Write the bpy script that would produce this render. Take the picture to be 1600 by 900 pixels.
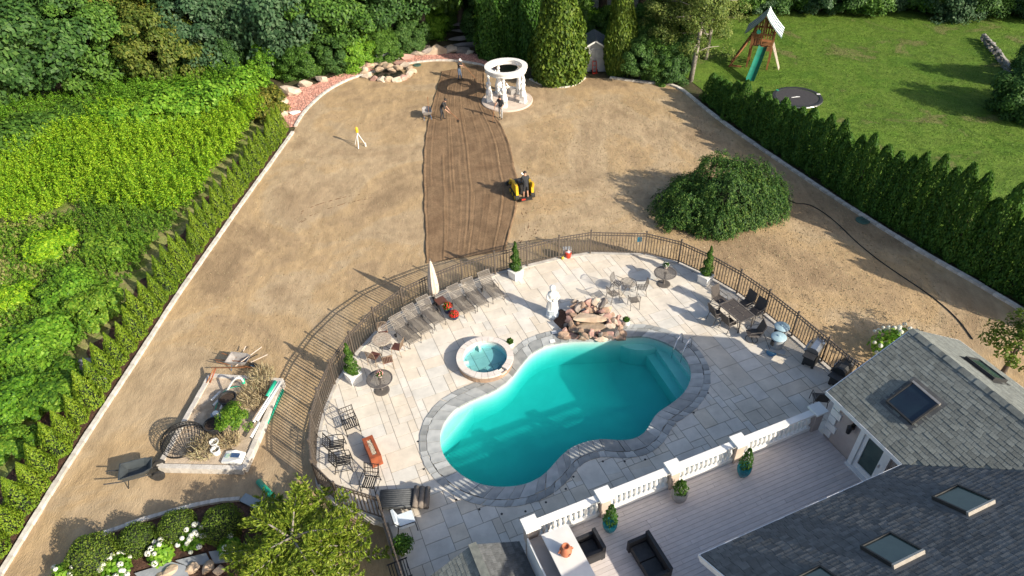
import bpy, bmesh, math, random
import numpy as np
from mathutils import Vector, Matrix

# ------------------------------------------------------------------ camera, sky, sun, exposure
SC = bpy.context.scene
for o in list(bpy.data.objects): bpy.data.objects.remove(o)
COL = SC.collection
FPX, PITCH, ROLL, CAMH = 1067.0, math.radians(39.7), math.radians(-2.2), 22.0
_f = Vector((0, math.cos(PITCH), -math.sin(PITCH)))
_u = Vector((0, math.sin(PITCH), math.cos(PITCH)))
_x = Vector((1, 0, 0))
CX = _x*math.cos(ROLL) + _u*math.sin(ROLL)
CU = _u*math.cos(ROLL) - _x*math.sin(ROLL)
CPOS = Vector((0, 0, CAMH))
cd = bpy.data.cameras.new('camera'); cam = bpy.data.objects.new('camera', cd); COL.objects.link(cam)
cd.sensor_width = 36; cd.lens = 36*FPX/1600; cd.clip_end = 1000; cd.clip_start = 0.5
cam.matrix_world = Matrix(((CX.x, CU.x, -_f.x, 0), (CX.y, CU.y, -_f.y, 0), (CX.z, CU.z, -_f.z, CAMH), (0, 0, 0, 1)))
SC.camera = cam
SC.render.resolution_x, SC.render.resolution_y = 1024, 576
SUN_AZ, SUN_EL = math.radians(127.5), math.radians(28)
wd = bpy.data.worlds.new('World'); SC.world = wd; wd.use_nodes = True
_n = wd.node_tree.nodes; _sky = _n.new('ShaderNodeTexSky'); _sky.sky_type = 'NISHITA'; _sky.sun_disc = False
_sky.sun_elevation = SUN_EL; _sky.sun_rotation = SUN_AZ; _sky.air_density = 1.0; _sky.dust_density = 2.2; _sky.ozone_density = 1.0
wd.node_tree.links.new(_sky.outputs[0], _n['Background'].inputs[0]); _n['Background'].inputs[1].default_value = 0.125
sd = bpy.data.lights.new('sun', 'SUN'); sun = bpy.data.objects.new('sun', sd); COL.objects.link(sun)
sd.energy = 5.0; sd.angle = math.radians(0.53); sd.color = (1.0, 0.91, 0.76)
SUND = Vector((-math.sin(SUN_AZ)*math.cos(SUN_EL), -math.cos(SUN_AZ)*math.cos(SUN_EL), -math.sin(SUN_EL)))
sun.rotation_euler = SUND.to_track_quat('-Z', 'Y').to_euler(); sun.location = (40, -30, 50)
SC.view_settings.view_transform = 'Standard'; SC.view_settings.look = 'None'
SC.view_settings.exposure = 0.56; SC.view_settings.gamma = 1; SC.view_settings.use_curve_mapping = False

# ------------------------------------------------------------------ helpers
YZ = -0.35                       # level of the dirt yard; the patio is 0
def g(px, py, z=0.0):            # photo pixel -> point on the level z
    d = _f + CX*((px-800)/FPX) - CU*((py-450)/FPX)
    return CPOS + d*((z-CAMH)/d.z)
def proj(p):                     # point -> photo pixel
    d = Vector(p)-CPOS; w = d.dot(_f); return 800+FPX*d.dot(CX)/w, 450-FPX*d.dot(CU)/w
TH = math.radians(68.7)
AX = Vector((math.sin(TH), math.cos(TH), 0)); BX = Vector((-math.cos(TH), math.sin(TH), 0))
HROT = math.atan2(AX.y, AX.x)
def W(a, b, z=0.0): return AX*a + BX*b + Vector((0, 0, z))
def toab(p): return (p.x*AX.x + p.y*AX.y, p.x*BX.x + p.y*BX.y)
R = random.Random(11); NR = np.random.default_rng(5)
PI = math.pi

def link(o, parent=None):
    COL.objects.link(o); o.parent = parent; return o
def tag(o, label, cat, group=None):
    o['label'] = label; o['category'] = cat
    if group: o['group'] = group
    return o
def thing(name, label, cat, loc=(0, 0, 0), rz=0, group=None):
    o = bpy.data.objects.new(name, None); o.empty_display_size = .2; link(o)
    o.location = loc; o.rotation_euler = (0, 0, rz); return tag(o, label, cat, group)
def struct(o): o['kind'] = 'structure'; return o
def stuff(o): o['kind'] = 'stuff'; return o
def put(name, me, mat=None, parent=None, loc=(0, 0, 0), rot=(0, 0, 0), sc=None):
    o = bpy.data.objects.new(name, me)
    if mat is not None and not me.materials: me.materials.append(mat)
    link(o, parent); o.location = loc; o.rotation_euler = rot
    if sc is not None: o.scale = (sc, sc, sc) if not hasattr(sc, '__len__') else sc
    return o
def dup(o, loc=None, rz=None, label=None, parent=None, sc=None, group=None):
    c = o.copy(); COL.objects.link(c); c.parent = parent
    if loc is not None: c.location = loc
    if rz is not None: c.rotation_euler = (0, 0, rz)
    if sc is not None: c.scale = (sc, sc, sc)
    if label: c['label'] = label
    if group: c['group'] = group
    for ch in o.children: dup(ch, parent=c)
    return c

class MB:
    def __init__(s): s.v = []; s.f = []; s.m = []
    def add(s, v, f, m=0):
        k = len(s.v); s.v += [tuple(p) for p in v]; s.f += [tuple(i+k for i in q) for q in f]; s.m += [m]*len(f); return s
    def box(s, c, d, rz=0, m=0, M=None, tap=1.0):
        x, y, z = d[0]/2, d[1]/2, d[2]/2
        P = [(-x, -y, -z), (x, -y, -z), (x, y, -z), (-x, y, -z)] + [(i*x*tap, j*y*tap, z) for i, j in ((-1, -1), (1, -1), (1, 1), (-1, 1))]
        Q = Matrix.Rotation(rz, 3, 'Z') if M is None else M
        P = [Q @ Vector(p) + Vector(c) for p in P]
        return s.add(P, [(3, 2, 1, 0), (4, 5, 6, 7), (0, 1, 5, 4), (1, 2, 6, 5), (2, 3, 7, 6), (3, 0, 4, 7)], m)
    def bar(s, p, q, w, h=None, m=0):          # rectangular bar from p to q
        p, q = Vector(p), Vector(q); h = h or w; d = q-p; L = d.length
        if L < 1e-6: return s
        z = d/L; up = Vector((0, 0, 1)) if abs(z.z) < .95 else Vector((0, 1, 0))
        x = up.cross(z).normalized(); y = z.cross(x)
        P = [b + x*(i*w/2) + y*(j*h/2) for b in (p, q) for i, j in ((-1, -1), (1, -1), (1, 1), (-1, 1))]
        return s.add(P, [(3, 2, 1, 0), (4, 5, 6, 7), (0, 1, 5, 4), (1, 2, 6, 5), (2, 3, 7, 6), (3, 0, 4, 7)], m)
    def tube(s, pts, r, n=8, m=0, cap=True):
        pts = [Vector(p) for p in pts]; k = len(pts)
        rr = r if hasattr(r, '__len__') else [r]*k
        V = []; px = None
        for i, p in enumerate(pts):
            d = (pts[min(i+1, k-1)] - pts[max(i-1, 0)]).normalized()
            if px is None:
                up = Vector((0, 0, 1)) if abs(d.z) < .9 else Vector((1, 0, 0)); px = up.cross(d).normalized()
            else: px = (px - d*px.dot(d)).normalized()
            py = d.cross(px)
            V += [p + (px*math.cos(2*PI*j/n) + py*math.sin(2*PI*j/n))*rr[i] for j in range(n)]
        Fc = [(i*n+j, i*n+(j+1) % n, (i+1)*n+(j+1) % n, (i+1)*n+j) for i in range(k-1) for j in range(n)]
        if cap: Fc += [tuple(range(n-1, -1, -1)), tuple((k-1)*n+j for j in range(n))]
        return s.add(V, Fc, m)
    def lathe(s, prof, n=16, c=(0, 0, 0), m=0, cap=True):
        c = Vector(c); k = len(prof)
        V = [c + Vector((r*math.cos(2*PI*j/n), r*math.sin(2*PI*j/n), z)) for r, z in prof for j in range(n)]
        Fc = [(i*n+j, i*n+(j+1) % n, (i+1)*n+(j+1) % n, (i+1)*n+j) for i in range(k-1) for j in range(n)]
        if cap: Fc += [tuple(range(n-1, -1, -1)), tuple((k-1)*n+j for j in range(n))]
        return s.add(V, Fc, m)
    def prism(s, poly, z0, z1, m=0):
        n = len(poly); V = [(p[0], p[1], z0) for p in poly] + [(p[0], p[1], z1) for p in poly]
        return s.add(V, [tuple(range(n-1, -1, -1)), tuple(range(n, 2*n))] + [(i, (i+1) % n, n+(i+1) % n, n+i) for i in range(n)], m)
    def strip(s, A, B, m=0):
        n = len(A); return s.add(list(A)+list(B), [(i, i+1, n+i+1, n+i) for i in range(n-1)], m)
    def rock(s, c, d, seed=0, m=0, rz=0, flat=.55, n=1):
        rr = random.Random(seed); bm = bmesh.new(); bmesh.ops.create_icosphere(bm, subdivisions=n, radius=1)
        Q = Matrix.Rotation(rz, 3, 'Z')
        pl = [(Vector((rr.uniform(-1, 1), rr.uniform(-1, 1), rr.uniform(-.6, 1))).normalized(), rr.uniform(.42, .72)) for _ in range(10)]
        V = []
        for v in bm.verts:
            p = v.co.copy()
            for nn, dd in pl:
                t = p.dot(nn)
                if t > dd: p -= nn*(t-dd)
            p *= rr.uniform(.96, 1.04)
            V.append(Q @ Vector((p.x*d[0]/2*1.45, p.y*d[1]/2*1.45, p.z*d[2]/2*1.45)) + Vector(c))
        Fc = [tuple(v.index for v in f.verts) for f in bm.faces]; bm.free()
        return s.add(V, Fc, m)
    def mesh(s, name, mats=None, smooth=False):
        me = bpy.data.meshes.new(name); me.from_pydata(s.v, [], s.f)
        if mats is not None:
            for mt in (mats if isinstance(mats, (list, tuple)) else [mats]): me.materials.append(mt)
        if any(s.m): me.polygons.foreach_set('material_index', s.m)
        if smooth: me.polygons.foreach_set('use_smooth', [True]*len(s.f))
        me.update(); return me
    def build(s, name, mats=None, parent=None, loc=(0, 0, 0), rz=0, smooth=False):
        return put(name, s.mesh(name, mats, smooth), None, parent, loc, (0, 0, rz))

def autosmooth(me, ang=40):
    me.polygons.foreach_set('use_smooth', [True]*len(me.polygons))
    try: me.set_sharp_from_angle(angle=math.radians(ang))
    except Exception: pass
    return me

# ---- materials
MATS = {}
def nt(name):
    m = bpy.data.materials.new(name); m.use_nodes = True; t = m.node_tree
    return m, t.nodes, t.links, t.nodes['Principled BSDF']
def mat(name, c1, c2=None, scale=8, rough=.7, metal=0, bump=0, bscale=None, spec=None, isl=0, detail=6, lo=.35, hi=.65, dist=.02):
    """base colour c1..c2 by noise, optional per-piece variation (isl) and bump"""
    if name in MATS: return MATS[name]
    m, N, L, B = nt(name)
    B.inputs['Roughness'].default_value = rough; B.inputs['Metallic'].default_value = metal
    if spec is not None: B.inputs['Specular IOR Level'].default_value = spec
    tc = N.new('ShaderNodeTexCoord'); c2 = c2 or tuple(x*.8 for x in c1)
    nz = N.new('ShaderNodeTexNoise'); nz.inputs['Scale'].default_value = scale; nz.inputs['Detail'].default_value = detail
    L.new(tc.outputs['Object'], nz.inputs['Vector'])
    rp = N.new('ShaderNodeValToRGB'); rp.color_ramp.elements[0].position = lo; rp.color_ramp.elements[1].position = hi
    rp.color_ramp.elements[0].color = (*c1, 1); rp.color_ramp.elements[1].color = (*c2, 1)
    L.new(nz.outputs[0], rp.inputs[0]); out = rp.outputs[0]
    if isl:
        oi = N.new('ShaderNodeObjectInfo'); ge = N.new('ShaderNodeNewGeometry')
        ad = N.new('ShaderNodeMath'); ad.operation = 'ADD'; L.new(oi.outputs['Random'], ad.inputs[0]); L.new(ge.outputs['Random Per Island'], ad.inputs[1])
        fr = N.new('ShaderNodeMath'); fr.operation = 'FRACT'; L.new(ad.outputs[0], fr.inputs[0])
        mr = N.new('ShaderNodeMapRange'); mr.inputs['To Min'].default_value = 1-isl; mr.inputs['To Max'].default_value = 1+isl; L.new(fr.outputs[0], mr.inputs[0])
        hs = N.new('ShaderNodeHueSaturation'); L.new(out, hs.inputs['Color']); L.new(mr.outputs[0], hs.inputs['Value']); out = hs.outputs[0]
    L.new(out, B.inputs['Base Color'])
    if bump:
        n2 = N.new('ShaderNodeTexNoise'); n2.inputs['Scale'].default_value = bscale or scale*4; n2.inputs['Detail'].default_value = 8
        L.new(tc.outputs['Object'], n2.inputs['Vector'])
        bp = N.new('ShaderNodeBump'); bp.inputs['Strength'].default_value = bump; bp.inputs['Distance'].default_value = dist
        L.new(n2.outputs[0], bp.inputs['Height']); L.new(bp.outputs[0], B.inputs['Normal'])
    MATS[name] = m; return m
def ramp_mat(name, cols, scale=.15, isl=.15, rough=.8, bump=.3, bscale=40, detail=8, fine=.35, fscale=6, dist=.05, stretch=None):
    """ground: broad patches of several colours, modulated by a fine noise"""
    m, N, L, B = nt(name); B.inputs['Roughness'].default_value = rough; B.inputs['Specular IOR Level'].default_value = .2
    tc = N.new('ShaderNodeTexCoord'); src = tc.outputs['Object']
    if stretch:
        mp = N.new('ShaderNodeMapping'); mp.inputs['Rotation'].default_value = (0, 0, stretch[0]); mp.inputs['Scale'].default_value = stretch[1]; L.new(src, mp.inputs[0]); src2 = mp.outputs[0]
    else: src2 = src
    n1 = N.new('ShaderNodeTexNoise'); n1.inputs['Scale'].default_value = scale; n1.inputs['Detail'].default_value = detail; n1.inputs['Roughness'].default_value = .62; n1.inputs['Distortion'].default_value = .6
    L.new(src, n1.inputs['Vector'])
    rp = N.new('ShaderNodeValToRGB'); e = rp.color_ramp.elements; k = len(cols)
    e[0].position = .37; e[0].color = (*cols[0], 1); e[1].position = .63; e[1].color = (*cols[-1], 1)
    for i in range(1, k-1):
        q = e.new(.37+.26*i/(k-1)); q.color = (*cols[i], 1)
    L.new(n1.outputs[0], rp.inputs[0])
    n2 = N.new('ShaderNodeTexNoise'); n2.inputs['Scale'].default_value = fscale; n2.inputs['Detail'].default_value = 10; n2.inputs['Roughness'].default_value = .7; L.new(src2, n2.inputs['Vector'])
    mr = N.new('ShaderNodeMapRange'); mr.inputs['From Min'].default_value = .3; mr.inputs['From Max'].default_value = .7; mr.inputs['To Min'].default_value = 1-fine; mr.inputs['To Max'].default_value = 1+fine; L.new(n2.outputs[0], mr.inputs[0])
    n4 = N.new('ShaderNodeTexNoise'); n4.inputs['Scale'].default_value = .75; n4.inputs['Detail'].default_value = 5; n4.inputs['Distortion'].default_value = 1.5; L.new(src2, n4.inputs['Vector'])
    m4 = N.new('ShaderNodeMapRange'); m4.inputs['From Min'].default_value = .35; m4.inputs['From Max'].default_value = .65; m4.inputs['To Min'].default_value = .84; m4.inputs['To Max'].default_value = 1.1; L.new(n4.outputs[0], m4.inputs[0])
    mm = N.new('ShaderNodeMath'); mm.operation = 'MULTIPLY'; L.new(mr.outputs[0], mm.inputs[0]); L.new(m4.outputs[0], mm.inputs[1])
    hs = N.new('ShaderNodeHueSaturation'); L.new(rp.outputs[0], hs.inputs['Color']); L.new(mm.outputs[0], hs.inputs['Value']); L.new(hs.outputs[0], B.inputs['Base Color'])
    n3 = N.new('ShaderNodeTexNoise'); n3.inputs['Scale'].default_value = bscale; n3.inputs['Detail'].default_value = 6; L.new(src2, n3.inputs['Vector'])
    ad = N.new('ShaderNodeMath'); ad.operation = 'ADD'; L.new(n3.outputs[0], ad.inputs[0]); L.new(n2.outputs[0], ad.inputs[1])
    bp = N.new('ShaderNodeBump'); bp.inputs['Strength'].default_value = bump; bp.inputs['Distance'].default_value = dist; L.new(ad.outputs[0], bp.inputs['Height']); L.new(bp.outputs[0], B.inputs['Normal'])
    MATS[name] = m; return m
def leaf_mat(name, cols, patch=.5, pamt=.35, trans=.3, rough=.55):
    m, N, L, B = nt(name); B.inputs['Roughness'].default_value = rough; B.inputs['Specular IOR Level'].default_value = .25
    ge = N.new('ShaderNodeNewGeometry'); tc = N.new('ShaderNodeTexCoord'); oi = N.new('ShaderNodeObjectInfo')
    nz = N.new('ShaderNodeTexNoise'); nz.inputs['Scale'].default_value = patch; nz.inputs['Detail'].default_value = 3; L.new(ge.outputs['Position'], nz.inputs['Vector'])
    mx = N.new('ShaderNodeMath'); mx.operation = 'MULTIPLY_ADD'; mx.inputs[1].default_value = 1.6*pamt; mx.inputs[2].default_value = -.8*pamt; L.new(nz.outputs[0], mx.inputs[0])
    ad = N.new('ShaderNodeMath'); ad.operation = 'ADD'; L.new(ge.outputs['Random Per Island'], ad.inputs[0]); L.new(mx.outputs[0], ad.inputs[1])
    o2 = N.new('ShaderNodeMath'); o2.operation = 'MULTIPLY_ADD'; o2.inputs[1].default_value = .3; o2.inputs[2].default_value = -.15; L.new(oi.outputs['Random'], o2.inputs[0])
    a2 = N.new('ShaderNodeMath'); a2.operation = 'ADD'; L.new(ad.outputs[0], a2.inputs[0]); L.new(o2.outputs[0], a2.inputs[1])
    rp = N.new('ShaderNodeValToRGB'); e = rp.color_ramp.elements; k = len(cols)
    e[0].position = 0; e[0].color = (*cols[0], 1); e[1].position = 1; e[1].color = (*cols[-1], 1)
    for i in range(1, k-1):
        q = e.new(i/(k-1)); q.color = (*cols[i], 1)
    L.new(a2.outputs[0], rp.inputs[0]); L.new(rp.outputs[0], B.inputs['Base Color'])
    tr = N.new('ShaderNodeBsdfTranslucent'); L.new(rp.outputs[0], tr.inputs['Color'])
    ms = N.new('ShaderNodeMixShader'); ms.inputs[0].default_value = trans; L.new(B.outputs[0], ms.inputs[1]); L.new(tr.outputs[0], ms.inputs[2])
    L.new(ms.outputs[0], N['Material Output'].inputs['Surface']); MATS[name] = m; return m

# ---- leaf geometry (numpy)
def unit(a): return a/np.maximum(np.linalg.norm(a, axis=-1, keepdims=True), 1e-9)
def leaves(name, C, Nn, ln, wd, D=None, rng=NR):
    """one rhombic leaf per point: C centres, Nn normals, ln/wd length and width, D preferred long direction"""
    n = len(C); Nn = unit(Nn)
    if D is None: D = rng.normal(size=(n, 3))
    T = unit(D - Nn*np.sum(D*Nn, 1, keepdims=True)); S = np.cross(Nn, T)
    ln = np.broadcast_to(np.asarray(ln, float).reshape(-1, 1), (n, 1)); wd = np.broadcast_to(np.asarray(wd, float).reshape(-1, 1), (n, 1))
    V = np.empty((n, 4, 3)); bend = Nn*ln*.12
    V[:, 0] = C - T*ln*.5 - bend; V[:, 1] = C + S*wd*.5 - T*ln*.05; V[:, 2] = C + T*ln*.5 - bend; V[:, 3] = C - S*wd*.5 - T*ln*.05
    return quads(name, V.reshape(-1, 3))
def quads(name, V):
    n = len(V)//4; me = bpy.data.meshes.new(name); me.vertices.add(n*4); me.vertices.foreach_set('co', np.ascontiguousarray(V, dtype=np.float32).ravel())
    me.loops.add(n*4); me.loops.foreach_set('vertex_index', np.arange(n*4, dtype=np.int32))
    me.polygons.add(n); me.polygons.foreach_set('loop_start', np.arange(0, n*4, 4, dtype=np.int32)); me.polygons.foreach_set('loop_total', np.full(n, 4, dtype=np.int32))
    me.update(calc_edges=True); return me
def sph(n, rng=NR, zmin=-1.0):
    v = unit(rng.normal(size=(n*4, 3))); v = v[v[:, 2] >= zmin]
    while len(v) < n:
        w = unit(rng.normal(size=(n*4, 3))); v = np.concatenate([v, w[w[:, 2] >= zmin]])
    return v[:n]
def crown(name, seed, clumps=70, per=170, leaf=.075, flat=.8, shell=(.55, .95), cr=(.2, .34), zmin=-.45, droop=0.0, asp=.6):
    """unit-radius leafy crown: clumps of leaves with gaps between them"""
    rng = np.random.default_rng(seed); d = sph(clumps, rng, zmin); r = rng.uniform(*shell, size=(clumps, 1))
    lump = 1+.16*np.sin(d[:, :1]*5+seed)+.12*np.sin(d[:, 1:2]*7+seed*2)
    cc = d*r*lump*np.array([1, 1, flat]); rad = rng.uniform(*cr, size=clumps)
    k = np.repeat(np.arange(clumps), per); q = sph(clumps*per, rng, -.5)
    rr = rng.uniform(.6, 1.08, size=(len(k), 1))*rad[k][:, None]
    C = cc[k] + q*rr*np.array([1, 1, .75])
    Nn = q*.8 + d[k]*.5 + np.array([0, 0, .5]) + rng.normal(size=(len(k), 3))*.45
    D = rng.normal(size=(len(k), 3)) + np.array([0, 0, -droop])
    L = leaf*rng.uniform(.7, 1.35, size=len(k))
    return leaves(name, C, Nn, L, L*asp, D, rng)
def cone_tree(name, seed, n=2500, h=1.0, r=.17, leaf=.05, power=.75, rag=.12, up=1.2, asp=.45, base=.02, lobes=5, tight=.72):
    """upright conifer of vertical sprays"""
    rng = np.random.default_rng(seed); t = rng.uniform(0, 1, n)**1.25; a = rng.uniform(0, 2*PI, n)
    prof = np.where(t < .15, .75+t/.15*.25, (1-(t-.15)/.85)**power)
    ph = rng.uniform(0, 6.28)
    R0 = r*prof*(1+rag*np.sin(lobes*a+7*t+ph)+rag*.8*np.sin(3*a-15*t+ph*2))*rng.uniform(tight, 1.08, n) + .008
    C = np.stack([R0*np.cos(a), R0*np.sin(a), base+t*(h-base)+rng.normal(size=n)*.012*h], 1)
    rad = np.stack([np.cos(a), np.sin(a), np.full(n, .35)], 1)
    Nn = rad + rng.normal(size=(n, 3))*.5; D = np.stack([np.cos(a)*.35, np.sin(a)*.35, np.full(n, up)], 1) + rng.normal(size=(n, 3))*.35
    L = leaf*rng.uniform(.6, 1.5, n); return leaves(name, C, Nn, L, L*asp, D, rng)
def ball(name, seed, n=3000, leaf=.06, rag=.05, zmin=-.75, asp=.6, inner=.85):
    rng = np.random.default_rng(seed); q = sph(n, rng, zmin)
    R0 = 1+rag*np.sin(q[:, 0]*6+seed)+rag*np.sin(q[:, 1]*7+2*seed)+rag*np.sin(q[:, 2]*8)
    C = q*(R0*rng.uniform(inner, 1.03, n))[:, None]; L = leaf*rng.uniform(.7, 1.4, n)
    return leaves(name, C, q+rng.normal(size=(n, 3))*.55, L, L*asp, None, rng)
def trunk_mesh(name, seed, h, r, limbs=4, spread=.5, lean=0.0):
    rr = random.Random(seed); m = MB(); top = Vector((lean*h, 0, h))
    pts = [Vector((0, 0, -.1)) + top*t + Vector((rr.uniform(-.03, .03)*h*t, rr.uniform(-.03, .03)*h*t, 0)) for t in (0, .15, .35, .6, .8, 1)]
    m.tube(pts, [r*1.35, r, r*.85, r*.6, r*.42, r*.15], 8)
    for i in range(limbs):
        t = .35+.55*(i+.5)/limbs; b = top*t; a = rr.uniform(0, 6.28)+i*2.4; L = spread*h*(1.15-t)
        e = b + Vector((math.cos(a)*L, math.sin(a)*L, L*.75)); m.tube([b, b.lerp(e, .5)+Vector((0, 0, -.05*L)), e], [r*.4, r*.26, r*.08], 6)
    return m.mesh(name, None, True)

# ---- polygon helpers
def smooth_loop(P, it=2):
    for _ in range(it):
        Q = []
        for i in range(len(P)):
            a, b = P[i], P[(i+1) % len(P)]; Q += [a.lerp(b, .25), a.lerp(b, .75)]
        P = Q
    return P
def smooth_open(P, it=2):
    for _ in range(it):
        Q = [P[0]]
        for i in range(len(P)-1): Q += [P[i].lerp(P[i+1], .25), P[i].lerp(P[i+1], .75)]
        P = Q+[P[-1]]
    return P
def resample(P, n, closed=False):
    P = list(P)+([P[0]] if closed else []); S = [0]
    for i in range(1, len(P)): S.append(S[-1]+(P[i]-P[i-1]).length)
    out = []; k = n if closed else n-1; j = 0
    for i in range(n):
        s = S[-1]*i/k
        while j < len(S)-2 and S[j+1] < s: j += 1
        t = (s-S[j])/max(S[j+1]-S[j], 1e-9); out.append(P[j].lerp(P[j+1], t))
    return out
def length(P, closed=False):
    P = list(P)+([P[0]] if closed else []); return sum((P[i+1]-P[i]).length for i in range(len(P)-1))
def area(P): return sum(P[i][0]*P[(i+1) % len(P)][1]-P[(i+1) % len(P)][0]*P[i][1] for i in range(len(P)))/2
def clip(P, n, d):               # keep points with n.p <= d
    out = []
    for i in range(len(P)):
        a, b = P[i], P[(i+1) % len(P)]; da = a[0]*n[0]+a[1]*n[1]-d; db = b[0]*n[0]+b[1]*n[1]-d
        if da <= 0: out.append(a)
        if (da < 0 < db) or (db < 0 < da): t = da/(da-db); out.append((a[0]+(b[0]-a[0])*t, a[1]+(b[1]-a[1])*t))
    return out
def clip_convex(P, C):           # C convex, counter-clockwise
    for i in range(len(C)):
        a, b = C[i], C[(i+1) % len(C)]; n = (b[1]-a[1], -(b[0]-a[0])); P = clip(P, n, n[0]*a[0]+n[1]*a[1])
        if len(P) < 3: return []
    return P
def inside(p, P):
    c = False
    for i in range(len(P)):
        a, b = P[i], P[i-1]
        if (a[1] > p[1]) != (b[1] > p[1]) and p[0] < (b[0]-a[0])*(p[1]-a[1])/(b[1]-a[1])+a[0]: c = not c
    return c
def offset_loop(P, d):           # outward offset of a counter-clockwise loop
    n = len(P); Q = []
    for i in range(n):
        t = (P[(i+1) % n]-P[i-1]); t.z = 0; t.normalize(); Q.append(P[i]+Vector((t.y, -t.x, 0))*d)
    return Q
def inset(P, d):                 # inset a convex ccw 2D polygon
    Q = P
    for i in range(len(P)):
        a, b = P[i], P[(i+1) % len(P)]; n = (b[1]-a[1], -(b[0]-a[0])); L = math.hypot(*n)
        if L < 1e-5: continue
        Q = clip(Q, n, n[0]*a[0]+n[1]*a[1]-d*L)
        if len(Q) < 3: return []
    R_ = []
    for p in Q:
        if not R_ or math.hypot(p[0]-R_[-1][0], p[1]-R_[-1][1]) > .004: R_.append(p)
    return R_
def sheet(name, P, z, m, n_tri=True):
    bm = bmesh.new(); vs = [bm.verts.new((p[0], p[1], z)) for p in P]; fc = bm.faces.new(vs); fc.normal_update()
    if fc.normal.z < 0: fc.normal_flip()
    bmesh.ops.triangulate(bm, faces=bm.faces[:]); me = bpy.data.meshes.new(name); bm.to_mesh(me); bm.free()
    return struct(put(name, me, m))
# ------------------------------------------------------------------ materials
M_dirt = ramp_mat('dry_dirt', [(.32, .23, .138), (.385, .282, .172), (.42, .315, .195), (.425, .30, .165), (.385, .275, .16), (.30, .212, .125)], scale=.11, fine=.17, fscale=3.2, bump=.6, bscale=22, dist=.05, stretch=(.5, (1, .45, 1)))
M_soil = ramp_mat('raked_soil', [(.19, .12, .068), (.24, .157, .09), (.175, .112, .064)], scale=.5, fine=.22, fscale=9, bump=.6, bscale=50, dist=.03)
M_forest = ramp_mat('forest_floor', [(.05, .045, .028), (.085, .07, .04), (.045, .06, .02)], scale=.4, fine=.4, bump=.6, bscale=12)
M_lawn = ramp_mat('lawn_grass', [(.075, .15, .016), (.10, .185, .02), (.125, .20, .028), (.085, .16, .018), (.16, .17, .055)], scale=.22, fine=.4, fscale=7, bump=.8, bscale=30, dist=.08)
M_wild = ramp_mat('wild_grass', [(.13, .2, .035), (.22, .26, .07), (.3, .28, .12), (.17, .23, .045)], scale=.3, fine=.4, fscale=5, bump=.8, bscale=25)
M_mulch = ramp_mat('brown_mulch', [(.07, .04, .028), (.12, .065, .045), (.05, .03, .022)], scale=2, fine=.5, fscale=14, bump=.8, bscale=40)
M_pinkg = ramp_mat('pink_gravel', [(.42, .22, .17), (.5, .29, .23), (.36, .17, .13)], scale=1.5, fine=.35, fscale=14, bump=.7, bscale=30)
M_sand = ramp_mat('bed_sand', [(.45, .35, .25), (.52, .42, .31), (.38, .29, .2)], scale=.8, fine=.2, bump=.4)
M_kerb = mat('kerb_concrete', (.62, .58, .52), (.44, .40, .35), 3, .85, bump=.3, isl=.12)
M_tile = None
def tile_mat():
    m, N, L, B = nt('patio_stone'); B.inputs['Roughness'].default_value = .75; B.inputs['Specular IOR Level'].default_value = .25
    oi = N.new('ShaderNodeObjectInfo'); ge = N.new('ShaderNodeNewGeometry'); ad = N.new('ShaderNodeMath'); ad.operation = 'ADD'
    L.new(oi.outputs['Random'], ad.inputs[0]); L.new(ge.outputs['Random Per Island'], ad.inputs[1]); fr = N.new('ShaderNodeMath'); fr.operation = 'FRACT'; L.new(ad.outputs[0], fr.inputs[0])
    rp = N.new('ShaderNodeValToRGB'); e = rp.color_ramp.elements; cols = [(.67, .605, .51), (.69, .63, .54), (.67, .62, .55), (.68, .60, .49), (.70, .65, .575), (.65, .575, .475), (.685, .62, .53), (.65, .615, .55)]
    rp.color_ramp.interpolation = 'CONSTANT'
    e[0].position = 0; e[0].color = (*cols[0], 1); e[1].position = 1/8; e[1].color = (*cols[1], 1)
    for i in range(2, 8): q = e.new(i/8); q.color = (*cols[i], 1)
    L.new(fr.outputs[0], rp.inputs[0])
    nz = N.new('ShaderNodeTexNoise'); nz.inputs['Scale'].default_value = 1.3; nz.inputs['Detail'].default_value = 7; nz.inputs['Roughness'].default_value = .65; L.new(ge.outputs['Position'], nz.inputs['Vector'])
    mr = N.new('ShaderNodeMapRange'); mr.inputs['From Min'].default_value = .3; mr.inputs['From Max'].default_value = .7; mr.inputs['To Min'].default_value = .80; mr.inputs['To Max'].default_value = 1.10; L.new(nz.outputs[0], mr.inputs[0])
    hs = N.new('ShaderNodeHueSaturation'); L.new(rp.outputs[0], hs.inputs['Color']); L.new(mr.outputs[0], hs.inputs['Value']); L.new(hs.outputs[0], B.inputs['Base Color'])
    n3 = N.new('ShaderNodeTexNoise'); n3.inputs['Scale'].default_value = 18; n3.inputs['Detail'].default_value = 6; L.new(ge.outputs['Position'], n3.inputs['Vector'])
    bp = N.new('ShaderNodeBump'); bp.inputs['Strength'].default_value = .15; bp.inputs['Distance'].default_value = .02; L.new(n3.outputs[0], bp.inputs['Height']); L.new(bp.outputs[0], B.inputs['Normal'])
    return m
M_tile = tile_mat()
M_mortar = mat('mortar', (.30, .27, .23), (.22, .2, .17), 6, .95)
M_cope = mat('coping_stone', (.40, .405, .39), (.285, .295, .29), 2.2, .7, isl=.28, bump=.25, bscale=14, dist=.02)
M_plaster = mat('pool_plaster', (.70, .73, .68), (.64, .68, .63), 1.5, .6)
M_white = mat('white_paint', (.80, .79, .76), (.72, .71, .68), 2.5, .5, bump=.05)
M_whitest = mat('white_cast_stone', (.82, .80, .76), (.68, .66, .62), 5, .7, bump=.15, bscale=12)
M_iron = mat('black_iron', (.018, .017, .017), (.03, .027, .025), 20, .45, .3)
M_bronze = mat('bronze_fence_paint', (.12, .098, .08), (.16, .13, .105), 8, .42, .35)
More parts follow.
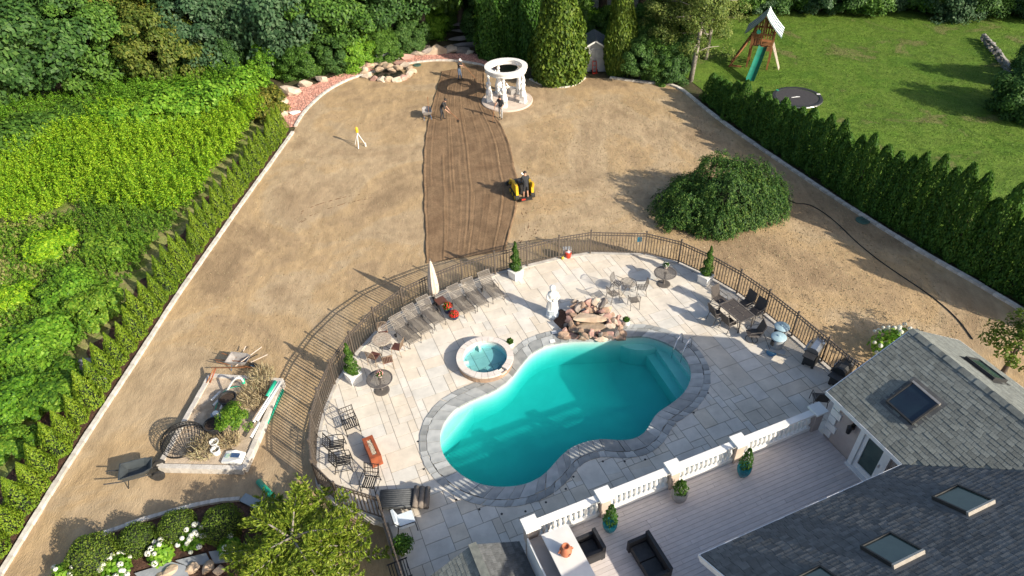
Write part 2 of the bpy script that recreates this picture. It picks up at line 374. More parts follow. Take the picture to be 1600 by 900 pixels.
M_taupe = mat('taupe_metal', (.17, .15, .135), (.13, .115, .1), 8, .5, .3)
M_sling = mat('taupe_sling_fabric', (.145, .125, .104), (.11, .095, .08), 30, .8)
M_dsling = mat('dark_sling_fabric', (.075, .062, .055), (.05, .042, .038), 25, .7)
M_black = mat('black_plastic', (.02, .02, .021), (.032, .032, .033), 10, .5)
M_rubber = mat('black_rubber', (.022, .021, .02), (.035, .032, .03), 12, .85)
M_yellow = mat('yellow_machine_paint', (.72, .45, .02), (.55, .34, .02), 4, .4)
M_wood = mat('cedar_wood', (.30, .125, .045), (.2, .08, .03), 5, .65, isl=.2, bump=.2)
M_greyw = mat('weathered_wood', (.26, .245, .225), (.18, .17, .155), 6, .8, isl=.15)
M_dgreen = mat('green_plastic', (.01, .16, .105), (.012, .12, .08), 3, .3)
M_teal = mat('teal_pipe', (.02, .42, .25), (.02, .34, .2), 3, .4)
M_terra = mat('terracotta', (.48, .17, .085), (.38, .12, .06), 6, .75, bump=.2)
M_rust = mat('rusty_steel', (.34, .085, .03), (.22, .055, .022), 3.5, .6, bump=.1)
M_navy = mat('navy_glaze', (.02, .03, .09), (.015, .02, .06), 4, .25)
M_tealg = mat('teal_glaze', (.01, .20, .24), (.015, .13, .17), 4, .2)
M_greypot = mat('grey_stone_pot', (.34, .32, .30), (.24, .22, .21), 4, .75, bump=.15)
M_soilp = mat('potting_soil', (.05, .032, .022), (.03, .02, .014), 14, .95, bump=.4)
M_steel = mat('brushed_steel', (.62, .62, .62), (.5, .5, .5), 6, .28, .9)
M_chrome = mat('bright_chrome', (.8, .8, .8), (.7, .7, .7), 6, .12, 1)
M_bluelid = mat('pale_blue_lid', (.38, .52, .58), (.3, .44, .5), 4, .5)
M_rockp = mat('pink_rock', (.50, .30, .24), (.36, .22, .18), 2.2, .85, bump=.6, bscale=7, isl=.25, dist=.06)
M_rockc = mat('cream_rock', (.58, .48, .38), (.42, .33, .25), 2.2, .85, bump=.6, bscale=7, isl=.2, dist=.06)
M_rockd = mat('grey_brown_rock', (.27, .23, .20), (.17, .145, .125), 2.2, .85, bump=.6, bscale=7, isl=.25, dist=.06)
M_rock = mat('tan_rock', (.44, .29, .19), (.30, .21, .155), 2.2, .85, bump=.6, bscale=7, isl=.32, dist=.06)
M_rockg = mat('pale_boulder', (.50, .39, .28), (.38, .27, .18), 1.4, .85, bump=.6, bscale=5, isl=.22, dist=.08)
M_canvas = mat('beige_canvas', (.62, .52, .43), (.55, .45, .37), 6, .9, bump=.2)
M_skin = mat('skin', (.50, .28, .19), (.45, .25, .17), 10, .6)
M_shirt = mat('black_shirt', (.022, .024, .028), (.03, .032, .036), 14, .85)
M_jeans = mat('blue_jeans', (.10, .14, .21), (.07, .10, .16), 14, .85)
M_dkpant = mat('dark_trousers', (.025, .027, .034), (.035, .036, .042), 14, .85)
M_ltpant = mat('pale_grey_trousers', (.42, .42, .41), (.33, .33, .32), 14, .85)
M_hair = mat('dark_hair', (.02, .014, .01), (.03, .02, .014), 30, .6)
M_boot = mat('work_boots', (.05, .035, .025), (.03, .02, .016), 20, .7)
M_bark = mat('bark', (.11, .085, .065), (.06, .046, .036), 9, .9, bump=.6, dist=.04)
M_pbark = mat('pale_bark', (.36, .32, .28), (.22, .19, .16), 6, .9, bump=.5, dist=.03)
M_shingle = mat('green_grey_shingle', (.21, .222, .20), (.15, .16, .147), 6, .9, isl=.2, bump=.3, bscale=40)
M_shingled = mat('slate_shade_shingle', (.135, .139, .14), (.095, .099, .10), 5, .85, isl=.22, bump=.3, bscale=40)  # shade on the main roof and right pavilion slope put into the colour
M_fascia = mat('white_fascia', (.78, .78, .77), (.7, .7, .7), 4, .5)
M_wall = mat('mauve_stucco', (.43, .365, .335), (.38, .32, .295), 3, .85, bump=.15, bscale=60)
M_deckb = mat('grey_deck_board', (.63, .565, .535), (.56, .50, .475), 3, .65, isl=.07)
M_glass = mat('dark_window_glass', (.012, .02, .035), (.016, .03, .045), 2, .06, 0, spec=.8)
M_gglass = mat('greenish_skylight_glass', (.03, .06, .055), (.05, .085, .075), 2.5, .08, 0, spec=.8)
M_alu = mat('lit_tan_aluminium', (.55, .50, .44), (.45, .41, .36), 6, .4, .5)  # paler metal for skylight frames, light on one side painted in
M_lead = mat('dark_flashing', (.06, .058, .055), (.04, .04, .04), 6, .6, .3)
M_rot = mat('pale_blue_cushion', (.66, .72, .76), (.58, .65, .70), 5, .9, bump=.1)
M_red = mat('red_plastic', (.62, .05, .025), (.5, .04, .02), 4, .4)
M_mosaic = mat('stone_mosaic', (.52, .45, .36), (.22, .18, .14), 16, .6)
M_brownseat = mat('brown_leather_seat', (.13, .05, .035), (.09, .035, .025), 8, .5)
M_wick = mat('black_wicker', (.016, .016, .018), (.026, .026, .029), 40, .6, bump=.5, bscale=60, dist=.01)

# leaves
L_oak = leaf_mat('oak_leaves', [(.028, .075, .018), (.05, .12, .026), (.075, .165, .034), (.115, .21, .048)], .35)
L_oak2 = leaf_mat('maple_leaves', [(.035, .09, .014), (.065, .15, .02), (.1, .21, .03), (.145, .255, .042)], .35)
L_blue = leaf_mat('bluish_leaves', [(.024, .06, .026), (.042, .10, .04), (.07, .14, .06), (.115, .19, .09)], .4)
L_yell = leaf_mat('yellowing_leaves', [(.05, .08, .012), (.11, .14, .018), (.19, .20, .03), (.27, .24, .045)], .4)
L_knot = leaf_mat('bright_shrub_leaves', [(.05, .15, .012), (.11, .26, .018), (.17, .34, .026), (.24, .41, .04)], .5)
L_gold = leaf_mat('goldenrod_leaves', [(.06, .17, .008), (.14, .31, .012), (.25, .44, .016), (.37, .52, .03)], .3, pamt=.6)
L_weed = leaf_mat('weed_leaves', [(.045, .125, .012), (.10, .22, .018), (.16, .30, .024), (.25, .37, .04)], .35, pamt=.5)
L_thuja = leaf_mat('arborvitae_sprays', [(.024, .075, .01), (.045, .125, .015), (.07, .17, .02), (.105, .215, .03)], .5)
L_thujay = leaf_mat('young_arborvitae_sprays', [(.05, .11, .008), (.11, .20, .012), (.18, .28, .016), (.26, .35, .028)], .5)
L_thujab = leaf_mat('golden_thuja_sprays', [(.04, .085, .01), (.075, .135, .014), (.115, .185, .02), (.17, .23, .03)], .6)
L_weep = leaf_mat('weeping_leaves', [(.02, .065, .014), (.05, .125, .024), (.10, .19, .034), (.2, .28, .055)], 1.1, pamt=.5)
L_box = leaf_mat('boxwood_leaves', [(.045, .09, .01), (.085, .15, .014), (.135, .21, .022), (.19, .25, .034)], .8)
L_cedar = leaf_mat('cedar_sprays', [(.06, .11, .01), (.125, .2, .014), (.21, .29, .024), (.31, .37, .045)], .9)
L_top = leaf_mat('topiary_sprays', [(.02, .06, .008), (.045, .12, .012), (.075, .165, .018), (.11, .2, .026)], 1.2)
L_white = leaf_mat('white_petals', [(.62, .64, .50), (.74, .75, .66), (.8, .8, .76)], 3, trans=.2)
L_redf = leaf_mat('red_petals', [(.45, .012, .01), (.62, .03, .02), (.7, .06, .05)], 3, trans=.2)
L_pinkf = leaf_mat('pink_petals', [(.6, .2, .2), (.7, .4, .36), (.75, .6, .55)], 3, trans=.2)
L_dry = leaf_mat('dry_grass', [(.25, .19, .1), (.36, .28, .16), (.45, .37, .23), (.4, .36, .2)], .6, trans=.2)
L_fine = leaf_mat('fine_pale_leaves', [(.07, .12, .022), (.13, .19, .035), (.2, .25, .055), (.26, .29, .09)], .5)

# ------------------------------------------------------------------ ground, yard, lawn
KL = [g(*p, YZ) for p in ((-70, 1015), (18, 872), (100, 738), (160, 645), (215, 562), (270, 474), (330, 388), (390, 302), (430, 247), (458, 207))]
KG = [g(*p, YZ) for p in ((462, 198), (470, 183), (484, 166), (512, 141), (552, 121), (600, 109), (650, 97), (700, 94), (752, 101), (775, 112))]
KT = [g(*p, YZ) for p in ((828, 124), (845, 133), (875, 138), (900, 134), (914, 122))]
KR = [g(*p, YZ) for p in ((953, 122), (1000, 129), (1048, 132), (1068, 142), (1090, 161), (1125, 189), (1180, 227), (1250, 274), (1330, 327), (1400, 371), (1455, 404), (1525, 443), (1600, 488), (1720, 560))]
FPIX = [(1384, 648), (1335, 606), (1286, 564), (1239.5, 524), (1196.5, 489), (1153, 457.5), (1107, 431), (1061, 409.5), (1007, 396), (921.5, 394), (872, 402), (822.5, 414), (772.7, 427), (722, 442), (674, 461), (629, 484), (586, 516), (550, 555), (520, 600), (501, 645), (491.6, 684), (490, 725), (494, 758), (529, 794), (597, 816)]
FP = [g(*p) for p in FPIX]
PAT = FP + [W(.3, 6.0), W(16.4, 6.0)]            # patio outline, counter-clockwise
def fill(name, outer, holes, z, m):
    bm = bmesh.new(); E = []
    for lp in [outer]+holes:
        vs = [bm.verts.new((p[0], p[1], z)) for p in lp]
        E += [bm.edges.new((vs[i], vs[(i+1) % len(vs)])) for i in range(len(vs))]
    bmesh.ops.triangle_fill(bm, edges=E, use_beauty=True)
    for f in bm.faces:
        f.normal_update()
        if f.normal.z < 0: f.normal_flip()
    me = bpy.data.meshes.new(name); bm.to_mesh(me); bm.free(); return put(name, me, m)
hole = [p for p in PAT]
cen = sum(hole, Vector())/len(hole); holeI = [cen+(p-cen)*.985 for p in hole]
yard_out = smooth_open(KL, 1) + smooth_open(KG, 2) + smooth_open(KT, 2) + smooth_open(KR, 2) + [Vector((34, 10, 0)), Vector((34, -2, 0)), Vector((-22, -2, 0))]
struct(fill('yard', yard_out[::-1], [holeI], YZ, M_dirt))
struct(fill('ground', [(-150, -60), (150, -60), (150, 190), (-150, 190)], [holeI], YZ-.06, M_forest))
sheet('lawn', smooth_open([g(1040, 95, YZ), g(1085, 130, YZ), g(1330, 318, YZ), g(1720, 545, YZ), Vector((60, 18, 0)), Vector((75, 76, 0)), g(1330, 16, YZ), g(1150, 14, YZ)], 0), YZ-.03, M_lawn)
MEAD = [Vector((p.x-.8, p.y, 0)) for p in KL] + [g(440, 150, YZ), g(300, 60, YZ), Vector((-60, 75, 0)), Vector((-60, 0, 0)), Vector((-22, 0, 0))]
sheet('meadow', MEAD, YZ-.025, M_wild)

# raked soil strip with real furrows
def soil():
    Lp = resample(smooth_open([g(*p, YZ) for p in ((690, 112), (679, 150), (669, 188), (662, 230), (660, 270), (661, 310), (661, 335), (664, 360), (664, 380), (665, 412))]), 150)
    Rp = resample(smooth_open([g(*p, YZ) for p in ((757, 100), (757, 150), (776, 182), (796, 218), (804, 262), (812, 290), (806, 332), (790, 392))]), 150)
    nu = 90; V = []; off = [R.uniform(-.1, .1) for _ in range(30)]
    lines = sorted(R.uniform(.02, .98) for _ in range(22)); amp = [R.uniform(.012, .045) for _ in lines]; ph = [R.uniform(0, 6) for _ in lines]
    for i in range(150):
        for j in range(nu+1):
            u = j/nu; p = Lp[i].lerp(Rp[i], u); z = .02+.012*math.sin(9*u+i*.11)+R.uniform(-.008, .008)
            for l, a, h in zip(lines, amp, ph):
                w = l+.002*math.sin(i*.09+h)+.001*math.sin(i*.41+h)
                on = 1 if math.sin(i*.045+h*3) > -.45 else .15
                z += a*on*math.exp(-((u-w)/.007)**2) - a*on*.6*math.exp(-((u-w-.014)/.007)**2)
            if j < 4 or j > nu-4: p = p+Vector((.018*math.sin(i*.07)+.01*math.sin(i*.31)+R.uniform(-.02, .02), 0, 0))
            if j in (0, nu): z = -.02
            if j in (1, nu-1): z = .06+.03*math.sin(i*.5)
            V.append((p.x, p.y, YZ+max(z, -.02)+.012))
    m = MB(); m.add(V, [(i*(nu+1)+j, (i+1)*(nu+1)+j, (i+1)*(nu+1)+j+1, i*(nu+1)+j+1) for i in range(149) for j in range(nu)])
    struct(m.build('soil_strip', M_soil, smooth=True))
soil()
# tyre marks left on the dry dirt (shallow real ruts)
for k, pts in enumerate((((455, 345), (480, 325), (520, 312), (565, 303)), ((462, 352), (492, 333), (530, 320), (580, 309)), ((795, 395), (818, 372), (826, 345), (812, 322)), ((805, 398), (832, 372), (842, 350)))):
    P = resample(smooth_open([g(*p, YZ) for p in pts]), 40); m = MB()
    for s in (-.11, .11): m.tube([p+Vector((s, s*.6, -.042+R.uniform(-.02, .016))) for p in P], [R.uniform(.035, .06) for _ in P], 6)
    struct(m.build('tyre_track', M_soil))

def kerb(P, name, w=.22, h=.12, L=.5, m=M_kerb, mx=300, z=YZ):
    root = bpy.data.objects.new(name, None); link(root); struct(root)
    n = max(2, int(length(P)/L)); Q = resample(P, n+1); me = None
    for i in range(n):
        a, b = Q[i], Q[i+1]; d = b-a; ln = d.length
        if me is None:
            mb = MB().box((0, 0, h/2-.05), (1, w, h+.1)); me = mb.mesh('kerb_stone', m)
        o = put('kerb_stone', me, None, root, (a+b)/2+Vector((0, 0, z-((a+b)/2).z+R.uniform(-.008, .008))), (0, 0, math.atan2(d.y, d.x)+R.uniform(-.02, .02)), (ln*.985, R.uniform(.9, 1.1), 1))
    return root
kerb(smooth_open(KL), 'kerb_left', .2, .13, .62)
kerb(smooth_open(KG), 'kerb_gravel_bed', .2, .12, .55)
kerb(smooth_open(KT), 'kerb_thuja_bed', .18, .10, .4)
kerb(smooth_open(KR), 'kerb_right', .24, .13, .62)

# gravel beds
pg = smooth_open(KG[:6], 1) + [g(*p, YZ) for p in ((560, 108), (528, 117), (494, 131), (452, 141), (436, 160), (430, 185), (446, 200))]
sheet('gravel_bed', pg, YZ+.02, M_pinkg)
pg2 = smooth_open(KG[5:], 1) + [g(*p, YZ) for p in ((772, 92), (740, 84), (690, 84), (640, 88), (600, 100))]
sheet('gravel_bed', pg2, YZ+.02, M_pinkg)
def pebbles(poly, n, s, m, z, name, seed):
    rr = random.Random(seed); xs = [p[0] for p in poly]; ys = [p[1] for p in poly]; mb = MB(); k = 0
    while k < n:
        p = (rr.uniform(min(xs), max(xs)), rr.uniform(min(ys), max(ys)))
        if not inside(p, poly): continue
        k += 1; r = s*rr.uniform(.6, 1.4); a = rr.uniform(0, 6)
        V = [(p[0]+r*math.cos(a+t)*rr.uniform(.7, 1.2), p[1]+r*math.sin(a+t)*rr.uniform(.7, 1.2), z) for t in (0, 1.57, 3.14, 4.71)]
        mb.add(V+[(p[0], p[1], z+r*rr.uniform(.5, .9))], [(0, 1, 4), (1, 2, 4), (2, 3, 4), (3, 0, 4)])
    return stuff(mb.build(name, m))
M_peb = mat('pink_pebbles', (.5, .27, .21), (.42, .2, .15), 3, .85, isl=.35)
tag(pebbles(pg, 1800, .07, M_peb, YZ+.02, 'gravel', 3), 'pink gravel filling the bed beside the young hedge', 'gravel')
tag(pebbles(pg2, 1300, .07, M_peb, YZ+.02, 'gravel', 4), 'pink gravel strip in front of the boulders and stone steps', 'gravel')
# trodden clods and straw on the yard
def litter(n, s0, s1, m, name, label, seed, zone):
    rng = np.random.default_rng(seed); C = []
    xs = [p[0] for p in zone]; ys = [p[1] for p in zone]
    while len(C) < n:
        p = (rng.uniform(min(xs), max(xs)), rng.uniform(min(ys), max(ys)))
        if inside(p, zone) and not inside(p, PAT): C.append((p[0], p[1], YZ+.015))
    C = np.array(C); o = put(name, leaves(name, C, np.array([0, 0, 1.])+rng.normal(size=(n, 3))*.45, rng.uniform(s0, s1, n), rng.uniform(.02, .05, n), None, rng), m); stuff(o)
    return tag(o, label, 'straw')
YOUT = [(p[0], p[1]) for p in yard_out]
litter(16000, .05, .18, L_dry, 'dead_grass', 'dead straw-coloured grass scattered over the dirt yard', 8, [g(*p, YZ) for p in ((830, 395), (812, 250), (830, 160), (1060, 145), (1480, 430), (1560, 520), (1400, 540), (1260, 525))])
litter(5000, .05, .14, L_dry, 'dead_grass', 'thin dead grass bits on the dirt left of the soil strip', 9, [g(*p, YZ) for p in ((655, 400), (655, 200), (660, 110), (560, 130), (480, 190), (250, 530), (300, 560), (480, 560))])

# ------------------------------------------------------------------ pool
PZ = [(75, 560), (85, 500), (130, 430), (200, 385), (265, 358), (340, 325), (400, 285), (440, 235), (480, 180), (540, 130), (620, 105), (700, 95), (800, 93), (900, 88), (960, 76), (1040, 72), (1110, 90), (1180, 122), (1232, 168), (1265, 230), (1262, 290), (1228, 350), (1165, 400), (1100, 440), (1075, 485), (1045, 535), (990, 565), (920, 570), (840, 560), (765, 575), (700, 600), (650, 642), (610, 692), (560, 740), (500, 770), (430, 786), (350, 788), (270, 776), (200, 746), (130, 690), (90, 630)]
POOL = resample(smooth_loop([g(660+x/3, 500+y/3, .02) for x, y in PZ], 2), 110, True)
for p in POOL: p.z = 0
if area(POOL) < 0: POOL = POOL[::-1]
COPE = offset_loop(POOL, .80)
def ribbon(m, A, za, B, zb, mi=0):
    n = len(A); m.add([(p[0], p[1], za) for p in A]+[(p[0], p[1], zb) for p in B], [(i, (i+1) % n, n+(i+1) % n, n+i) for i in range(n)], mi)
pool = thing('swimming_pool', 'freeform turquoise swimming pool with grey stone coping in the patio', 'pool', cen*0)
DEEP = -1.55
m = MB(); ribbon(m, POOL, DEEP, POOL, -.02); fl = [(p[0], p[1], DEEP) for p in POOL]; m.add(fl, [tuple(range(len(fl)))]); m.build('pool_basin', M_plaster, pool)
Pl2 = [(p.x, p.y) for p in POOL]
def halfpool(p, q, z, name, lab):                # a ledge: the part of the basin to the right of the line p->q
    a, b = g(660+p[0]/3, 500+p[1]/3, -.4), g(660+q[0]/3, 500+q[1]/3, -.4); n = (-(b.y-a.y), (b.x-a.x))
    c = clip(Pl2, n, n[0]*a.x+n[1]*a.y); c2 = clip(Pl2, (-n[0], -n[1]), -n[0]*a.x-n[1]*a.y)
    if abs(area(c2)) < abs(area(c)): c = c2
    o = MB().prism([(x, y) for x, y in c], DEEP+.01, z).build(name, M_plaster, pool); return o
for i, (p, q) in enumerate((((1120, 90), (1262, 280)), ((1085, 105), (1238, 325)), ((1050, 125), (1212, 358)))):
    halfpool(p, q, -.32-.28*i, 'pool_step', '')
halfpool((80, 590), (275, 355), -.45, 'pool_ledge', '')
bc = g(660+1010/3, 500+30/3, -.45); MB().lathe([(1.55, DEEP+.02), (1.55, -.5)], 32, (bc.x, bc.y, 0)).build('pool_bench', M_plaster, pool)
# coping stones, two irregular rings
def ring_stones(A, B, L, parent, name, m, z0=-.06, z1=.035, gap=.012):
    n = int(length(A, True)/L); ts = [i/n+R.uniform(-.28, .28)/n for i in range(n)]
    AA, BB = resample(A, 800, True), resample(B, 800, True)
    for i in range(n):
        t0, t1 = ts[i], ts[(i+1) % n]+(1 if i == n-1 else 0); ks = [t0+(t1-t0)*k/3 for k in range(4)]
        f = lambda C, t: C[int(round(t*800)) % 800]
        a = [f(A_, t) for A_, t in ((AA, k) for k in ks)]; b = [f(BB, k+R.uniform(-.0004, .0004)) for k in ks]
        b = [x.lerp(y, 1+R.uniform(-.05, .05)) for x, y in zip(a, b)] if name == 'coping_stone' else b
        poly = a+b[::-1]; c = sum(poly, Vector())/len(poly); poly = [c+(p-c)*(1-gap/max((p-c).length, .05)) for p in poly]
        if area(poly) < 0: poly = poly[::-1]
        z = z1+R.uniform(-.004, .006); MB().prism([(p.x-c.x, p.y-c.y) for p in poly], z0, z).build(name, m, parent, (c.x, c.y, 0))
MID = offset_loop(POOL, .50); PIN = offset_loop(POOL, -.05)
ring_stones(PIN, MID, .46, pool, 'coping_stone', M_cope)
ring_stones(offset_loop(POOL, .515), COPE, .38, pool, 'coping_stone', M_cope, z1=.028)
m = MB(); ribbon(m, POOL, -.012, offset_loop(POOL, .78), -.012); m.build('coping_bed', M_mortar, pool)
# water: absorbing volume under a clear reflecting surface
def water_mat(name, col, dens, bump=.06, scat=None):
    m, N, L, B = nt(name); out = N['Material Output']
    tr = N.new('ShaderNodeBsdfTransparent'); gl = N.new('ShaderNodeBsdfGlossy'); gl.inputs['Roughness'].default_value = .03
    fr = N.new('ShaderNodeFresnel'); ge = N.new('ShaderNodeNewGeometry'); mrr = N.new('ShaderNodeMapRange'); mrr.inputs['To Min'].default_value = 1.33; mrr.inputs['To Max'].default_value = 1/1.33
    L.new(ge.outputs['Backfacing'], mrr.inputs[0]); L.new(mrr.outputs[0], fr.inputs[0]); mx = N.new('ShaderNodeMixShader')
    nz = N.new('ShaderNodeTexNoise'); nz.inputs['Scale'].default_value = 2.2; nz.inputs['Detail'].default_value = 4; tc = N.new('ShaderNodeTexCoord'); L.new(tc.outputs['Object'], nz.inputs['Vector'])
    bp = N.new('ShaderNodeBump'); bp.inputs['Strength'].default_value = bump; bp.inputs['Distance'].default_value = .1; L.new(nz.outputs[0], bp.inputs['Height']); L.new(bp.outputs[0], gl.inputs['Normal']); L.new(bp.outputs[0], fr.inputs['Normal'])
    L.new(fr.outputs[0], mx.inputs[0]); L.new(tr.outputs[0], mx.inputs[1]); L.new(gl.outputs[0], mx.inputs[2]); L.new(mx.outputs[0], out.inputs['Surface'])
    va = N.new('ShaderNodeVolumeAbsorption'); va.inputs['Color'].default_value = (*col, 1); va.inputs['Density'].default_value = dens
    if scat:
        vs = N.new('ShaderNodeVolumeScatter'); vs.inputs['Color'].default_value = (*scat[0], 1); vs.inputs['Density'].default_value = scat[1]; ad = N.new('ShaderNodeAddShader')
        L.new(va.outputs[0], ad.inputs[0]); L.new(vs.outputs[0], ad.inputs[1]); L.new(ad.outputs[0], out.inputs['Volume'])
    else: L.new(va.outputs[0], out.inputs['Volume'])
    N.remove(B); return m
M_water = water_mat('pool_water', (.0, .945, .942), 1.05, .14, ((.03, .97, .95), .20))
WL = -.10; wp = offset_loop(POOL, .03)
struct(MB().prism([(p.x, p.y) for p in wp], DEEP-.06, WL).build('water', M_water))

# ------------------------------------------------------------------ patio
patio = struct(bpy.data.objects.new('patio', None)); link(patio)
o = fill('mortar_bed', PAT, [offset_loop(POOL, .8)], -.014, M_mortar); o.parent = patio
m = MB(); n = len(FP); m.strip([(p.x, p.y, -.55) for p in FP], [(p.x, p.y, .03) for p in FP]); m.build('retaining_edge', M_kerb, patio)
FI = []
for i, p in enumerate(FP):
    t = (FP[min(i+1, n-1)]-FP[max(i-1, 0)]).normalized(); FI.append(p+Vector((-t.y, t.x, 0))*.22)
m = MB(); m.strip([(p.x, p.y, .03) for p in FI], [(p.x, p.y, .03) for p in FP]); m.strip([(p.x, p.y, -.02) for p in FI], [(p.x, p.y, .03) for p in FI]); m.build('edge_band', M_kerb, patio)
m = MB(); m.strip([(p.x, p.y, -.55) for p in (FP[-1], W(.3, 6))], [(p.x, p.y, .03) for p in (FP[-1], W(.3, 6))]); m.build('retaining_edge', M_kerb, patio)
def ashlar():
    U = .31; a0, b0 = -3.5, 9.9; na, nb = 92, 66; used = np.zeros((na, nb), bool); T = []
    P1 = [tuple(p)[:2] for p in FI[:-1]] + [tuple(W(.0, 14.5))[:2], tuple(W(17, 14.5))[:2]]
    P2 = [tuple(W(.5, 14.5))[:2], tuple(W(.5, 8))[:2], tuple(W(20, 8))[:2], tuple(W(20, 14.5))[:2]]
    hull = []
    for part in (1, -1):
        h = []
        for p in sorted(P1)[::part]:
            while len(h) > 1 and (h[-1][0]-h[-2][0])*(p[1]-h[-2][1])-(h[-1][1]-h[-2][1])*(p[0]-h[-2][0]) <= 0: h.pop()
            h.append(p)
        hull += h[:-1]
    P1 = hull
    if area(P2) < 0: P2.reverse()
    sizes = [(3, 2), (2, 3), (2, 2), (3, 3), (4, 3), (3, 4), (2, 1), (1, 2), (4, 2), (2, 2), (3, 2), (3, 2)]
    pin = [(p.x, p.y) for p in offset_loop(POOL, .12)]
    for j in range(nb):
        for i in range(na):
            if used[i, j]: continue
            R.shuffle(sizes)
            for w, h in sizes+[(1, 1)]:
                if i+w <= na and j+h <= nb and not used[i:i+w, j:j+h].any(): break
            used[i:i+w, j:j+h] = True
            cells = [(a0+i*U, b0+j*U, a0+(i+w)*U, b0+(j+h)*U)]
            cor = [W(x, y) for x in (cells[0][0], cells[0][2], (cells[0][0]+cells[0][2])/2) for y in (cells[0][1], cells[0][3], (cells[0][1]+cells[0][3])/2)]
            if any(inside(c, pin) for c in cor): cells = [(a0+(i+s)*U, b0+(j+t)*U, a0+(i+s+1)*U, b0+(j+t+1)*U) for s in range(w) for t in range(h)]
            for x0, y0, x1, y1 in cells:
                q = [tuple(W(x, y))[:2] for x, y in ((x0, y0), (x1, y0), (x1, y1), (x0, y1))]
                if any(inside(c, pin) for c in q): continue
                if y1 < 10.35 and x0 > 4.7: continue
                for P in (P1, P2):
                    c = clip_convex(q, P)
                    if len(c) >= 3 and area(c) > .01:
                        c = inset(c, .010)
                        if len(c) >= 3 and abs(area(c)) > .008: T.append(c)
    return T
T = ashlar(); CIN = [(p.x, p.y) for p in offset_loop(POOL, .76)]
T = [c for c in T if not all(inside(p, CIN) for p in c)]
T.sort(key=lambda c: -abs(area(c))/((c[0][0]**2+c[0][1]**2)+484))
rest = MB()
for k, c in enumerate(T):
    z = R.uniform(-.002, .004)
    if k < 300:
        x = sum(p[0] for p in c)/len(c); y = sum(p[1] for p in c)/len(c)
        MB().prism([(p[0]-x, p[1]-y) for p in c], -.03, z).build('paving_slab', M_tile, patio, (x, y, 0))
    else: rest.prism(c, -.03, z)
if rest.v: stuff(rest.build('paving_slab_rest', M_tile, patio))
# small round drains near the pool
for k, (px, py) in enumerate(((713, 781), (749, 796), (784, 803), (821, 799), (853, 785), (884, 764), (896, 745), (942, 721), (976, 721), (1008, 718), (1084, 645), (1106, 614), (653, 690), (662, 733))):
    q = g(px, py); MB().lathe([(.045, .0), (.045, .009)], 10, (q.x, q.y, 0)).build('drain_cap', M_lead, patio)

# ------------------------------------------------------------------ perimeter fence
fence = thing('patio_fence', 'bronze metal picket fence curving round the edge of the stone patio', 'fence')
FH = 1.37; pk = 0
FL = [(p+q)/2 for p, q in zip(FP, FI)]; FL = FL + [W(.42, 8)]
post_me = MB().box((0, 0, FH/2+.05), (.075, .075, FH+.1)).box((0, 0, FH+.11), (.09, .09, .03)).mesh('post', M_bronze)
pick_me = MB().box((0, 0, FH/2), (.036, .036, FH-.1)).mesh('picket', M_bronze)
restp = MB(); npk = 0
order = sorted(range(len(FL)-1), key=lambda i: (FL[i]-Vector((0, 0, 22))).length)
for i, p in enumerate(FL): put('post', post_me, None, fence, (p.x, p.y, .02), (0, 0, math.atan2((FL[min(i+1, len(FL)-1)]-FL[max(i-1, 0)]).y, (FL[min(i+1, len(FL)-1)]-FL[max(i-1, 0)]).x)))
for i in order:
    a, b = FL[i], FL[i+1]; n = max(2, int((b-a).length/.15)); ang = math.atan2((b-a).y, (b-a).x)
    for z in (.16, FH-.17, FH-.02): MB().bar((a.x, a.y, z), (b.x, b.y, z), .045, .035).build('rail', M_bronze, fence)
    for k in range(1, n):
        p = a.lerp(b, k/n)
        if npk < 300: put('picket', pick_me, None, fence, (p.x, p.y, .07), (0, 0, ang)); npk += 1
        else: restp.box((p.x, p.y, .07+FH/2), (.036, .036, FH-.1), ang)
if restp.v: stuff(restp.build('picket_rest', M_bronze, fence))
q = g(1007, 396).lerp(g(921.5, 394), .12); MB().box((q.x, q.y-.06, .95), (.22, .012, .3), -.02).build('gate_sign', mat('blue_sign', (.05, .32, .5), (.08, .4, .55), 12, .5), fence)
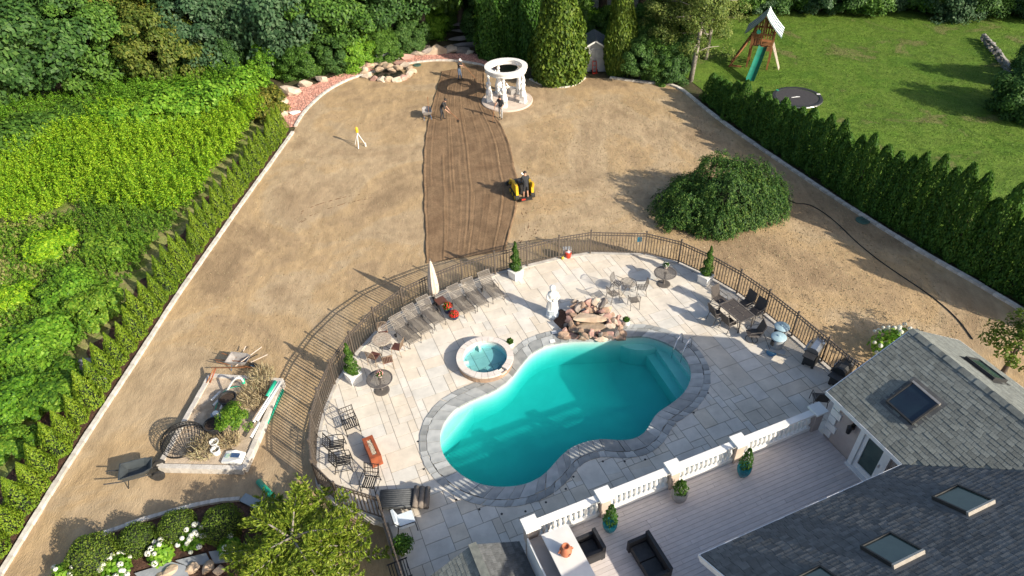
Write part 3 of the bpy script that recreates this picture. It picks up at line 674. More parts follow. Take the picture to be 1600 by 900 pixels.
# ------------------------------------------------------------------ house
RK = 1.72/3.0; EZ = 4.15
house = thing('house', 'stucco house with grey shingled gable roofs and skylights', 'house', W(15.7, 8.5, -.4)*0)
VE = (0, 0, 1)
def quad_slab(P, t, m, name, parent):            # slab of thickness t under the polygon P
    n = (P[1]-P[0]).cross(P[2]-P[0]).normalized()
    if n.z < 0: n = -n
    k = len(P); V = list(P)+[p-n*t for p in P]
    return MB().add(V, [tuple(range(k)), tuple(range(2*k-1, k-1, -1))]+[(i, k+i, k+(i+1) % k, (i+1) % k) for i in range(k)]).build(name, m, parent)
def shingles(parent, O, U, V, rows, ulen, ok, m, expo=.14, wid=.26, mx=300, name='shingle', key=None):
    """overlapping shingles on the plane through O, U along the eave, V up the slope"""
    N_ = U.cross(V).normalized()
    if N_.z < 0: N_ = -N_
    items = []
    for r in range(rows):
        u = 0.0; first = True
        while u < ulen:
            w = wid*(R.uniform(.3, 1.0) if first else R.uniform(.88, 1.12)); first = False; c = (u+w/2, r*expo)
            if ok(*c): items.append((u, r*expo, w))
            u += w
    if key: items.sort(key=key)
    L_ = expo*1.5; me = None; rest = MB()
    q = Matrix((U, V, N_)).transposed().to_4x4()
    for k, (u, v, w) in enumerate(items):
        t = .013*R.uniform(.8, 1.3)
        loc = O+U*(u+w/2)+V*(v+R.uniform(-.006, .006))
        P = [(-.5, 0, 0), (.5, 0, 0), (.5, L_, 0), (-.5, L_, 0), (-.5, 0, t), (.5, 0, t), (.5, L_, .003), (-.5, L_, .003)]
        Fc = [(4, 5, 6, 7), (0, 1, 5, 4), (1, 2, 6, 5), (3, 0, 4, 7)]
        if k < mx:
            if me is None: me = MB().add([(x, y, .014 if z > .004 else z) for x, y, z in P], Fc).mesh(name, m)
            o = put(name, me, None, parent); o.matrix_world = Matrix.Translation(loc+N_*.002) @ q @ Matrix.Diagonal((w-.012, 1, R.uniform(.7, 1.4), 1))
        else: rest.add([loc+N_*.002+U*(x*(w-.012))+V*y+N_*z for x, y, z in P], Fc)
    if rest.v: stuff(rest.build(name+'_rest', m, parent))
# wing walls
def wall_quad(P, name, m, parent): return MB().add(P, [(0, 1, 2, 3)]).build(name, m, parent)
WA, WB0, WB1 = 15.73, 10.2, 3.0
wallm = MB(); wallm.add([W(a, b, z) for z in (-.5, 4.12) for a, b in ((WA, WB1), (21.2, WB1), (21.2, WB0), (WA, WB0))], [(0, 1, 5, 4), (1, 2, 6, 5), (2, 3, 7, 6), (3, 0, 4, 7)])
wallm.add([W(WA, WB0, 4.12), W(21.2, WB0, 4.12), W(18.46, WB0, 5.68)], [(0, 1, 2)])
wing_wall = wallm.build('wing_wall', M_wall, house)
MB().add([W(a, b, z) for z in (-.5, 4.12) for a, b in ((8.5, -1), (WA-.005, -1), (WA-.005, 6.85), (8.5, 6.85))], [(0, 1, 5, 4), (1, 2, 6, 5), (2, 3, 7, 6), (3, 0, 4, 7)]).build('main_wall', M_wall, house)
for k in range(6):                               # quoins at the deck corner
    z = 2.12+k*.345; w = .42 if k % 2 else .30
    MB().box(W(WA-.02, WB0-w/2+.03, z+.155), (.07, w, .30), HROT).build('quoin', M_white, wing_wall)
# door with glass, white surround
door = bpy.data.objects.new('door', None); link(door, house)
f = MB(); db0, db1 = 8.95, 7.72
for b in (db0-.08, db1+.08): f.box(W(WA-.05, b, 2.0+1.08), (.14, .17, 2.16), HROT)
f.box(W(WA-.05, (db0+db1)/2, 4.02), (.14, db0-db1-.01, .18), HROT); f.box(W(WA-.09, (db0+db1)/2, 2.03), (.26, db0-db1+.02, .055), HROT); f.build('door_frame', M_fascia, door)
f = MB(); wdt = db0-db1-.36
for b in (db0-.24, db1+.24): f.box(W(WA-.02, b, 3.0), (.07, .14, 1.9), HROT)
for z in (2.17, 3.87): f.box(W(WA-.02, (db0+db1)/2, z), (.068, wdt, .24), HROT)
f.build('door_leaf', M_fascia, door); MB().box(W(WA-.005, (db0+db1)/2, 3.02), (.03, wdt, 1.5), HROT).build('glass_pane', M_gglass, door)
MB().box(W(WA-.09, db1+.24, 3.0), (.06, .03, .14), HROT).build('handle', M_steel, door)
for b in (9.28, 7.45):
    l = MB(); l.box(W(WA-.05, b, 3.5), (.06, .12, .22), HROT); l.bar(W(WA-.05, b, 3.58), W(WA-.2, b, 3.66), .03); l.lathe([(.02, .2), (.1, .13), (.075, -.16), (.03, -.22)], 8, W(WA-.2, b, 3.42)); l.build('wall_lantern', M_iron, house)
# roofs
ea, ra, gb = 15.45, 18.45, 10.45
rz_ = EZ+3*RK
wl = quad_slab([W(ea, gb, EZ), W(ea, 7.2, EZ), W(ra, 4.2, rz_), W(ra, gb, rz_)], .1, M_shingle, 'roof_wing_left', house)
wr = quad_slab([W(ra, gb, rz_), W(ra, 4.2, rz_), W(21.45, 7.2, EZ), W(21.45, gb, EZ)], .1, M_shingle, 'roof_wing_right', house)
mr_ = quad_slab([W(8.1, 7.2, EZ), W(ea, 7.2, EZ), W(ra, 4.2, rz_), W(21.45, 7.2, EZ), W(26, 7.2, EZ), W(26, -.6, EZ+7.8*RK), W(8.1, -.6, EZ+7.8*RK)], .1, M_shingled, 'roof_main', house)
SL = math.hypot(3, 3*RK); Uw = -BX; Vw = (AX*3+Vector((0, 0, 3*RK)))/SL; Vr = (-AX*3+Vector((0, 0, 3*RK)))/SL
shingles(wl, W(ea-.02, gb, EZ), Uw, Vw, 24, 6.3, lambda u, v: v < SL-.1 and u < 3.25+v*3/SL, M_shingle, key=lambda t: -t[0]*.2+t[1]*.1)
shingles(wr, W(21.47, gb, EZ), Uw, Vr, 24, 6.3, lambda u, v: v < SL-.1 and u < 3.25+v*3/SL, M_shingle)
Vm = (-BX*3+Vector((0, 0, 3*RK)))/SL
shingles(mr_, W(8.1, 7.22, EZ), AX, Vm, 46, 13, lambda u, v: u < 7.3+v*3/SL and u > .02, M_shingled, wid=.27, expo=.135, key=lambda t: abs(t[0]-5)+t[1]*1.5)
for (p, q) in ((W(ra, gb+.02, rz_+.03), W(ra, 4.3, rz_+.03)),):
    n = 22; cm = MB()
    for k in range(n):
        a, b = p.lerp(q, k/n), p.lerp(q, (k+1)/n+.01); z = .012*(k % 2)
        for s in (-1, 1):
            o_ = AX*(.17*s)-Vector((0, 0, .17*RK))
            cm.add([a+Vector((0, 0, .02+z)), b+Vector((0, 0, .008+z)), b+o_+Vector((0, 0, .008+z)), a+o_+Vector((0, 0, .02+z))], [(0, 1, 2, 3)])
    cm.build('ridge_cap', M_shingle, house)
tr = MB(); dz = Vector((0, 0, .10))
def fascia(p, q, h=.16, t=.035, up=.0): tr.bar(p-Vector((0, 0, h/2-up)), q-Vector((0, 0, h/2-up)), t, h)
fascia(W(ea-.035, gb+.03, EZ), W(ea-.035, 7.25, EZ)); fascia(W(8.05, 7.24, EZ), W(ea-.04, 7.24, EZ)); fascia(W(ea-.02, gb+.035, EZ-.02), W(ra, gb+.035, rz_-.02)); fascia(W(ra, gb+.035, rz_-.02), W(21.47, gb+.035, EZ-.02)); fascia(W(8.06, 7.2, EZ-.01), W(8.06, -.5, EZ-.01+7.7*RK), .2); fascia(W(21.48, gb, EZ), W(21.48, 7.3, EZ))
tr.build('fascia_trim', M_fascia, house)
def skylight(O, U, V, u0, u1, v0, v1, glass, name='skylight', lit_side=True):
    N_ = U.cross(V).normalized(); N_ = N_ if N_.z > 0 else -N_
    r = bpy.data.objects.new(name, None); link(r, house); h = .14
    P = lambda u, v, n: O+U*u+V*v+N_*n
    f = MB(); f2 = MB()
    for ii, (a, b, c, d) in enumerate(((u0, u1, v0, v0+.05), (u0, u1, v1-.07, v1), (u0, u0+.05, v0+.05, v1-.07), (u1-.05, u1, v0+.05, v1-.07))):
        (f2 if ii == 1 and lit_side else f).add([P(a, c, 0), P(b, c, 0), P(b, d, 0), P(a, d, 0), P(a, c, h), P(b, c, h), P(b, d, h), P(a, d, h)], [(4, 5, 6, 7), (0, 1, 5, 4), (1, 2, 6, 5), (2, 3, 7, 6), (3, 0, 4, 7), (3, 2, 1, 0)])
    f.build('frame', M_lead, r)
    if f2.v: f2.build('lit_side', M_alu, r)  # upslope frame side made pale: its light is put into the colour
    MB().add([P(u0+.04, v0+.04, h*.72), P(u1-.04, v0+.04, h*.72), P(u1-.04, v1-.06, h*.72), P(u0+.04, v1-.06, h*.72)], [(0, 1, 2, 3)]).build('glass_pane', glass, r)
    fl = MB(); fl.add([P(u0-.12, v0-.16, .024), P(u1+.12, v0-.16, .024), P(u1+.12, v1+.14, .03), P(u0-.12, v1+.14, .03)], [(0, 1, 2, 3)]); fl.build('flashing', M_lead if not lit_side else M_shingled, r)
rs = SL/3
skylight(W(ea, gb, EZ), Uw, Vw, gb-9.03, gb-7.98, (16.36-ea)*rs, (17.3-ea)*rs, M_glass)
skylight(W(21.45, gb, EZ), Uw, Vr, gb-9.1, gb-8.02, (21.45-20.4)*rs, (21.45-19.5)*rs, M_gglass, lit_side=False)
for a0, a1 in ((9.3, 10.12), (11.41, 12.42), (14.45, 15.42)):
    b0, b1 = (5.24, 4.34) if a0 < 14 else (5.66, 4.72)
    skylight(W(8.1, 7.2, EZ), AX, Vm, a0-8.1, a1-8.1, (7.2-b0)*rs, (7.2-b1)*rs, M_gglass)

# ------------------------------------------------------------------ raised deck with balustrade and bar
deck = thing('raised_deck', 'raised deck of pale grey boards between balustrade and house', 'deck')
MB().add([W(a, b, z) for z in (-.4, 1.955) for a, b in ((4.35, 6.9), (15.72, 6.9), (15.72, 10.82), (4.35, 10.82))], [(0, 1, 5, 4), (1, 2, 6, 5), (2, 3, 7, 6), (3, 0, 4, 7), (4, 5, 6, 7)]).build('deck_base', M_wall, deck)
nb = 27; bw = (10.80-6.9)/nb
for k in range(nb):
    a = 4.36; b = 6.9+bw*(k+.5); first = True
    while a < 15.7:
        L_ = R.uniform(1.5, 4.9) if first else R.choice([3.66, 4.88, 3.66]); first = False; e = min(a+L_, 15.71)
        if 15.71-e < .6: e = 15.71
        MB().box((0, 0, 0), (e-a-.006, bw-.008, .04), 0).build('deck_board', M_deckb, deck, W((a+e)/2, b, 1.978+R.uniform(-.001, .001)), HROT); a = e
bal = thing('balustrade', 'white cast balustrade with pillars along the edge of the raised deck', 'balustrade')
BB_ = 10.62; pa = [4.45, 7.02, 9.61, 12.2, 15.55]
prof = [(.055, 0), (.06, .03), (.035, .06), (.045, .12), (.075, .22), (.08, .30), (.06, .38), (.035, .47), (.032, .53), (.05, .56), (.055, .62)]
bal_me = autosmooth(MB().lathe(prof, 10).mesh('baluster', M_white))
for i, a in enumerate(pa):
    p = MB().box(W(a, BB_, 2.48), (.34, .34, .98), HROT).build('pillar', M_wall if i in (4,) else mat('beige_pillar_stone', (.56, .45, .37), (.48, .38, .31), 3, .8, bump=.1), bal)
    c = MB().box(W(a, BB_, 3.0), (.50, .50, .08), HROT).box(W(a, BB_, 2.955), (.42, .42, .04), HROT).build('pillar_cap', M_white, p)
for i in range(4):
    a0, a1 = pa[i]+.17, pa[i+1]-.17
    MB().box(W((a0+a1)/2, BB_, 2.90), (a1-a0, .24, .10), HROT).box(W((a0+a1)/2, BB_, 2.84), (a1-a0, .16, .04), HROT).build('top_rail', M_white, bal)
    MB().box(W((a0+a1)/2, BB_, 2.1), (a1-a0, .2, .16), HROT).build('bottom_rail', M_white, bal)
    n = 12 if i < 3 else 16
    for k in range(n): put('baluster', bal_me, None, bal, W(a0+(a1-a0)*(k+.5)/n, BB_, 2.18), (0, 0, R.uniform(0, 6)), (1, 1, 1.035))
bar_ = thing('outdoor_bar', 'white topped outdoor bar counter at the end of the deck', 'bar counter')
MB().box(W(5.05, 8.6, 2.46), (.66, 2.9, .92), HROT).build('bar_base', M_wall, bar_)
MB().box(W(5.05, 8.6, 2.97), (.90, 3.1, .07), HROT).build('bar_top', mat('white_counter_stone', (.74, .72, .68), (.64, .62, .59), 2, .35), bar_)
MB().box(W(4.48, 8.75, 2.3), (.40, 3.2, .62), HROT).build('side_ledge', mat('grey_ledge_stone', (.33, .29, .265), (.27, .24, .22), 2, .7), bar_)
MB().box(W(4.25, 8.75, 1.3), (.05, 3.3, 2.7), HROT).build('white_panel', M_white, bar_)
q = W(5.0, 9.3, 3.006)
pot = thing('clay_pot', 'open terracotta clay jar standing on the white bar top', 'pot', q, .3)
autosmooth(MB().lathe([(.11, 0), (.17, .08), (.19, .2), (.16, .32), (.10, .40), (.115, .44), (.09, .44), (.07, .38)], 18).mesh('jar', M_terra)); put('jar', bpy.data.meshes['jar'], None, pot)
MB().lathe([(.055, 0), (.05, .012)], 10).build('opening', M_black, pot, (.05, -.165, .2)).rotation_euler = (PI/2, 0, .3)
for s in (-1, 1): MB().tube([(s*.15, 0, .12), (s*.23, 0, .2), (s*.17, 0, .3)], .022, 6).build('ear', M_terra, pot)

# pavilion roof below the deck
pav = thing('patio_pavilion', 'small gabled shingle roof beside the bar on the lower patio', 'pavilion')
pz, pr, pb = 2.45, 2.65, 11.0; lz, rzz = pz-1.9*RK, pz-1.55*RK
l_ = quad_slab([W(.75, pb, lz), W(.75, 5, lz), W(pr, 5, pz), W(pr, pb, pz)], .1, M_shingle, 'roof_left', pav)
r_ = quad_slab([W(pr, pb, pz), W(pr, 5, pz), W(4.2, 5, rzz), W(4.2, pb, rzz)], .1, M_shingled, 'roof_right', pav)  # shaded slope takes the darker shingle, its shade painted in
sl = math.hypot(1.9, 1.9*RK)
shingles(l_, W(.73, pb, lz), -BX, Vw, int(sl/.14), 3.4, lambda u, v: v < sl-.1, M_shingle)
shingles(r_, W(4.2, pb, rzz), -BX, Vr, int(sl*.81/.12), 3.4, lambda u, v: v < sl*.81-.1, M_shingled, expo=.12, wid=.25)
MB().bar(W(pr, pb+.02, pz+.03), W(pr, 5, pz+.03), .26, .05).build('ridge_cap', M_shingle, pav)
for a, b in ((1.0, 10.7), (4.0, 10.7), (1.0, 6), (4.0, 6)): MB().box(W(a, b, .65), (.16, .16, 1.3), HROT).build('post', M_white, pav)
MB().bar(W(.9, 10.9, 1.26), W(4.1, 10.9, 1.26), .1, .12).build('beam', M_white, pav)

# deck planters and wicker seats
def shrub_in(parent, h, r, z, m, seed, n=900, leaf=.07, cone=True):
    me = cone_tree('foliage', seed, n, h, r, leaf, .6) if cone else ball('foliage', seed, n, leaf/r)
    o = put('foliage', me, m, parent, (0, 0, z if cone else z+r*.7), (0, 0, 0), None if cone else r); return o
def planter(px, py, z, prof, m, label, h, r, seed, group=None, leafm=None, nm='potted_shrub', cone=True, n=900, leaf=.07):
    q = g(px, py, z); t = thing(nm, label, 'planter', q, R.uniform(0, 6), group)
    me = autosmooth(MB().lathe(prof, 20).mesh('pot', m)); put('pot', me, None, t)
    top = prof[-1][1]; MB().lathe([(prof[-1][0]*.92, top-.05), (prof[-1][0]*.92, top-.03)], 16).build('soil', M_soilp, t)
    shrub_in(t, h, r, top-.06, leafm or L_top, seed, n, leaf, cone); return t
urn = [(.13, 0), (.19, .12), (.235, .28), (.24, .38), (.215, .45), (.24, .48), (.235, .5), (.2, .5)]
planter(952, 828, 2, urn, M_tealg, 'teal glazed pot with upright shrub by the bar end of balustrade', .98, .22, 41, leafm=L_thuja)
planter(1060, 780, 2, [(.17, 0), (.25, .15), (.27, .35), (.24, .5), (.2, .54), (.18, .54)], M_greypot, 'grey stone pot with low round conifer against the balustrade', .55, .25, 42, leafm=L_top)
planter(1160, 742, 2, urn, M_tealg, 'teal glazed pot with upright shrub nearest the house door', 1.02, .22, 43, leafm=L_thuja)
def wicker(px, py, z, w, d, rz, label):
    q = g(px, py, z); t = thing('wicker_sofa' if w > 1 else 'wicker_armchair', label, 'sofa' if w > 1 else 'armchair', q, rz)
    MB().box((0, .02, .22), (w-.14, d-.1, .16)).build('seat', M_wick, t); MB().box((0, d/2-.06, .42), (w, .11, .66)).build('backrest', M_wick, t)
    for s in (-1, 1): MB().box((s*(w/2-.05), -.05, .36), (.1, d-.12, .5)).build('armrest', M_wick, t)
    for k in range(2 if w > 1 else 1):
        cw = (w-.22)/(2 if w > 1 else 1); MB().box((-(w-.22)/2+cw*(k+.5), -.03, .35), (cw-.02, d-.2, .1), tap=.95).build('cushion', M_black, t)
    for sx in (-1, 1):
        for sy in (-1, 1): MB().box((sx*(w/2-.06), sy*(d/2-.08), .07), (.06, .06, .14)).build('leg', M_black, t)
wicker(920, 866, 2, .72, .75, HROT-PI/2, 'square black wicker armchair next to the white bar')
wicker(1012, 884, 2, 1.35, .75, HROT-PI/2, 'long black wicker sofa in the middle of the deck')
# ------------------------------------------------------------------ vegetation
oakA = crown('crown', 1, 105, 290, .075, .95, zmin=-.85, shell=(.6, 1.0), cr=(.2, .32)); oakB = crown('crown', 2, 95, 300, .08, .9, zmin=-.85, shell=(.55, 1.02), cr=(.2, .34)); oakC = crown('crown', 3, 120, 250, .072, 1.05, zmin=-.9, shell=(.6, 1.0), cr=(.17, .3))
tk = trunk_mesh('trunk', 1, 1.0, .045, 5, .45)
def tree(px, py, H, Rr, me, lm, label, group=None, z=YZ, name='deciduous_tree', low=.0, tm=None, cz=None):
    q = g(px, py, z); t = thing(name, label, 'tree', q, R.uniform(0, 6), group)
    c = put('crown', me.copy(), lm, t, (0, 0, cz if cz else H-Rr*.95), (0, 0, R.uniform(0, 6)), (Rr, Rr, Rr*R.uniform(.95, 1.15))) if False else None
    key = (me.name, lm.name)
    if key not in CR:
        CR[key] = me.copy(); CR[key].materials.clear(); CR[key].materials.append(lm)
    put('crown', CR[key], None, t, (0, 0, cz if cz else H-Rr*.95), (0, 0, R.uniform(0, 6)), (Rr, Rr, Rr*R.uniform(.95, 1.15)))
    put('trunk', tk, M_bark, t, (0, 0, 0), (0, 0, 0), (H*.9, H*.9, H*.8)); return t
CR = {}
FT = [  # ground pixel, height, radius, mesh, leaves, label
    (15, 168, 9.5, 5.0, oakA, L_oak, 'large green oak at the left edge of the wood'),
    (100, 150, 9, 4.6, oakB, L_oak, 'broad green oak behind the tall weeds, second from left edge'),
    (168, 138, 8, 3.6, oakC, L_oak2, 'smaller green maple left of the yellowing tree'),
    (212, 112, 10.5, 3.4, oakB, L_yell, 'tree with yellowing crown among the green trees of the wood'),
    (266, 128, 5.8, 3.4, oakC, leaf_mat('olive_leaves', [(.045, .08, .012), (.08, .125, .018), (.13, .17, .028), (.19, .21, .04)], .4), 'low olive-green tree in front of the dark trees'),
    (335, 100, 8, 4.0, oakA, L_blue, 'dark bluish-green tree right of the yellowing tree'),
    (402, 96, 8, 4.0, oakC, L_blue, 'dark bluish-green tree above the bright shrubs'),
    (458, 98, 8, 4.2, oakB, L_blue, 'dark bluish-green tree behind the pink gravel bed'),
    (512, 96, 8, 3.4, oakA, L_oak2, 'bright maple above the bend of the gravel bed'),
    (566, 84, 8, 3.6, oakC, L_oak2, 'bright maple right behind the rock pond'),
    (618, 80, 8, 3.3, oakB, L_oak, 'green tree behind the boulders left of the stone steps'),
    (664, 70, 9, 3.2, oakA, L_oak, 'green tree overhanging the stone steps'),
    (722, 48, 10, 3.6, oakC, L_oak, 'dark tree behind the stone steps')]
for a in FT: tree(*a, group='trees at the edge of the wood')
for i, (px, py) in enumerate(((-45, 120), (45, 108), (125, 98), (190, 80), (262, 82), (330, 66), (395, 62), (460, 60), (525, 56), (590, 52), (655, 44), (700, 30), (760, 36), (820, 40), (880, 40), (940, 42), (1000, 48), (1060, 44), (-60, 60), (80, 50), (220, 44), (360, 36), (500, 30), (620, 22))):
    tree(px, py, 11.5+R.uniform(-1, 1.5), 4.6+R.uniform(-.4, .5), (oakA, oakB, oakC)[i % 3], (L_oak, L_blue, L_oak2, L_oak)[i % 4], 'tree standing farther back in the dark wood', group='trees deeper in the wood', name='woodland_tree')
# low evergreen understory in front of the trunks
for i, (px, py) in enumerate(((300, 118), (360, 116), (430, 116), (480, 118), (525, 110), (560, 102), (600, 94), (640, 80), (672, 60), (690, 46), (748, 60), (760, 50), (716, 26), (900, 70), (922, 62), (944, 66), (980, 74))):
    tree(px, py, 2.6+R.uniform(0, .8), 1.7, (oakC, oakA)[i % 2], (L_oak2, L_oak, L_knot)[i % 3], 'leafy shrub at the foot of the woodland trees', group='understory shrubs along the wood', name='understory_shrub', cz=1.2)
# shrub line beyond the neighbouring lawn
for i in range(17):
    px = 1115+i*33; py = 14+4*math.sin(i*1.3)+(6 if i > 10 else 0)
    tree(px, py, 4.6+R.uniform(0, 1.5), 2.5+R.uniform(0, .7), (oakA, oakB, oakC)[i % 3], (L_oak, L_oak2, L_blue)[i % 3], 'shrubby tree in the row behind the neighbouring lawn', group='tree row behind the lawn', name='boundary_tree', cz=2.2)
for i in range(9):
    tree(1105+i*66, -14, 10, 4.6, (oakB, oakC, oakA)[i % 3], (L_oak, L_blue)[i % 2], 'tall tree behind the shrub row of the lawn', group='tall trees behind the lawn', name='boundary_tall_tree')
tree(1592, 178, 3.6, 2.2, oakB, L_oak, 'dense shrub by the low wall at the right edge of the lawn', name='lawn_shrub', cz=1.5)
tree(1612, 132, 3.2, 1.9, oakC, L_oak, 'dark shrub behind the low wall at the right edge', name='lawn_shrub', cz=1.4)
for px, py, H in ((1690, 182, 4.5), (1720, 215, 4.2)): tree(px, py, H, 1.3, oakA, L_oak, 'lawn tree just past the right edge of the picture', group='trees past the right edge')

# conifers near the gazebo
colA = cone_tree('crown', 21, 9000, 1.0, .115, .030, .42, .10); colB = cone_tree('crown', 22, 9000, 1.0, .12, .030, .42, .10)
def conifer(px, py, H, rs, me, lm, label, group=None, name='conifer', z=YZ, trunk=True):
    q = g(px, py, z); t = thing(name, label, 'tree', q, R.uniform(0, 6), group); key = (me.name, lm.name)
    if key not in CR: CR[key] = me.copy(); CR[key].materials.clear(); CR[key].materials.append(lm)
    put('crown', CR[key], None, t, (0, 0, 0), (0, 0, 0), (H*rs, H*rs, H))
    if trunk: MB().tube([(0, 0, -.1), (0, 0, H*.5), (0, 0, H*.85)], [H*.02, H*.012, .005], 6).build('trunk', M_bark, t)
    return t
for i, px in enumerate((765, 786, 806, 828)): conifer(px, (90, 84, 86, 92)[i], 9.0, 1.0, (colA, colB)[i % 2], L_thuja, 'tall dark column of arborvitae behind the gazebo', 'columnar arborvitae behind the gazebo', 'columnar_arborvitae')
gold = cone_tree('crown', 23, 16000, 1.0, .26, .034, .62, .07, asp=.55)
conifer(873, 124, 8.6, 1.0, gold, L_thujab, 'broad golden-green thuja right of the white gazebo', name='golden_thuja')
conifer(966, 112, 8.2, .62, gold, L_thujab, 'narrower golden-green thuja right of the grey shed', name='golden_thuja')
for i, (px, py, H) in enumerate(((1000, 122, 3.2), (1025, 124, 2.6), (1045, 126, 2.2), (1010, 100, 5), (1042, 104, 4.5))): tree(px, py, H, 1.5 if i < 3 else 2.0, (oakA, oakC)[i % 2], (L_oak, L_oak2)[i % 2], 'shrub in the thicket between thuja and pale-trunked tree', group='thicket by the pale-trunked trees', name='thicket_shrub', cz=H*.5)
def birch(px, py, H, label, seed, lean):
    q = g(px, py, YZ); t = thing('pale_trunked_tree', label, 'tree', q); m = MB(); rr = random.Random(seed)
    m.tube([(0, 0, -.1), (lean*.3, 0, H*.3), (lean*.6, .1, H*.6), (lean, 0, H)], [.22, .17, .13, .04], 8)
    for k in range(9):
        z = H*(.25+.07*k); a = rr.uniform(0, 6.28); L_ = rr.uniform(1.6, 3); b = Vector((lean*z/H, 0, z)); e = b+Vector((math.cos(a)*L_, math.sin(a)*L_, rr.uniform(.1, .8)))
        m.tube([b, b.lerp(e, .5)+Vector((0, 0, .15)), e], [.06, .04, .012], 5)
    m.build('trunk', M_pbark, t, smooth=True)
    me = crown('crown', seed, 90, 130, .055, 1.25, zmin=-1, shell=(.2, 1.0), cr=(.16, .28), asp=.5); put('crown', me, L_fine, t, (lean*.5, 0, H*.62), (0, 0, 0), (2.7, 2.7, 3.1))
birch(1079, 126, 9, 'pale-trunked tree with airy foliage at the corner of the yard', 31, .5)
birch(1056, 98, 9.5, 'second pale-trunked tree, just behind the corner tree', 32, -.2)
birch(1030, 112, 7.5, 'airy pale green tree among the thicket beside the thuja', 34, .2)
birch(1102, 92, 8.0, 'airy pale green tree left of the wooden play tower', 33, .3)

# right arborvitae hedge, young hedge on the left
hA = [cone_tree('crown', 50+i, 4200, 1.0, .215, .038, .56, .14, asp=.45, tight=.84) for i in range(4)]
KRo = []
P = resample(smooth_open(KR), 200)
for i, p in enumerate(P):
    t = (P[min(i+1, 199)]-P[max(i-1, 0)]).normalized(); KRo.append(p+Vector((-t.y, t.x, 0))*(-1.0 if t.x*1+0 > 9 else 1.0))
side = 1
Q = KRo; Q = [p for p in Q if p.y < 48.2]
n = int(length(Q)/.78); Q = resample(Q, n+1)
for i, p in enumerate(Q):
    H = 2.0
    while H < 6:
        tx_, ty_ = proj((p.x, p.y, YZ+H))
        if ty_ < np.interp(tx_, [1095, 1130, 1165, 1200, 1240, 1280, 1320, 1360, 1400, 1450, 1500, 1550, 1600, 1700], [108, 119, 133, 149, 164, 179, 192, 205, 218, 238, 254, 278, 302, 350]): break
        H += .05
    H *= R.uniform(.82, 1.1); t = thing('hedge_arborvitae', 'arborvitae in the tall dark hedge between yard and lawn', 'hedge tree', (p.x+R.uniform(-.12, .12), p.y+R.uniform(-.12, .12), YZ), R.uniform(0, 6), 'tall hedge along the right of the yard')
    put('crown', hA[R.randrange(4)], L_thuja, t, (0, 0, 0), (0, 0, 0), (3.6*R.uniform(.8, 1.15), 3.6*R.uniform(.8, 1.15), H)); MB().tube([(0, 0, -.1), (0, 0, H*.8)], [.06, .01], 5).build('trunk', M_bark, t)
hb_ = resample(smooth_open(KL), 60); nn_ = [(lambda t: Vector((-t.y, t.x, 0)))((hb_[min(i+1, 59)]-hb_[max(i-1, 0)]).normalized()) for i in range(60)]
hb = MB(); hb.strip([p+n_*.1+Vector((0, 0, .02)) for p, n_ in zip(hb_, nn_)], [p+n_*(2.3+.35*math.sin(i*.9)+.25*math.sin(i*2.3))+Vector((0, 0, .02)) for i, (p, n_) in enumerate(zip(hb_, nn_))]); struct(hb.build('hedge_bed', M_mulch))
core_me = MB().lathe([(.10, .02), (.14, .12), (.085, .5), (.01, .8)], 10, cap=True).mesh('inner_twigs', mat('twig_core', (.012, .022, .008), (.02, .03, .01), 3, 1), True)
hB = [cone_tree('crown', 60+i, 2400, 1.0, .26, .042, .95, .06, asp=.45, tight=.9) for i in range(3)]
P = resample(smooth_open(KL), 200); Q = []
for i, p in enumerate(P):
    t = (P[min(i+1, 199)]-P[max(i-1, 0)]).normalized(); Q.append(p+Vector((-t.y, t.x, 0))*.72)
n = int(length(Q)/.84); Q = resample(Q, n+1)
for i, p in enumerate(Q):
    if i < 1: continue
    f = i/n; H = (1.4+.75*min(1, f*2.2))*R.uniform(.86, 1.12); wd_ = 1.3-.42*min(1, f*2)
    t = thing('young_arborvitae', 'young bright green arborvitae in the low hedge along the left kerb', 'hedge tree', (p.x+R.uniform(-.08, .08), p.y+R.uniform(-.08, .08), YZ), R.uniform(0, 6), 'young hedge along the left kerb')
    put('crown', hB[i % 3], L_thujay, t, (0, 0, 0), (0, 0, 0), (H*wd_, H*wd_, H)); put('inner_twigs', core_me, None, t, (0, 0, 0), (0, 0, 0), (H*wd_, H*wd_, H)); MB().tube([(0, 0, -.1), (0, 0, H*.75)], [.035, .01], 5).build('trunk', M_bark, t)

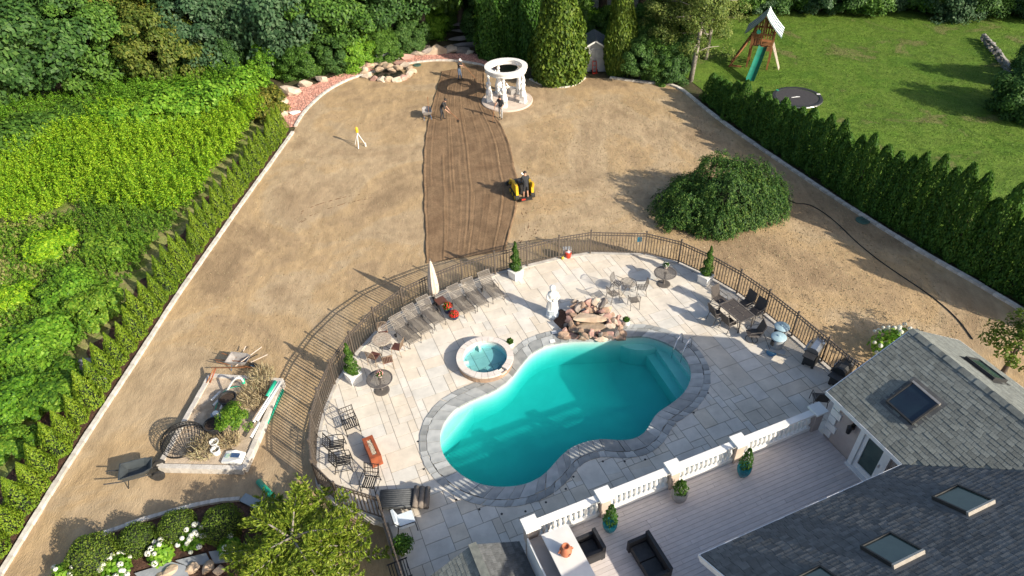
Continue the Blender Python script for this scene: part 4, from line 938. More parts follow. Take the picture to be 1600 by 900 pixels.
# weeping dome bush
def weeping():
    rng = np.random.default_rng(77); q = g(1122, 328, YZ); t = thing('weeping_bush', 'huge domed weeping bush standing in the dirt yard', 'bush', q)
    C = []; D = []; Nn = []
    lob = [(.3, .2, 3.0, 2.4, 3.0, 1500), (-2.0, -.5, 1.7, 1.7, 2.0, 520), (2.0, -.2, 1.6, 1.7, 2.2, 520), (-.7, -2.0, 1.1, 1.0, 1.6, 330), (.6, .3, 2.0, 1.8, 3.35, 420)]
    for x, y, rx, ry, rz, ns in lob:
        d = sph(ns, rng, -.25); lump = 1+.09*np.sin(d[:, 0]*7+d[:, 2]*4)+.07*np.sin(d[:, 1]*9+1)
        S = np.stack([x+d[:, 0]*rx*lump, y+d[:, 1]*ry*lump, np.maximum(d[:, 2], -.0)*rz*lump+rng.uniform(.0, .9, ns)*(d[:, 2] < .15)], 1)*1.0
        for k in range(ns):
            L_ = rng.uniform(.35, 1.0); p = S[k].copy(); v = np.array([d[k, 0], d[k, 1], .5])*.35+rng.normal(size=3)*.22
            m_ = int(12*L_)+5
            for j in range(m_):
                v = v*.86+np.array([0, 0, -.2]); v /= max(np.linalg.norm(v), .3)
                p = p+v*(L_/m_)
                if p[2] < .12: break
                for s in (0, 1):
                    C.append(p+rng.normal(size=3)*.05); D.append(v+rng.normal(size=3)*.3); Nn.append(np.array([d[k, 0], d[k, 1], .9])+rng.normal(size=3)*.5)
    C, D, Nn = map(np.array, (C, D, Nn)); L_ = rng.uniform(.08, .16, len(C)); put('foliage', leaves('foliage', C, Nn, L_, L_*.42, D, rng), L_weep, t)
    m = MB()
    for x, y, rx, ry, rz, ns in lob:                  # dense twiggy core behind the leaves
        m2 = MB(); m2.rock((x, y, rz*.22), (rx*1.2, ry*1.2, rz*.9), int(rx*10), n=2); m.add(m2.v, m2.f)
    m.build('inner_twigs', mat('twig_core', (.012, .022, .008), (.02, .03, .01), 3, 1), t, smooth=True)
    MB().tube([(0, 0, -.1), (0, 0, 1.6)], [.25, .15], 8).build('trunk', M_bark, t)
weeping()

# meadow of tall weeds
KLS = resample(KL, 60); L_yg = leaf_mat('yellow_grass', [(.14, .2, .03), (.22, .26, .06), (.3, .3, .1), (.38, .34, .16)], .6, trans=.2)
def meadow(zone, n, h0, h1, lm, name, label, seed, leaf=.17, per=20, skip=(), rad=.2):
    rng = np.random.default_rng(seed); Z = [g(*p, YZ) for p in zone]; xs = [p.x for p in Z]; ys = [p.y for p in Z]; B = []
    SK = [(g(x, y, YZ), r) for x, y, r in skip]
    tries = 0
    while len(B) < n and tries < n*12:
        tries += 1; p = (rng.uniform(min(xs), max(xs)), rng.uniform(min(ys), max(ys)))
        if not inside(p, Z): continue
        if any((p[0]-s.x)**2+(p[1]-s.y)**2 < r*r for s, r in SK): continue
        if min((p[0]-k_.x)**2+(p[1]-k_.y)**2 for k_ in KLS) < 2.9**2: continue
        B.append(p)
    B = np.array(B); n = len(B)
    hm = .5+.5*np.sin(B[:, 0]*.55+1.3*np.sin(B[:, 1]*.4+seed))*np.sin(B[:, 1]*.6+seed)
    H = (h0+(h1-h0)*hm)*rng.uniform(.55, 1.25, n); k = np.repeat(np.arange(n), per); N_ = n*per
    tt = rng.uniform(.25, 1, N_)**.6; a = rng.uniform(0, 2*PI, N_); rr = rad*(1.15-tt)*rng.uniform(.4, 1.1, N_)*(.7+.3*H[k])
    tx, ty = rng.normal(size=n)*.07, rng.normal(size=n)*.07
    C = np.stack([B[k, 0]+rr*np.cos(a)+tx[k]*H[k]*tt, B[k, 1]+rr*np.sin(a)+ty[k]*H[k]*tt, YZ+tt*H[k]], 1)
    Nn = np.stack([np.cos(a)*.5, np.sin(a)*.5, np.full(N_, .8)], 1)+rng.normal(size=(N_, 3))*.35
    D = np.stack([np.cos(a), np.sin(a), np.full(N_, .5)], 1)+rng.normal(size=(N_, 3))*.3
    L_ = leaf*rng.uniform(.7, 1.4, N_)*(1.2-.45*tt); o = put(name, leaves(name, C, Nn, L_, L_*.42, D, rng), lm); stuff(o); return tag(o, label, 'weeds')
meadow([(-40, 250), (-40, 352), (40, 362), (110, 322), (190, 345), (290, 342), (350, 285), (405, 222), (420, 190), (395, 165), (230, 180), (120, 215)], 4300, .9, 2.1, L_gold, 'goldenrod', 'dense yellow-green goldenrod filling the meadow beyond the young hedge', 5, .14, 52, rad=.34)
meadow([(-40, 190), (-40, 262), (120, 222), (240, 190), (400, 170), (425, 140), (300, 120), (130, 150)], 1500, 1.0, 2.1, L_knot, 'tall_weeds', 'tall bright weeds between the goldenrod and the trees', 6, .15, 50, rad=.36)
meadow([(130, 330), (345, 295), (300, 375), (250, 455), (190, 540), (120, 640), (60, 740), (-40, 890), (-60, 640), (-40, 560), (80, 480), (150, 400)], 1500, .35, 1.5, L_weed, 'tall_weeds', 'mid-green weeds along the back of the young hedge', 7, .12, 46, skip=((150, 580, 1.0), (240, 445, 1.0)))
meadow([(-40, 360), (130, 335), (150, 400), (80, 480), (-40, 560)], 1100, .2, .5, L_yg, 'meadow_grass', 'sparse yellowish grass in the gaps of the meadow', 8, .22, 16, rad=.3)
meadow([(-40, 360), (130, 335), (150, 400), (80, 480), (-40, 560)], 1300, .3, .9, L_weed, 'tall_weeds', 'low green weeds in the grassy gap of the meadow', 9, .15)
bm_ = [crown('crown', 80+i, 60, 150, .12, .75, zmin=-.2, shell=(.6, .95), cr=(.22, .34)) for i in range(2)]
for i, (px, py, Rr, H, lm, lab) in enumerate(((190, 200, 2.2, 1.7, L_knot, 'bright green shrub at the left end of the shrub row'), (255, 190, 2.5, 1.9, L_knot, 'bright green shrub, second in the row above the goldenrod'), (315, 178, 2.7, 2.1, L_knot, 'largest bright green shrub above the goldenrod'), (372, 168, 2.6, 2.1, L_knot, 'bright green shrub left of the reddish one'), (415, 178, 1.7, 1.5, L_yell, 'yellowish shrub by the pale rocks of the gravel bed'),
        (40, 225, 2.8, 1.6, L_oak2, 'spreading dark shrub at the left edge above the goldenrod'), (110, 205, 2.4, 1.5, L_oak2, 'spreading dark shrub left of the bright shrubs'),
        (85, 392, 1.5, 1.0, L_gold, 'rounded yellow-green clump alone in the grassy gap'), (180, 395, 1.6, 1.0, L_weed, 'mid-green clump against the goldenrod edge'), (115, 470, 1.5, 1.2, L_knot, 'rounded bright clump in the grass, left of the hedge'), (160, 490, 1.3, 1.1, L_weed, 'darker clump beside the young hedge'), (55, 560, 1.9, 1.3, L_knot, 'broad bright clump in the lower left meadow'), (95, 620, 1.4, 1.0, L_weed, 'clump just left of the buried grey boulder'), (20, 640, 1.4, 1.0, L_knot, 'bright clump at the lower left edge'), (15, 480, 1.3, .9, L_gold, 'yellowish clump at the left edge of the grassy gap'), (30, 700, 1.0, .7, L_weed, 'small clump at the left edge near the kerb'))):
    q = g(px, py, YZ); t = thing('meadow_shrub', lab, 'shrub', q, R.uniform(0, 6)); key = (bm_[i % 2].name, lm.name)
    if key not in CR: CR[key] = bm_[i % 2].copy(); CR[key].materials.clear(); CR[key].materials.append(lm)
    put('foliage', CR[key], None, t, (0, 0, H*.35), (0, 0, 0), (Rr, Rr, H*1.05)); MB().tube([(0, 0, -.1), (0, 0, H*.6)], [.06, .02], 5).build('stem', M_bark, t)
for i, (px, py, s) in enumerate(((148, 578, 1.1), (160, 598, .6))):
    q = g(px, py, YZ); tag(MB().rock((0, 0, .2), (s*1.3, s, s*.7), 90+i, n=2).build('boulder', mat('grey_boulder', (.25, .25, .25), (.16, .16, .16), 2, .85, bump=.4), None, q, .6, True), ('large grey rounded boulder behind the young hedge', 'smaller grey boulder beside the large one by the hedge')[i], 'boulder')
# lawn tufts
def lawn():
    rng = np.random.default_rng(14); Z = [g(*p, YZ) for p in ((1110, 100), (1330, 300), (1600, 420), (1640, 60), (1500, 26), (1150, 22))]; xs = [p.x for p in Z]; ys = [p.y for p in Z]; n = 70000
    C = np.stack([rng.uniform(min(xs), max(xs), n), rng.uniform(min(ys), max(ys), n), np.full(n, YZ+.03)], 1); C = C[[inside(c, Z) for c in C]]; n = len(C)
    L_ = rng.uniform(.05, .13, n); o = put('lawn_tufts', leaves('lawn_tufts', C, rng.normal(size=(n, 3))*.5+np.array([0, 0, .6]), L_, L_*.4, None, rng), leaf_mat('lawn_blades', [(.07, .15, .014), (.095, .185, .018), (.12, .21, .024), (.16, .22, .04)], .35, pamt=.6)); stuff(o); tag(o, 'short mown grass of the neighbouring lawn', 'grass')
lawn()
# ------------------------------------------------------------------ spa, waterfall, statue
q = g(758.5, 567, 0)
spa = thing('spa', 'raised round spa with pale stone rim beside the pool', 'spa', (q.x, q.y, 0))
ro, ri, hz = 1.27, .98, .42
MB().lathe([(ro-.05, -.05), (ro-.05, hz-.08)], 40, cap=False).build('outer_wall', M_rock, spa)
sa = math.atan2(-.62, .55)
n = 26
for k in range(n):                                   # rim stones, one gap for the spillway
    a0, a1 = 2*PI*k/n, 2*PI*(k+1)/n; am = (a0+a1)/2
    d = (am-sa+PI) % (2*PI)-PI
    low = abs(d) < .16
    P = [(r*math.cos(a), r*math.sin(a)) for r, aa in ((ri, (a0+.006, (a0+a1)/2, a1-.006)), (ro, (a1-.006, (a0+a1)/2, a0+.006))) for a in aa]
    MB().prism(P[::-1], hz-.16 if low else hz-.09, hz-.13 if low else hz+R.uniform(-.002, .002)).build('rim_stone' if not low else 'spillway', mat('pale_rim_stone', (.70, .63, .57), (.64, .57, .51), 3, .7, isl=.05), spa)
autosmooth(MB().lathe([(ri, hz-.1), (ri-.02, -.05), (ri-.34, -.1), (ri-.36, -.45), (.02, -.48)], 36, cap=False).mesh('basin', M_plaster)); put('basin', bpy.data.meshes['basin'], None, spa)
for a in (1.9, 3.3): MB().box((math.cos(a)*.86, math.sin(a)*.86, .1), (.26, .1, .3), a).build('seat_divider', M_plaster, spa)
for x, y in ((.0, .05), (.2, .15), (-.15, -.05)): MB().lathe([(.04, -.47), (.04, -.455)], 8, (x, y, 0)).build('jet_cap', M_black, spa)
MB().lathe([(ri-.001, -.5), (ri-.001, hz-.15)], 36).build('spa_water', water_mat('spa_water', (.2, .8, .9), 1.9), spa)

q = g(922, 508, 0); wf = thing('rock_waterfall', 'stacked tan rock waterfall behind the pool', 'waterfall', (q.x, q.y, 0), HROT-1.1)
wfr = math.radians(-2); wf.rotation_euler = (0, 0, 0)
def wrock(px, py, z, d, seed, rz=0, m=M_rock):
    p = g(px, py, z); m = m if m is not M_rock else (M_rock, M_rockp, M_rockc, M_rockd, M_rock, M_rockp)[seed % 6]; MB().rock((0, 0, 0), d, seed, 0, rz, n=2).build('rock', m, wf, (p.x-q.x, p.y-q.y, z))
k = 0
rng = random.Random(5)
for x in range(7):                                   # front ledge courses at the water
    wrock(884+x*14, 527-(2 if x % 2 else 0), .08, (.62, .36, .24), 100+x, rng.uniform(-.2, .2)); wrock(880+x*15.5, 521, .2, (.5, .4, .24), 120+x, rng.uniform(-.4, .4))
wrock(921, 512, .38, (1.35, .85, .16), 140, .05, M_rockg); wrock(922, 497, .62, (1.5, .75, .18), 141, -.1, M_rockg)
for px, py, z, s in ((896, 512, .35, .62), (888, 500, .3, .5), (952, 510, .35, .62), (962, 520, .2, .5), (968, 512, .15, .55), (884, 517, .2, .45), (900, 495, .55, .6), (948, 495, .55, .55), (958, 502, .35, .55), (903, 482, .62, .5), (910, 476, .7, .5), (893, 487, .5, .5), (898, 478, .62, .45), (920, 471, .72, .5), (932, 471, .75, .5), (942, 476, .72, .5), (950, 484, .65, .5), (940, 487, .6, .4), (956, 492, .5, .45), (914, 488, .6, .4), (908, 498, .5, .45), (885, 508, .2, .4), (975, 524, .12, .4), (926, 482, .45, .55), (905, 505, .3, .5), (940, 503, .4, .5), (898, 470, .4, .45), (945, 470, .4, .5)):
    wrock(px, py, z*.95, (s*.82, s*.64, s*.56), 150+k, rng.uniform(0, 3)); k += 1
for j in range(34): a_ = rng.uniform(0, 6.28); wrock(924+44*math.cos(a_)*rng.uniform(.6, 1), 497+24*math.sin(a_)*rng.uniform(.6, 1)+4, rng.uniform(.1, .6), (rng.uniform(.2, .4), rng.uniform(.18, .3), rng.uniform(.16, .28)), 260+j, rng.uniform(0, 3))
MB().rock((0, 0, .15), (2.1, 1.6, .85), 199, n=2).build('core', M_lead, wf)
e = g(884, 498, 0); MB().rock((0, 0, 0), (1.0, 1.3, .16), 6, n=2).build('planting_soil', M_mulch, wf, (e.x-q.x-.1, e.y-q.y, .03))
# statue of a robed woman
q = g(863, 493, 0); st = thing('garden_statue', 'white statue of a robed standing figure beside the rock waterfall', 'statue', (q.x, q.y, 0), .2)
MB().lathe([(.33, 0), (.33, .16), (.28, .2), (.28, .42), (.31, .46)], 8).build('pedestal', mat('pale_blue_pedestal', (.6, .65, .68), (.5, .56, .6), 3, .6), st)
def robe():
    V = []; n = 28; prof = [(.27, .46), (.25, .6), (.22, .8), (.205, .98), (.20, 1.1), (.215, 1.25), (.24, 1.36), (.22, 1.44), (.12, 1.5), (.085, 1.54), (.115, 1.6), (.135, 1.68), (.13, 1.76), (.08, 1.84), (.01, 1.87)]
    for r, z in prof:
        fold = .09 if z < 1.2 else (.04 if z < 1.45 else .01)
        for j in range(n):
            a = 2*PI*j/n; rr = r*(1+fold*math.sin(7*a+z*3)+fold*.5*math.sin(11*a-z*5)); V.append((rr*math.cos(a)*1.05, rr*math.sin(a)*.82+.03*math.sin(z*4), z))
    m = MB().add(V, [(i*n+j, i*n+(j+1) % n, (i+1)*n+(j+1) % n, (i+1)*n+j) for i in range(len(prof)-1) for j in range(n)])
    for s in (-1, 1): m.tube([(s*.2, 0, 1.38), (s*.29, -.08, 1.18), (s*.12, -.26, 1.12)], [.075, .065, .04], 8)
    return m
robe().build('figure', M_whitest, st, smooth=True)
MB().tube([(.13, -.26, 1.12), (.02, -.29, 1.2), (-.1, -.26, 1.13)], [.03, .06, .03], 8).build('held_bundle', M_whitest, st, smooth=True)

# ------------------------------------------------------------------ planters on the patio
def boxplanter(px, py, label):
    q = g(px, py, 0); t = thing('spiral_topiary', label, 'planter', q, HROT+.35)
    MB().box((0, 0, .24), (.52, .52, .48), tap=1.08).build('planter_box', M_white, t)
    f = MB()
    for s in (-1, 1): f.box((0, s*.275, .455), (.6, .05, .06)).box((s*.275, 0, .455), (.05, .5, .06))
    f.build('planter_rim', M_white, t); MB().box((0, 0, .46), (.5, .5, .02)).build('soil', M_soilp, t)
    rng = np.random.default_rng(int(px)); n = 3200; tt = rng.uniform(0, 1, n)**1.3; a = rng.uniform(0, 2*PI, n)
    sp = .5+.5*np.cos(a-tt*2*PI*3.2); rr = (.33*(1-tt)**.8+.03)*(.45+.6*sp)*rng.uniform(.75, 1.05, n); z = .5+tt*1.75+.08*sp*(1-tt)
    C = np.stack([rr*np.cos(a), rr*np.sin(a), z], 1); Nn = np.stack([np.cos(a), np.sin(a), np.full(n, .5)], 1)+rng.normal(size=(n, 3))*.5; L_ = rng.uniform(.05, .1, n)
    put('foliage', leaves('foliage', C, Nn, L_, L_*.6, None, rng), L_top, t); MB().tube([(0, 0, .45), (0, 0, 2.0)], [.03, .01], 6).build('stem', M_bark, t)
boxplanter(554, 594, 'spiral topiary in white box at the left side of the patio')
boxplanter(806, 433, 'spiral topiary in white box by the fence above the statue')
boxplanter(1101, 441, 'spiral topiary in white box near the dining table')
def flowerpot(px, py, z, label, prof, pm, leafm, flm, fr=.2, nl=260, nf=70, name='flower_pot', fs=.06, cat='flower pot'):
    q = g(px, py, z); t = thing(name, label, cat, q, R.uniform(0, 6)); put('pot', autosmooth(MB().lathe(prof, 18).mesh('pot', pm)), None, t); top = prof[-1][1]
    MB().lathe([(prof[-1][0]*.9, top-.03), (prof[-1][0]*.9, top-.02)], 12).build('soil', M_soilp, t); rng = np.random.default_rng(int(px*7))
    d = sph(nl, rng, -.1); C = d*fr*rng.uniform(.5, 1.05, (nl, 1))+np.array([0, 0, top+.02]); put('leaves', leaves('leaves', C, d+rng.normal(size=(nl, 3))*.5, .1, .055, None, rng), leafm, t)
    if flm:
        d = sph(nf, rng, .1); C = d*fr*1.08+np.array([0, 0, top+.04]); put('blossoms', leaves('blossoms', C, d, fs, fs*.9, None, rng), flm, t)
cyl = [(.13, 0), (.17, .05), (.18, .27), (.16, .27)]
flowerpot(700, 488, 0, 'navy pot of red flowers with tall green leaves by the side table', [(.12, 0), (.18, .1), (.2, .28), (.19, .33), (.17, .33)], M_navy, L_top, L_redf, .24, 320, 60)
flowerpot(710, 498, 0, 'navy bowl full of red flowers, the one nearer the pool', [(.12, 0), (.2, .1), (.22, .22), (.2, .22)], M_navy, L_top, L_redf, .24, 180, 150)
flowerpot(797, 541, 0, 'small white pot with green plant next to the spa', cyl, M_white, L_top, None, .17)
flowerpot(978, 507, 0, 'small white pot with green plant right of the rock waterfall', cyl, M_white, L_top, None, .17)
flowerpot(632, 862, 0, 'white urn with round dark green shrub in the lower patio corner', [(.14, 0), (.1, .06), (.1, .12), (.2, .3), (.24, .42), (.2, .42)], M_white, L_thuja, None, .38, 900, name='urn_shrub')

# ------------------------------------------------------------------ pool loungers, parasol
def lounger():
    t = thing('pool_lounger', 'x', 'lounger', (0, 0, 0), 0, 'taupe loungers in a row along the fence'); w, L_ = .62, 1.25
    f = MB()
    for s in (-1, 1): f.tube([(s*w/2, -.72, .36), (s*w/2, .55, .36)], .02, 6)
    f.tube([(-w/2, -.72, .36), (w/2, -.72, .36)], .02, 6); f.tube([(-w/2, .55, .36), (w/2, .55, .36)], .018, 6); f.build('frame', M_taupe, t)
    b = bpy.data.objects.new('backrest', None); link(b, t); f = MB()
    for s in (-1, 1): f.tube([(s*w/2, .5, .36), (s*w/2, .95, .86)], .018, 6)
    f.tube([(-w/2, .95, .86), (w/2, .95, .86)], .018, 6); f.build('back_frame', M_taupe, b)
    n = 16; 
    for k in range(n): MB().box((0, -.68+1.2*(k+.5)/n, .365), (w-.05, 1.2/n-.026, .008)).build('seat_strap', M_sling, t)
    for k in range(8):
        p = Vector((0, .53, .40)).lerp(Vector((0, .93, .84)), (k+.5)/8); MB().box(p, (w-.05, .05, .008), M=Matrix.Rotation(math.radians(48), 3, 'X')).build('back_strap', M_sling, b)
    for sx in (-1, 1):
        MB().tube([(sx*w/2, -.62, .36), (sx*w/2, -.66, 0)], .016, 6).build('leg', M_taupe, t); MB().tube([(sx*w/2, .42, .36), (sx*w/2, .48, .08)], .016, 6).build('leg', M_taupe, t)
        wh = MB(); wh.tube([(sx*(w/2+.02), .48, .1), (sx*(w/2+.06), .48, .1)], .1, 14); wh.build('wheel', M_black, t)
        MB().tube([(sx*(w/2+.03), -.1, .36), (sx*(w/2+.03), -.05, .55), (sx*(w/2+.03), .4, .55), (sx*(w/2+.02), .5, .38)], .014, 6).build('armrest', M_taupe, t)
    return t
lg = lounger()
spots = [((636, 522), 'taupe lounger nearest the mosaic bistro table'), ((655, 507), 'taupe lounger second from the mosaic bistro table'), ((676, 493), 'taupe lounger just left of the closed parasol'), ((723, 475), 'taupe lounger just right of the red flower pots'), ((744, 465), 'taupe lounger second from the right end of the row'), ((769, 453), 'taupe lounger at the right end of the row by topiary')]
fwd = g(784, 466) - g(760, 443); lrz = math.atan2(-fwd.y, -fwd.x)-PI/2
for i, ((px, py), lab) in enumerate(spots):
    q = g(px, py, .3); q.z = 0; rz = lrz+.12-.04*i
    if i == 0: lg.location = q; lg.rotation_euler.z = rz; lg['label'] = lab
    else: dup(lg, q, rz, lab)
q = g(681, 476, 0); um = thing('closed_parasol', 'closed beige parasol on a dark cross base among the loungers', 'parasol', q)
f = MB()
for a in (.3, .3+PI/2): f.box((0, 0, .05), (1.1, .09, .08), a)
f.lathe([(.12, .05), (.12, .12), (.05, .2), (.05, .4)], 12); f.build('base', M_lead, um); MB().tube([(0, 0, .1), (0, 0, 2.72)], .028, 8).build('pole', M_taupe, um)
V = []; nn = 32
for r, z in ((.17, .78), (.235, .95), (.235, 1.2), (.2, 1.6), (.15, 2.05), (.09, 2.45), (.03, 2.72)):
    for j in range(nn):
        a = 2*PI*j/nn; rr = r*(1+.18*math.cos(8*a+z)+.05*math.sin(3*a)); V.append((rr*math.cos(a), rr*math.sin(a), z+(.07*math.cos(8*a) if z < .8 else 0)))
MB().add(V, [(i*nn+j, i*nn+(j+1) % nn, (i+1)*nn+(j+1) % nn, (i+1)*nn+j) for i in range(6) for j in range(nn)]).build('canopy', M_canvas, um, smooth=True)
MB().lathe([(.24, 1.3), (.24, 1.36)], 16, cap=False).build('tie_strap', M_canvas, um); MB().lathe([(.035, 2.72), (.03, 2.8), (.005, 2.84)], 8).build('finial', M_taupe, um)
q = g(690, 480, 0); t = thing('side_table', 'square brown side table between the loungers under the parasol', 'side table', q, lrz); MB().box((0, 0, .43), (.5, .5, .03)).build('table_top', M_brownseat, t)
for sx in (-1, 1):
    for sy in (-1, 1): MB().box((sx*.21, sy*.21, .21), (.03, .03, .42)).build('leg', M_taupe, t)

# ------------------------------------------------------------------ tables and chairs
def pedestal_table(px, py, label, flowers):
    q = g(px, py, 0); t = thing('pedestal_table', label, 'table', q); tt = bpy.data.objects.new('table_top', None); link(tt, t)
    MB().lathe([(.5, .70), (.55, .71), (.56, .735), (.54, .75), (.5, .745)], 36, cap=False).build('rim', M_taupe, tt)
    for k in range(22):
        x = -.5+1.0*(k+.5)/22; h = math.sqrt(max(.515**2-x*x, .01)); MB().box((x, 0, .735), (.033, 2*h, .012)).build('slat', M_taupe, tt)
    MB().lathe([(.33, 0), (.33, .03), (.28, .045), (.06, .06), (.045, .1), (.045, .70), (.09, .72)], 28).build('pedestal', M_taupe, t)
    c = g(*flowers, .75); flowerpot(flowers[0], flowers[1], .752, ('terracotta-toned pot of pink and white flowers on the left slatted table', 'pale pot with white orchid on the right slatted table')[px > 800], [(.07, 0), (.11, .1), (.13, .17), (.11, .17)], mat('pale_pink_pot', (.58, .46, .4), (.5, .4, .35), 4, .6), L_top, L_pinkf if px < 800 else L_white, .17, 200, 60 if px < 800 else 25, fs=.055)
pedestal_table(597, 610, 'round slatted taupe table left of the pool near the topiary', (594, 589))
pedestal_table(1037, 444, 'round slatted taupe table near the right topiary', (1040, 419))
def metal_chair(t, m, seatm, w=.46, h=.86, slat=5, arm=True, sh=.43, solid=False):
    for sx in (-1, 1):
        MB().tube([(sx*w/2, -w/2, 0), (sx*w/2, -w/2+.02, sh)], .014, 6).build('leg', m, t); MB().tube([(sx*w/2, w/2+.06, 0), (sx*w/2, w/2, sh), (sx*w/2*.95, w/2+.1, h)], .014, 6).build('leg', m, t)
        if arm: MB().tube([(sx*w/2, -w/2+.02, sh), (sx*(w/2+.03), -w/2+.03, sh+.2), (sx*(w/2+.02), w/2, sh+.24)], .014, 6).build('armrest', m, t)
    if solid: MB().box((0, 0, sh), (w, w, .05), tap=.94).build('seat', seatm, t)
    else:
        s = bpy.data.objects.new('seat', None); link(s, t)
        for k in range(slat): MB().box((0, -w/2+w*(k+.5)/slat, sh), (w, w/slat*.62, .014)).build('seat_slat', seatm, s)
    b = bpy.data.objects.new('backrest', None); link(b, t)
    MB().tube([(-w/2*.95, w/2+.1, h), (0, w/2+.12, h+.03), (w/2*.95, w/2+.1, h)], .014, 6).build('top_rail', m, b)
    for k in range(slat):
        x = -w*.42+w*.84*(k+.5)/slat; MB().tube([(x, w/2+.01, sh+.04), (x*.98, w/2+.1, h)], .009 if not solid else .012, 5).build('back_slat', m, b)
    return t
def place_chairs(spec, name, m, seatm, grp, target, cat='chair', **kw):
    tg = g(*target); first = None
    for (px, py), lab in spec:
        q = g(px, py, .25); q.z = 0; d = tg-q; rz = math.atan2(d.y, d.x)+PI/2
        if first is None: first = metal_chair(thing(name, lab, cat, q, rz, grp), m, seatm, **kw)
        else: dup(first, q, rz, lab)
# mosaic bistro set
q = g(600, 548, 0); t = thing('mosaic_table', 'round stone mosaic bistro table with four brown chairs around it', 'table', q)
MB().lathe([(.43, .70), (.45, .715), (.45, .74), (.43, .75)], 28).build('table_top', M_mosaic, t)
MB().lathe([(.40, .752), (.24, .754), (.22, .752)], 28, cap=False).build('mosaic_ring', mat('dark_mosaic', (.26, .2, .15), (.5, .42, .33), 22, .5), t)
for k in range(3): a = k*2.09+.3; MB().tube([(math.cos(a)*.3, math.sin(a)*.3, 0), (math.cos(a)*.08, math.sin(a)*.08, .3), (math.cos(a)*.25, math.sin(a)*.25, .7)], .016, 6).build('leg', M_iron, t)
M_tanmetal = mat('tan_metal', (.36, .27, .19), (.28, .2, .14), 6, .5, .3)
place_chairs((((599, 527), 'tan-backed bistro chair on the fence side of the mosaic table'), ((621, 546), 'brown bistro chair on the right of the mosaic table'), ((585, 560), 'brown bistro chair at front left of the mosaic table'), ((606, 566), 'brown bistro chair at the front of the mosaic table')), 'bistro_chair', M_tanmetal, M_brownseat, 'chairs round the mosaic table', (600, 548), solid=True, arm=False, w=.42, h=.9)
# wire bistro set
q = g(980, 459, 0); t = thing('wire_table', 'round wire mesh bistro table with four thin wire chairs', 'table', q); tt = MB()
tt.lathe([(.39, .70), (.40, .72), (.39, .73)], 28, cap=False); tt.build('rim', M_taupe, t)
for k in range(13): x = -.36+.72*k/12; h = math.sqrt(.385**2-x*x); MB().box((x, 0, .715), (.028, 2*h, .008)).build('slat', M_taupe, t)
for k in range(4): a = k*PI/2+.4; MB().tube([(math.cos(a)*.33, math.sin(a)*.33, 0), (math.cos(a)*.1, math.sin(a)*.1, .35), (math.cos(a)*.3, math.sin(a)*.3, .71)], .012, 6).build('leg', M_taupe, t)
place_chairs((((964, 447), 'wire chair at the far left of the wire table'), ((958, 463), 'wire chair at the near left of the wire table'), ((1001, 453), 'wire chair at the right of the wire table'), ((990, 473), 'wire chair at the front of the wire table')), 'wire_chair', M_taupe, M_taupe, 'thin wire chairs', (980, 459), w=.44, h=.88, slat=6)
# dining set
c4 = [g(x, y, .73) for x, y in ((1122, 475), (1147, 466), (1181, 494), (1157, 504))]; c = sum(c4, Vector())/4; ux = ((c4[3]-c4[0])+(c4[2]-c4[1])); drz = math.atan2(ux.y, ux.x); Ld = ux.length/2; Wd = ((c4[1]-c4[0])+(c4[2]-c4[3])).length/2
t = thing('dining_table', 'rectangular dark mesh dining table with sling chairs near the fence', 'table', (c.x, c.y, 0), drz)
f = MB()
for s in (-1, 1): f.box((0, s*(Wd/2-.03), .72), (Ld, .06, .035)).box((s*(Ld/2-.03), 0, .72), (.06, Wd-.13, .035))
f.build('table_frame', M_taupe, t)
for k in range(3):
    for j in range(2): MB().box((-Ld/2+.06+(Ld-.12)*(k+.5)/3, -Wd/2+.06+(Wd-.12)*(j+.5)/2, .715), ((Ld-.12)/3-.02, (Wd-.12)/2-.02, .012)).build('mesh_panel', M_dsling, t)
for sx in (-1, 1):
    for sy in (-1, 1): MB().box((sx*(Ld/2-.06), sy*(Wd/2-.06), .35), (.05, .05, .7)).build('leg', M_taupe, t)
def sling_chair(name, label, q, rz, grp, swivel=False):
    t = thing(name, label, 'chair', q, rz, grp); w = .54
    MB().box((0, -.02, .42), (w-.06, .5, .02), M=Matrix.Rotation(math.radians(6), 3, 'X')).build('seat', M_dsling, t)
    MB().box((0, .33, .74), (w-.06, .02, .64), M=Matrix.Rotation(math.radians(-17), 3, 'X')).build('backrest', M_dsling, t)
    for sx in (-1, 1):
        x = sx*w/2; MB().tube([(x, -.27, .45), (x, .24, .40), (x, .44, 1.05)], .016, 6).build('side_frame', M_taupe, t)
        MB().tube([(x, -.24, .44), (x, -.2, .64), (x, .3, .66)], .016, 6).build('armrest', M_taupe, t)
        if not swivel: MB().tube([(x, -.26, .45), (x, -.3, 0)], .016, 6).build('leg', M_taupe, t); MB().tube([(x, .22, .42), (x, .34, 0)], .016, 6).build('leg', M_taupe, t)
    if swivel:
        MB().tube([(.27*math.cos(k*PI/10), .27*math.sin(k*PI/10), .03) for k in range(21)], .018, 6).build('ring_base', M_taupe, t); MB().tube([(0, 0, .05), (0, 0, .41)], .03, 8).build('swivel_post', M_taupe, t); MB().bar((-.26, 0, .05), (.26, 0, .05), .03).build('cross_bar', M_taupe, t)
    return t
cg = 'sling chairs at the dining table'
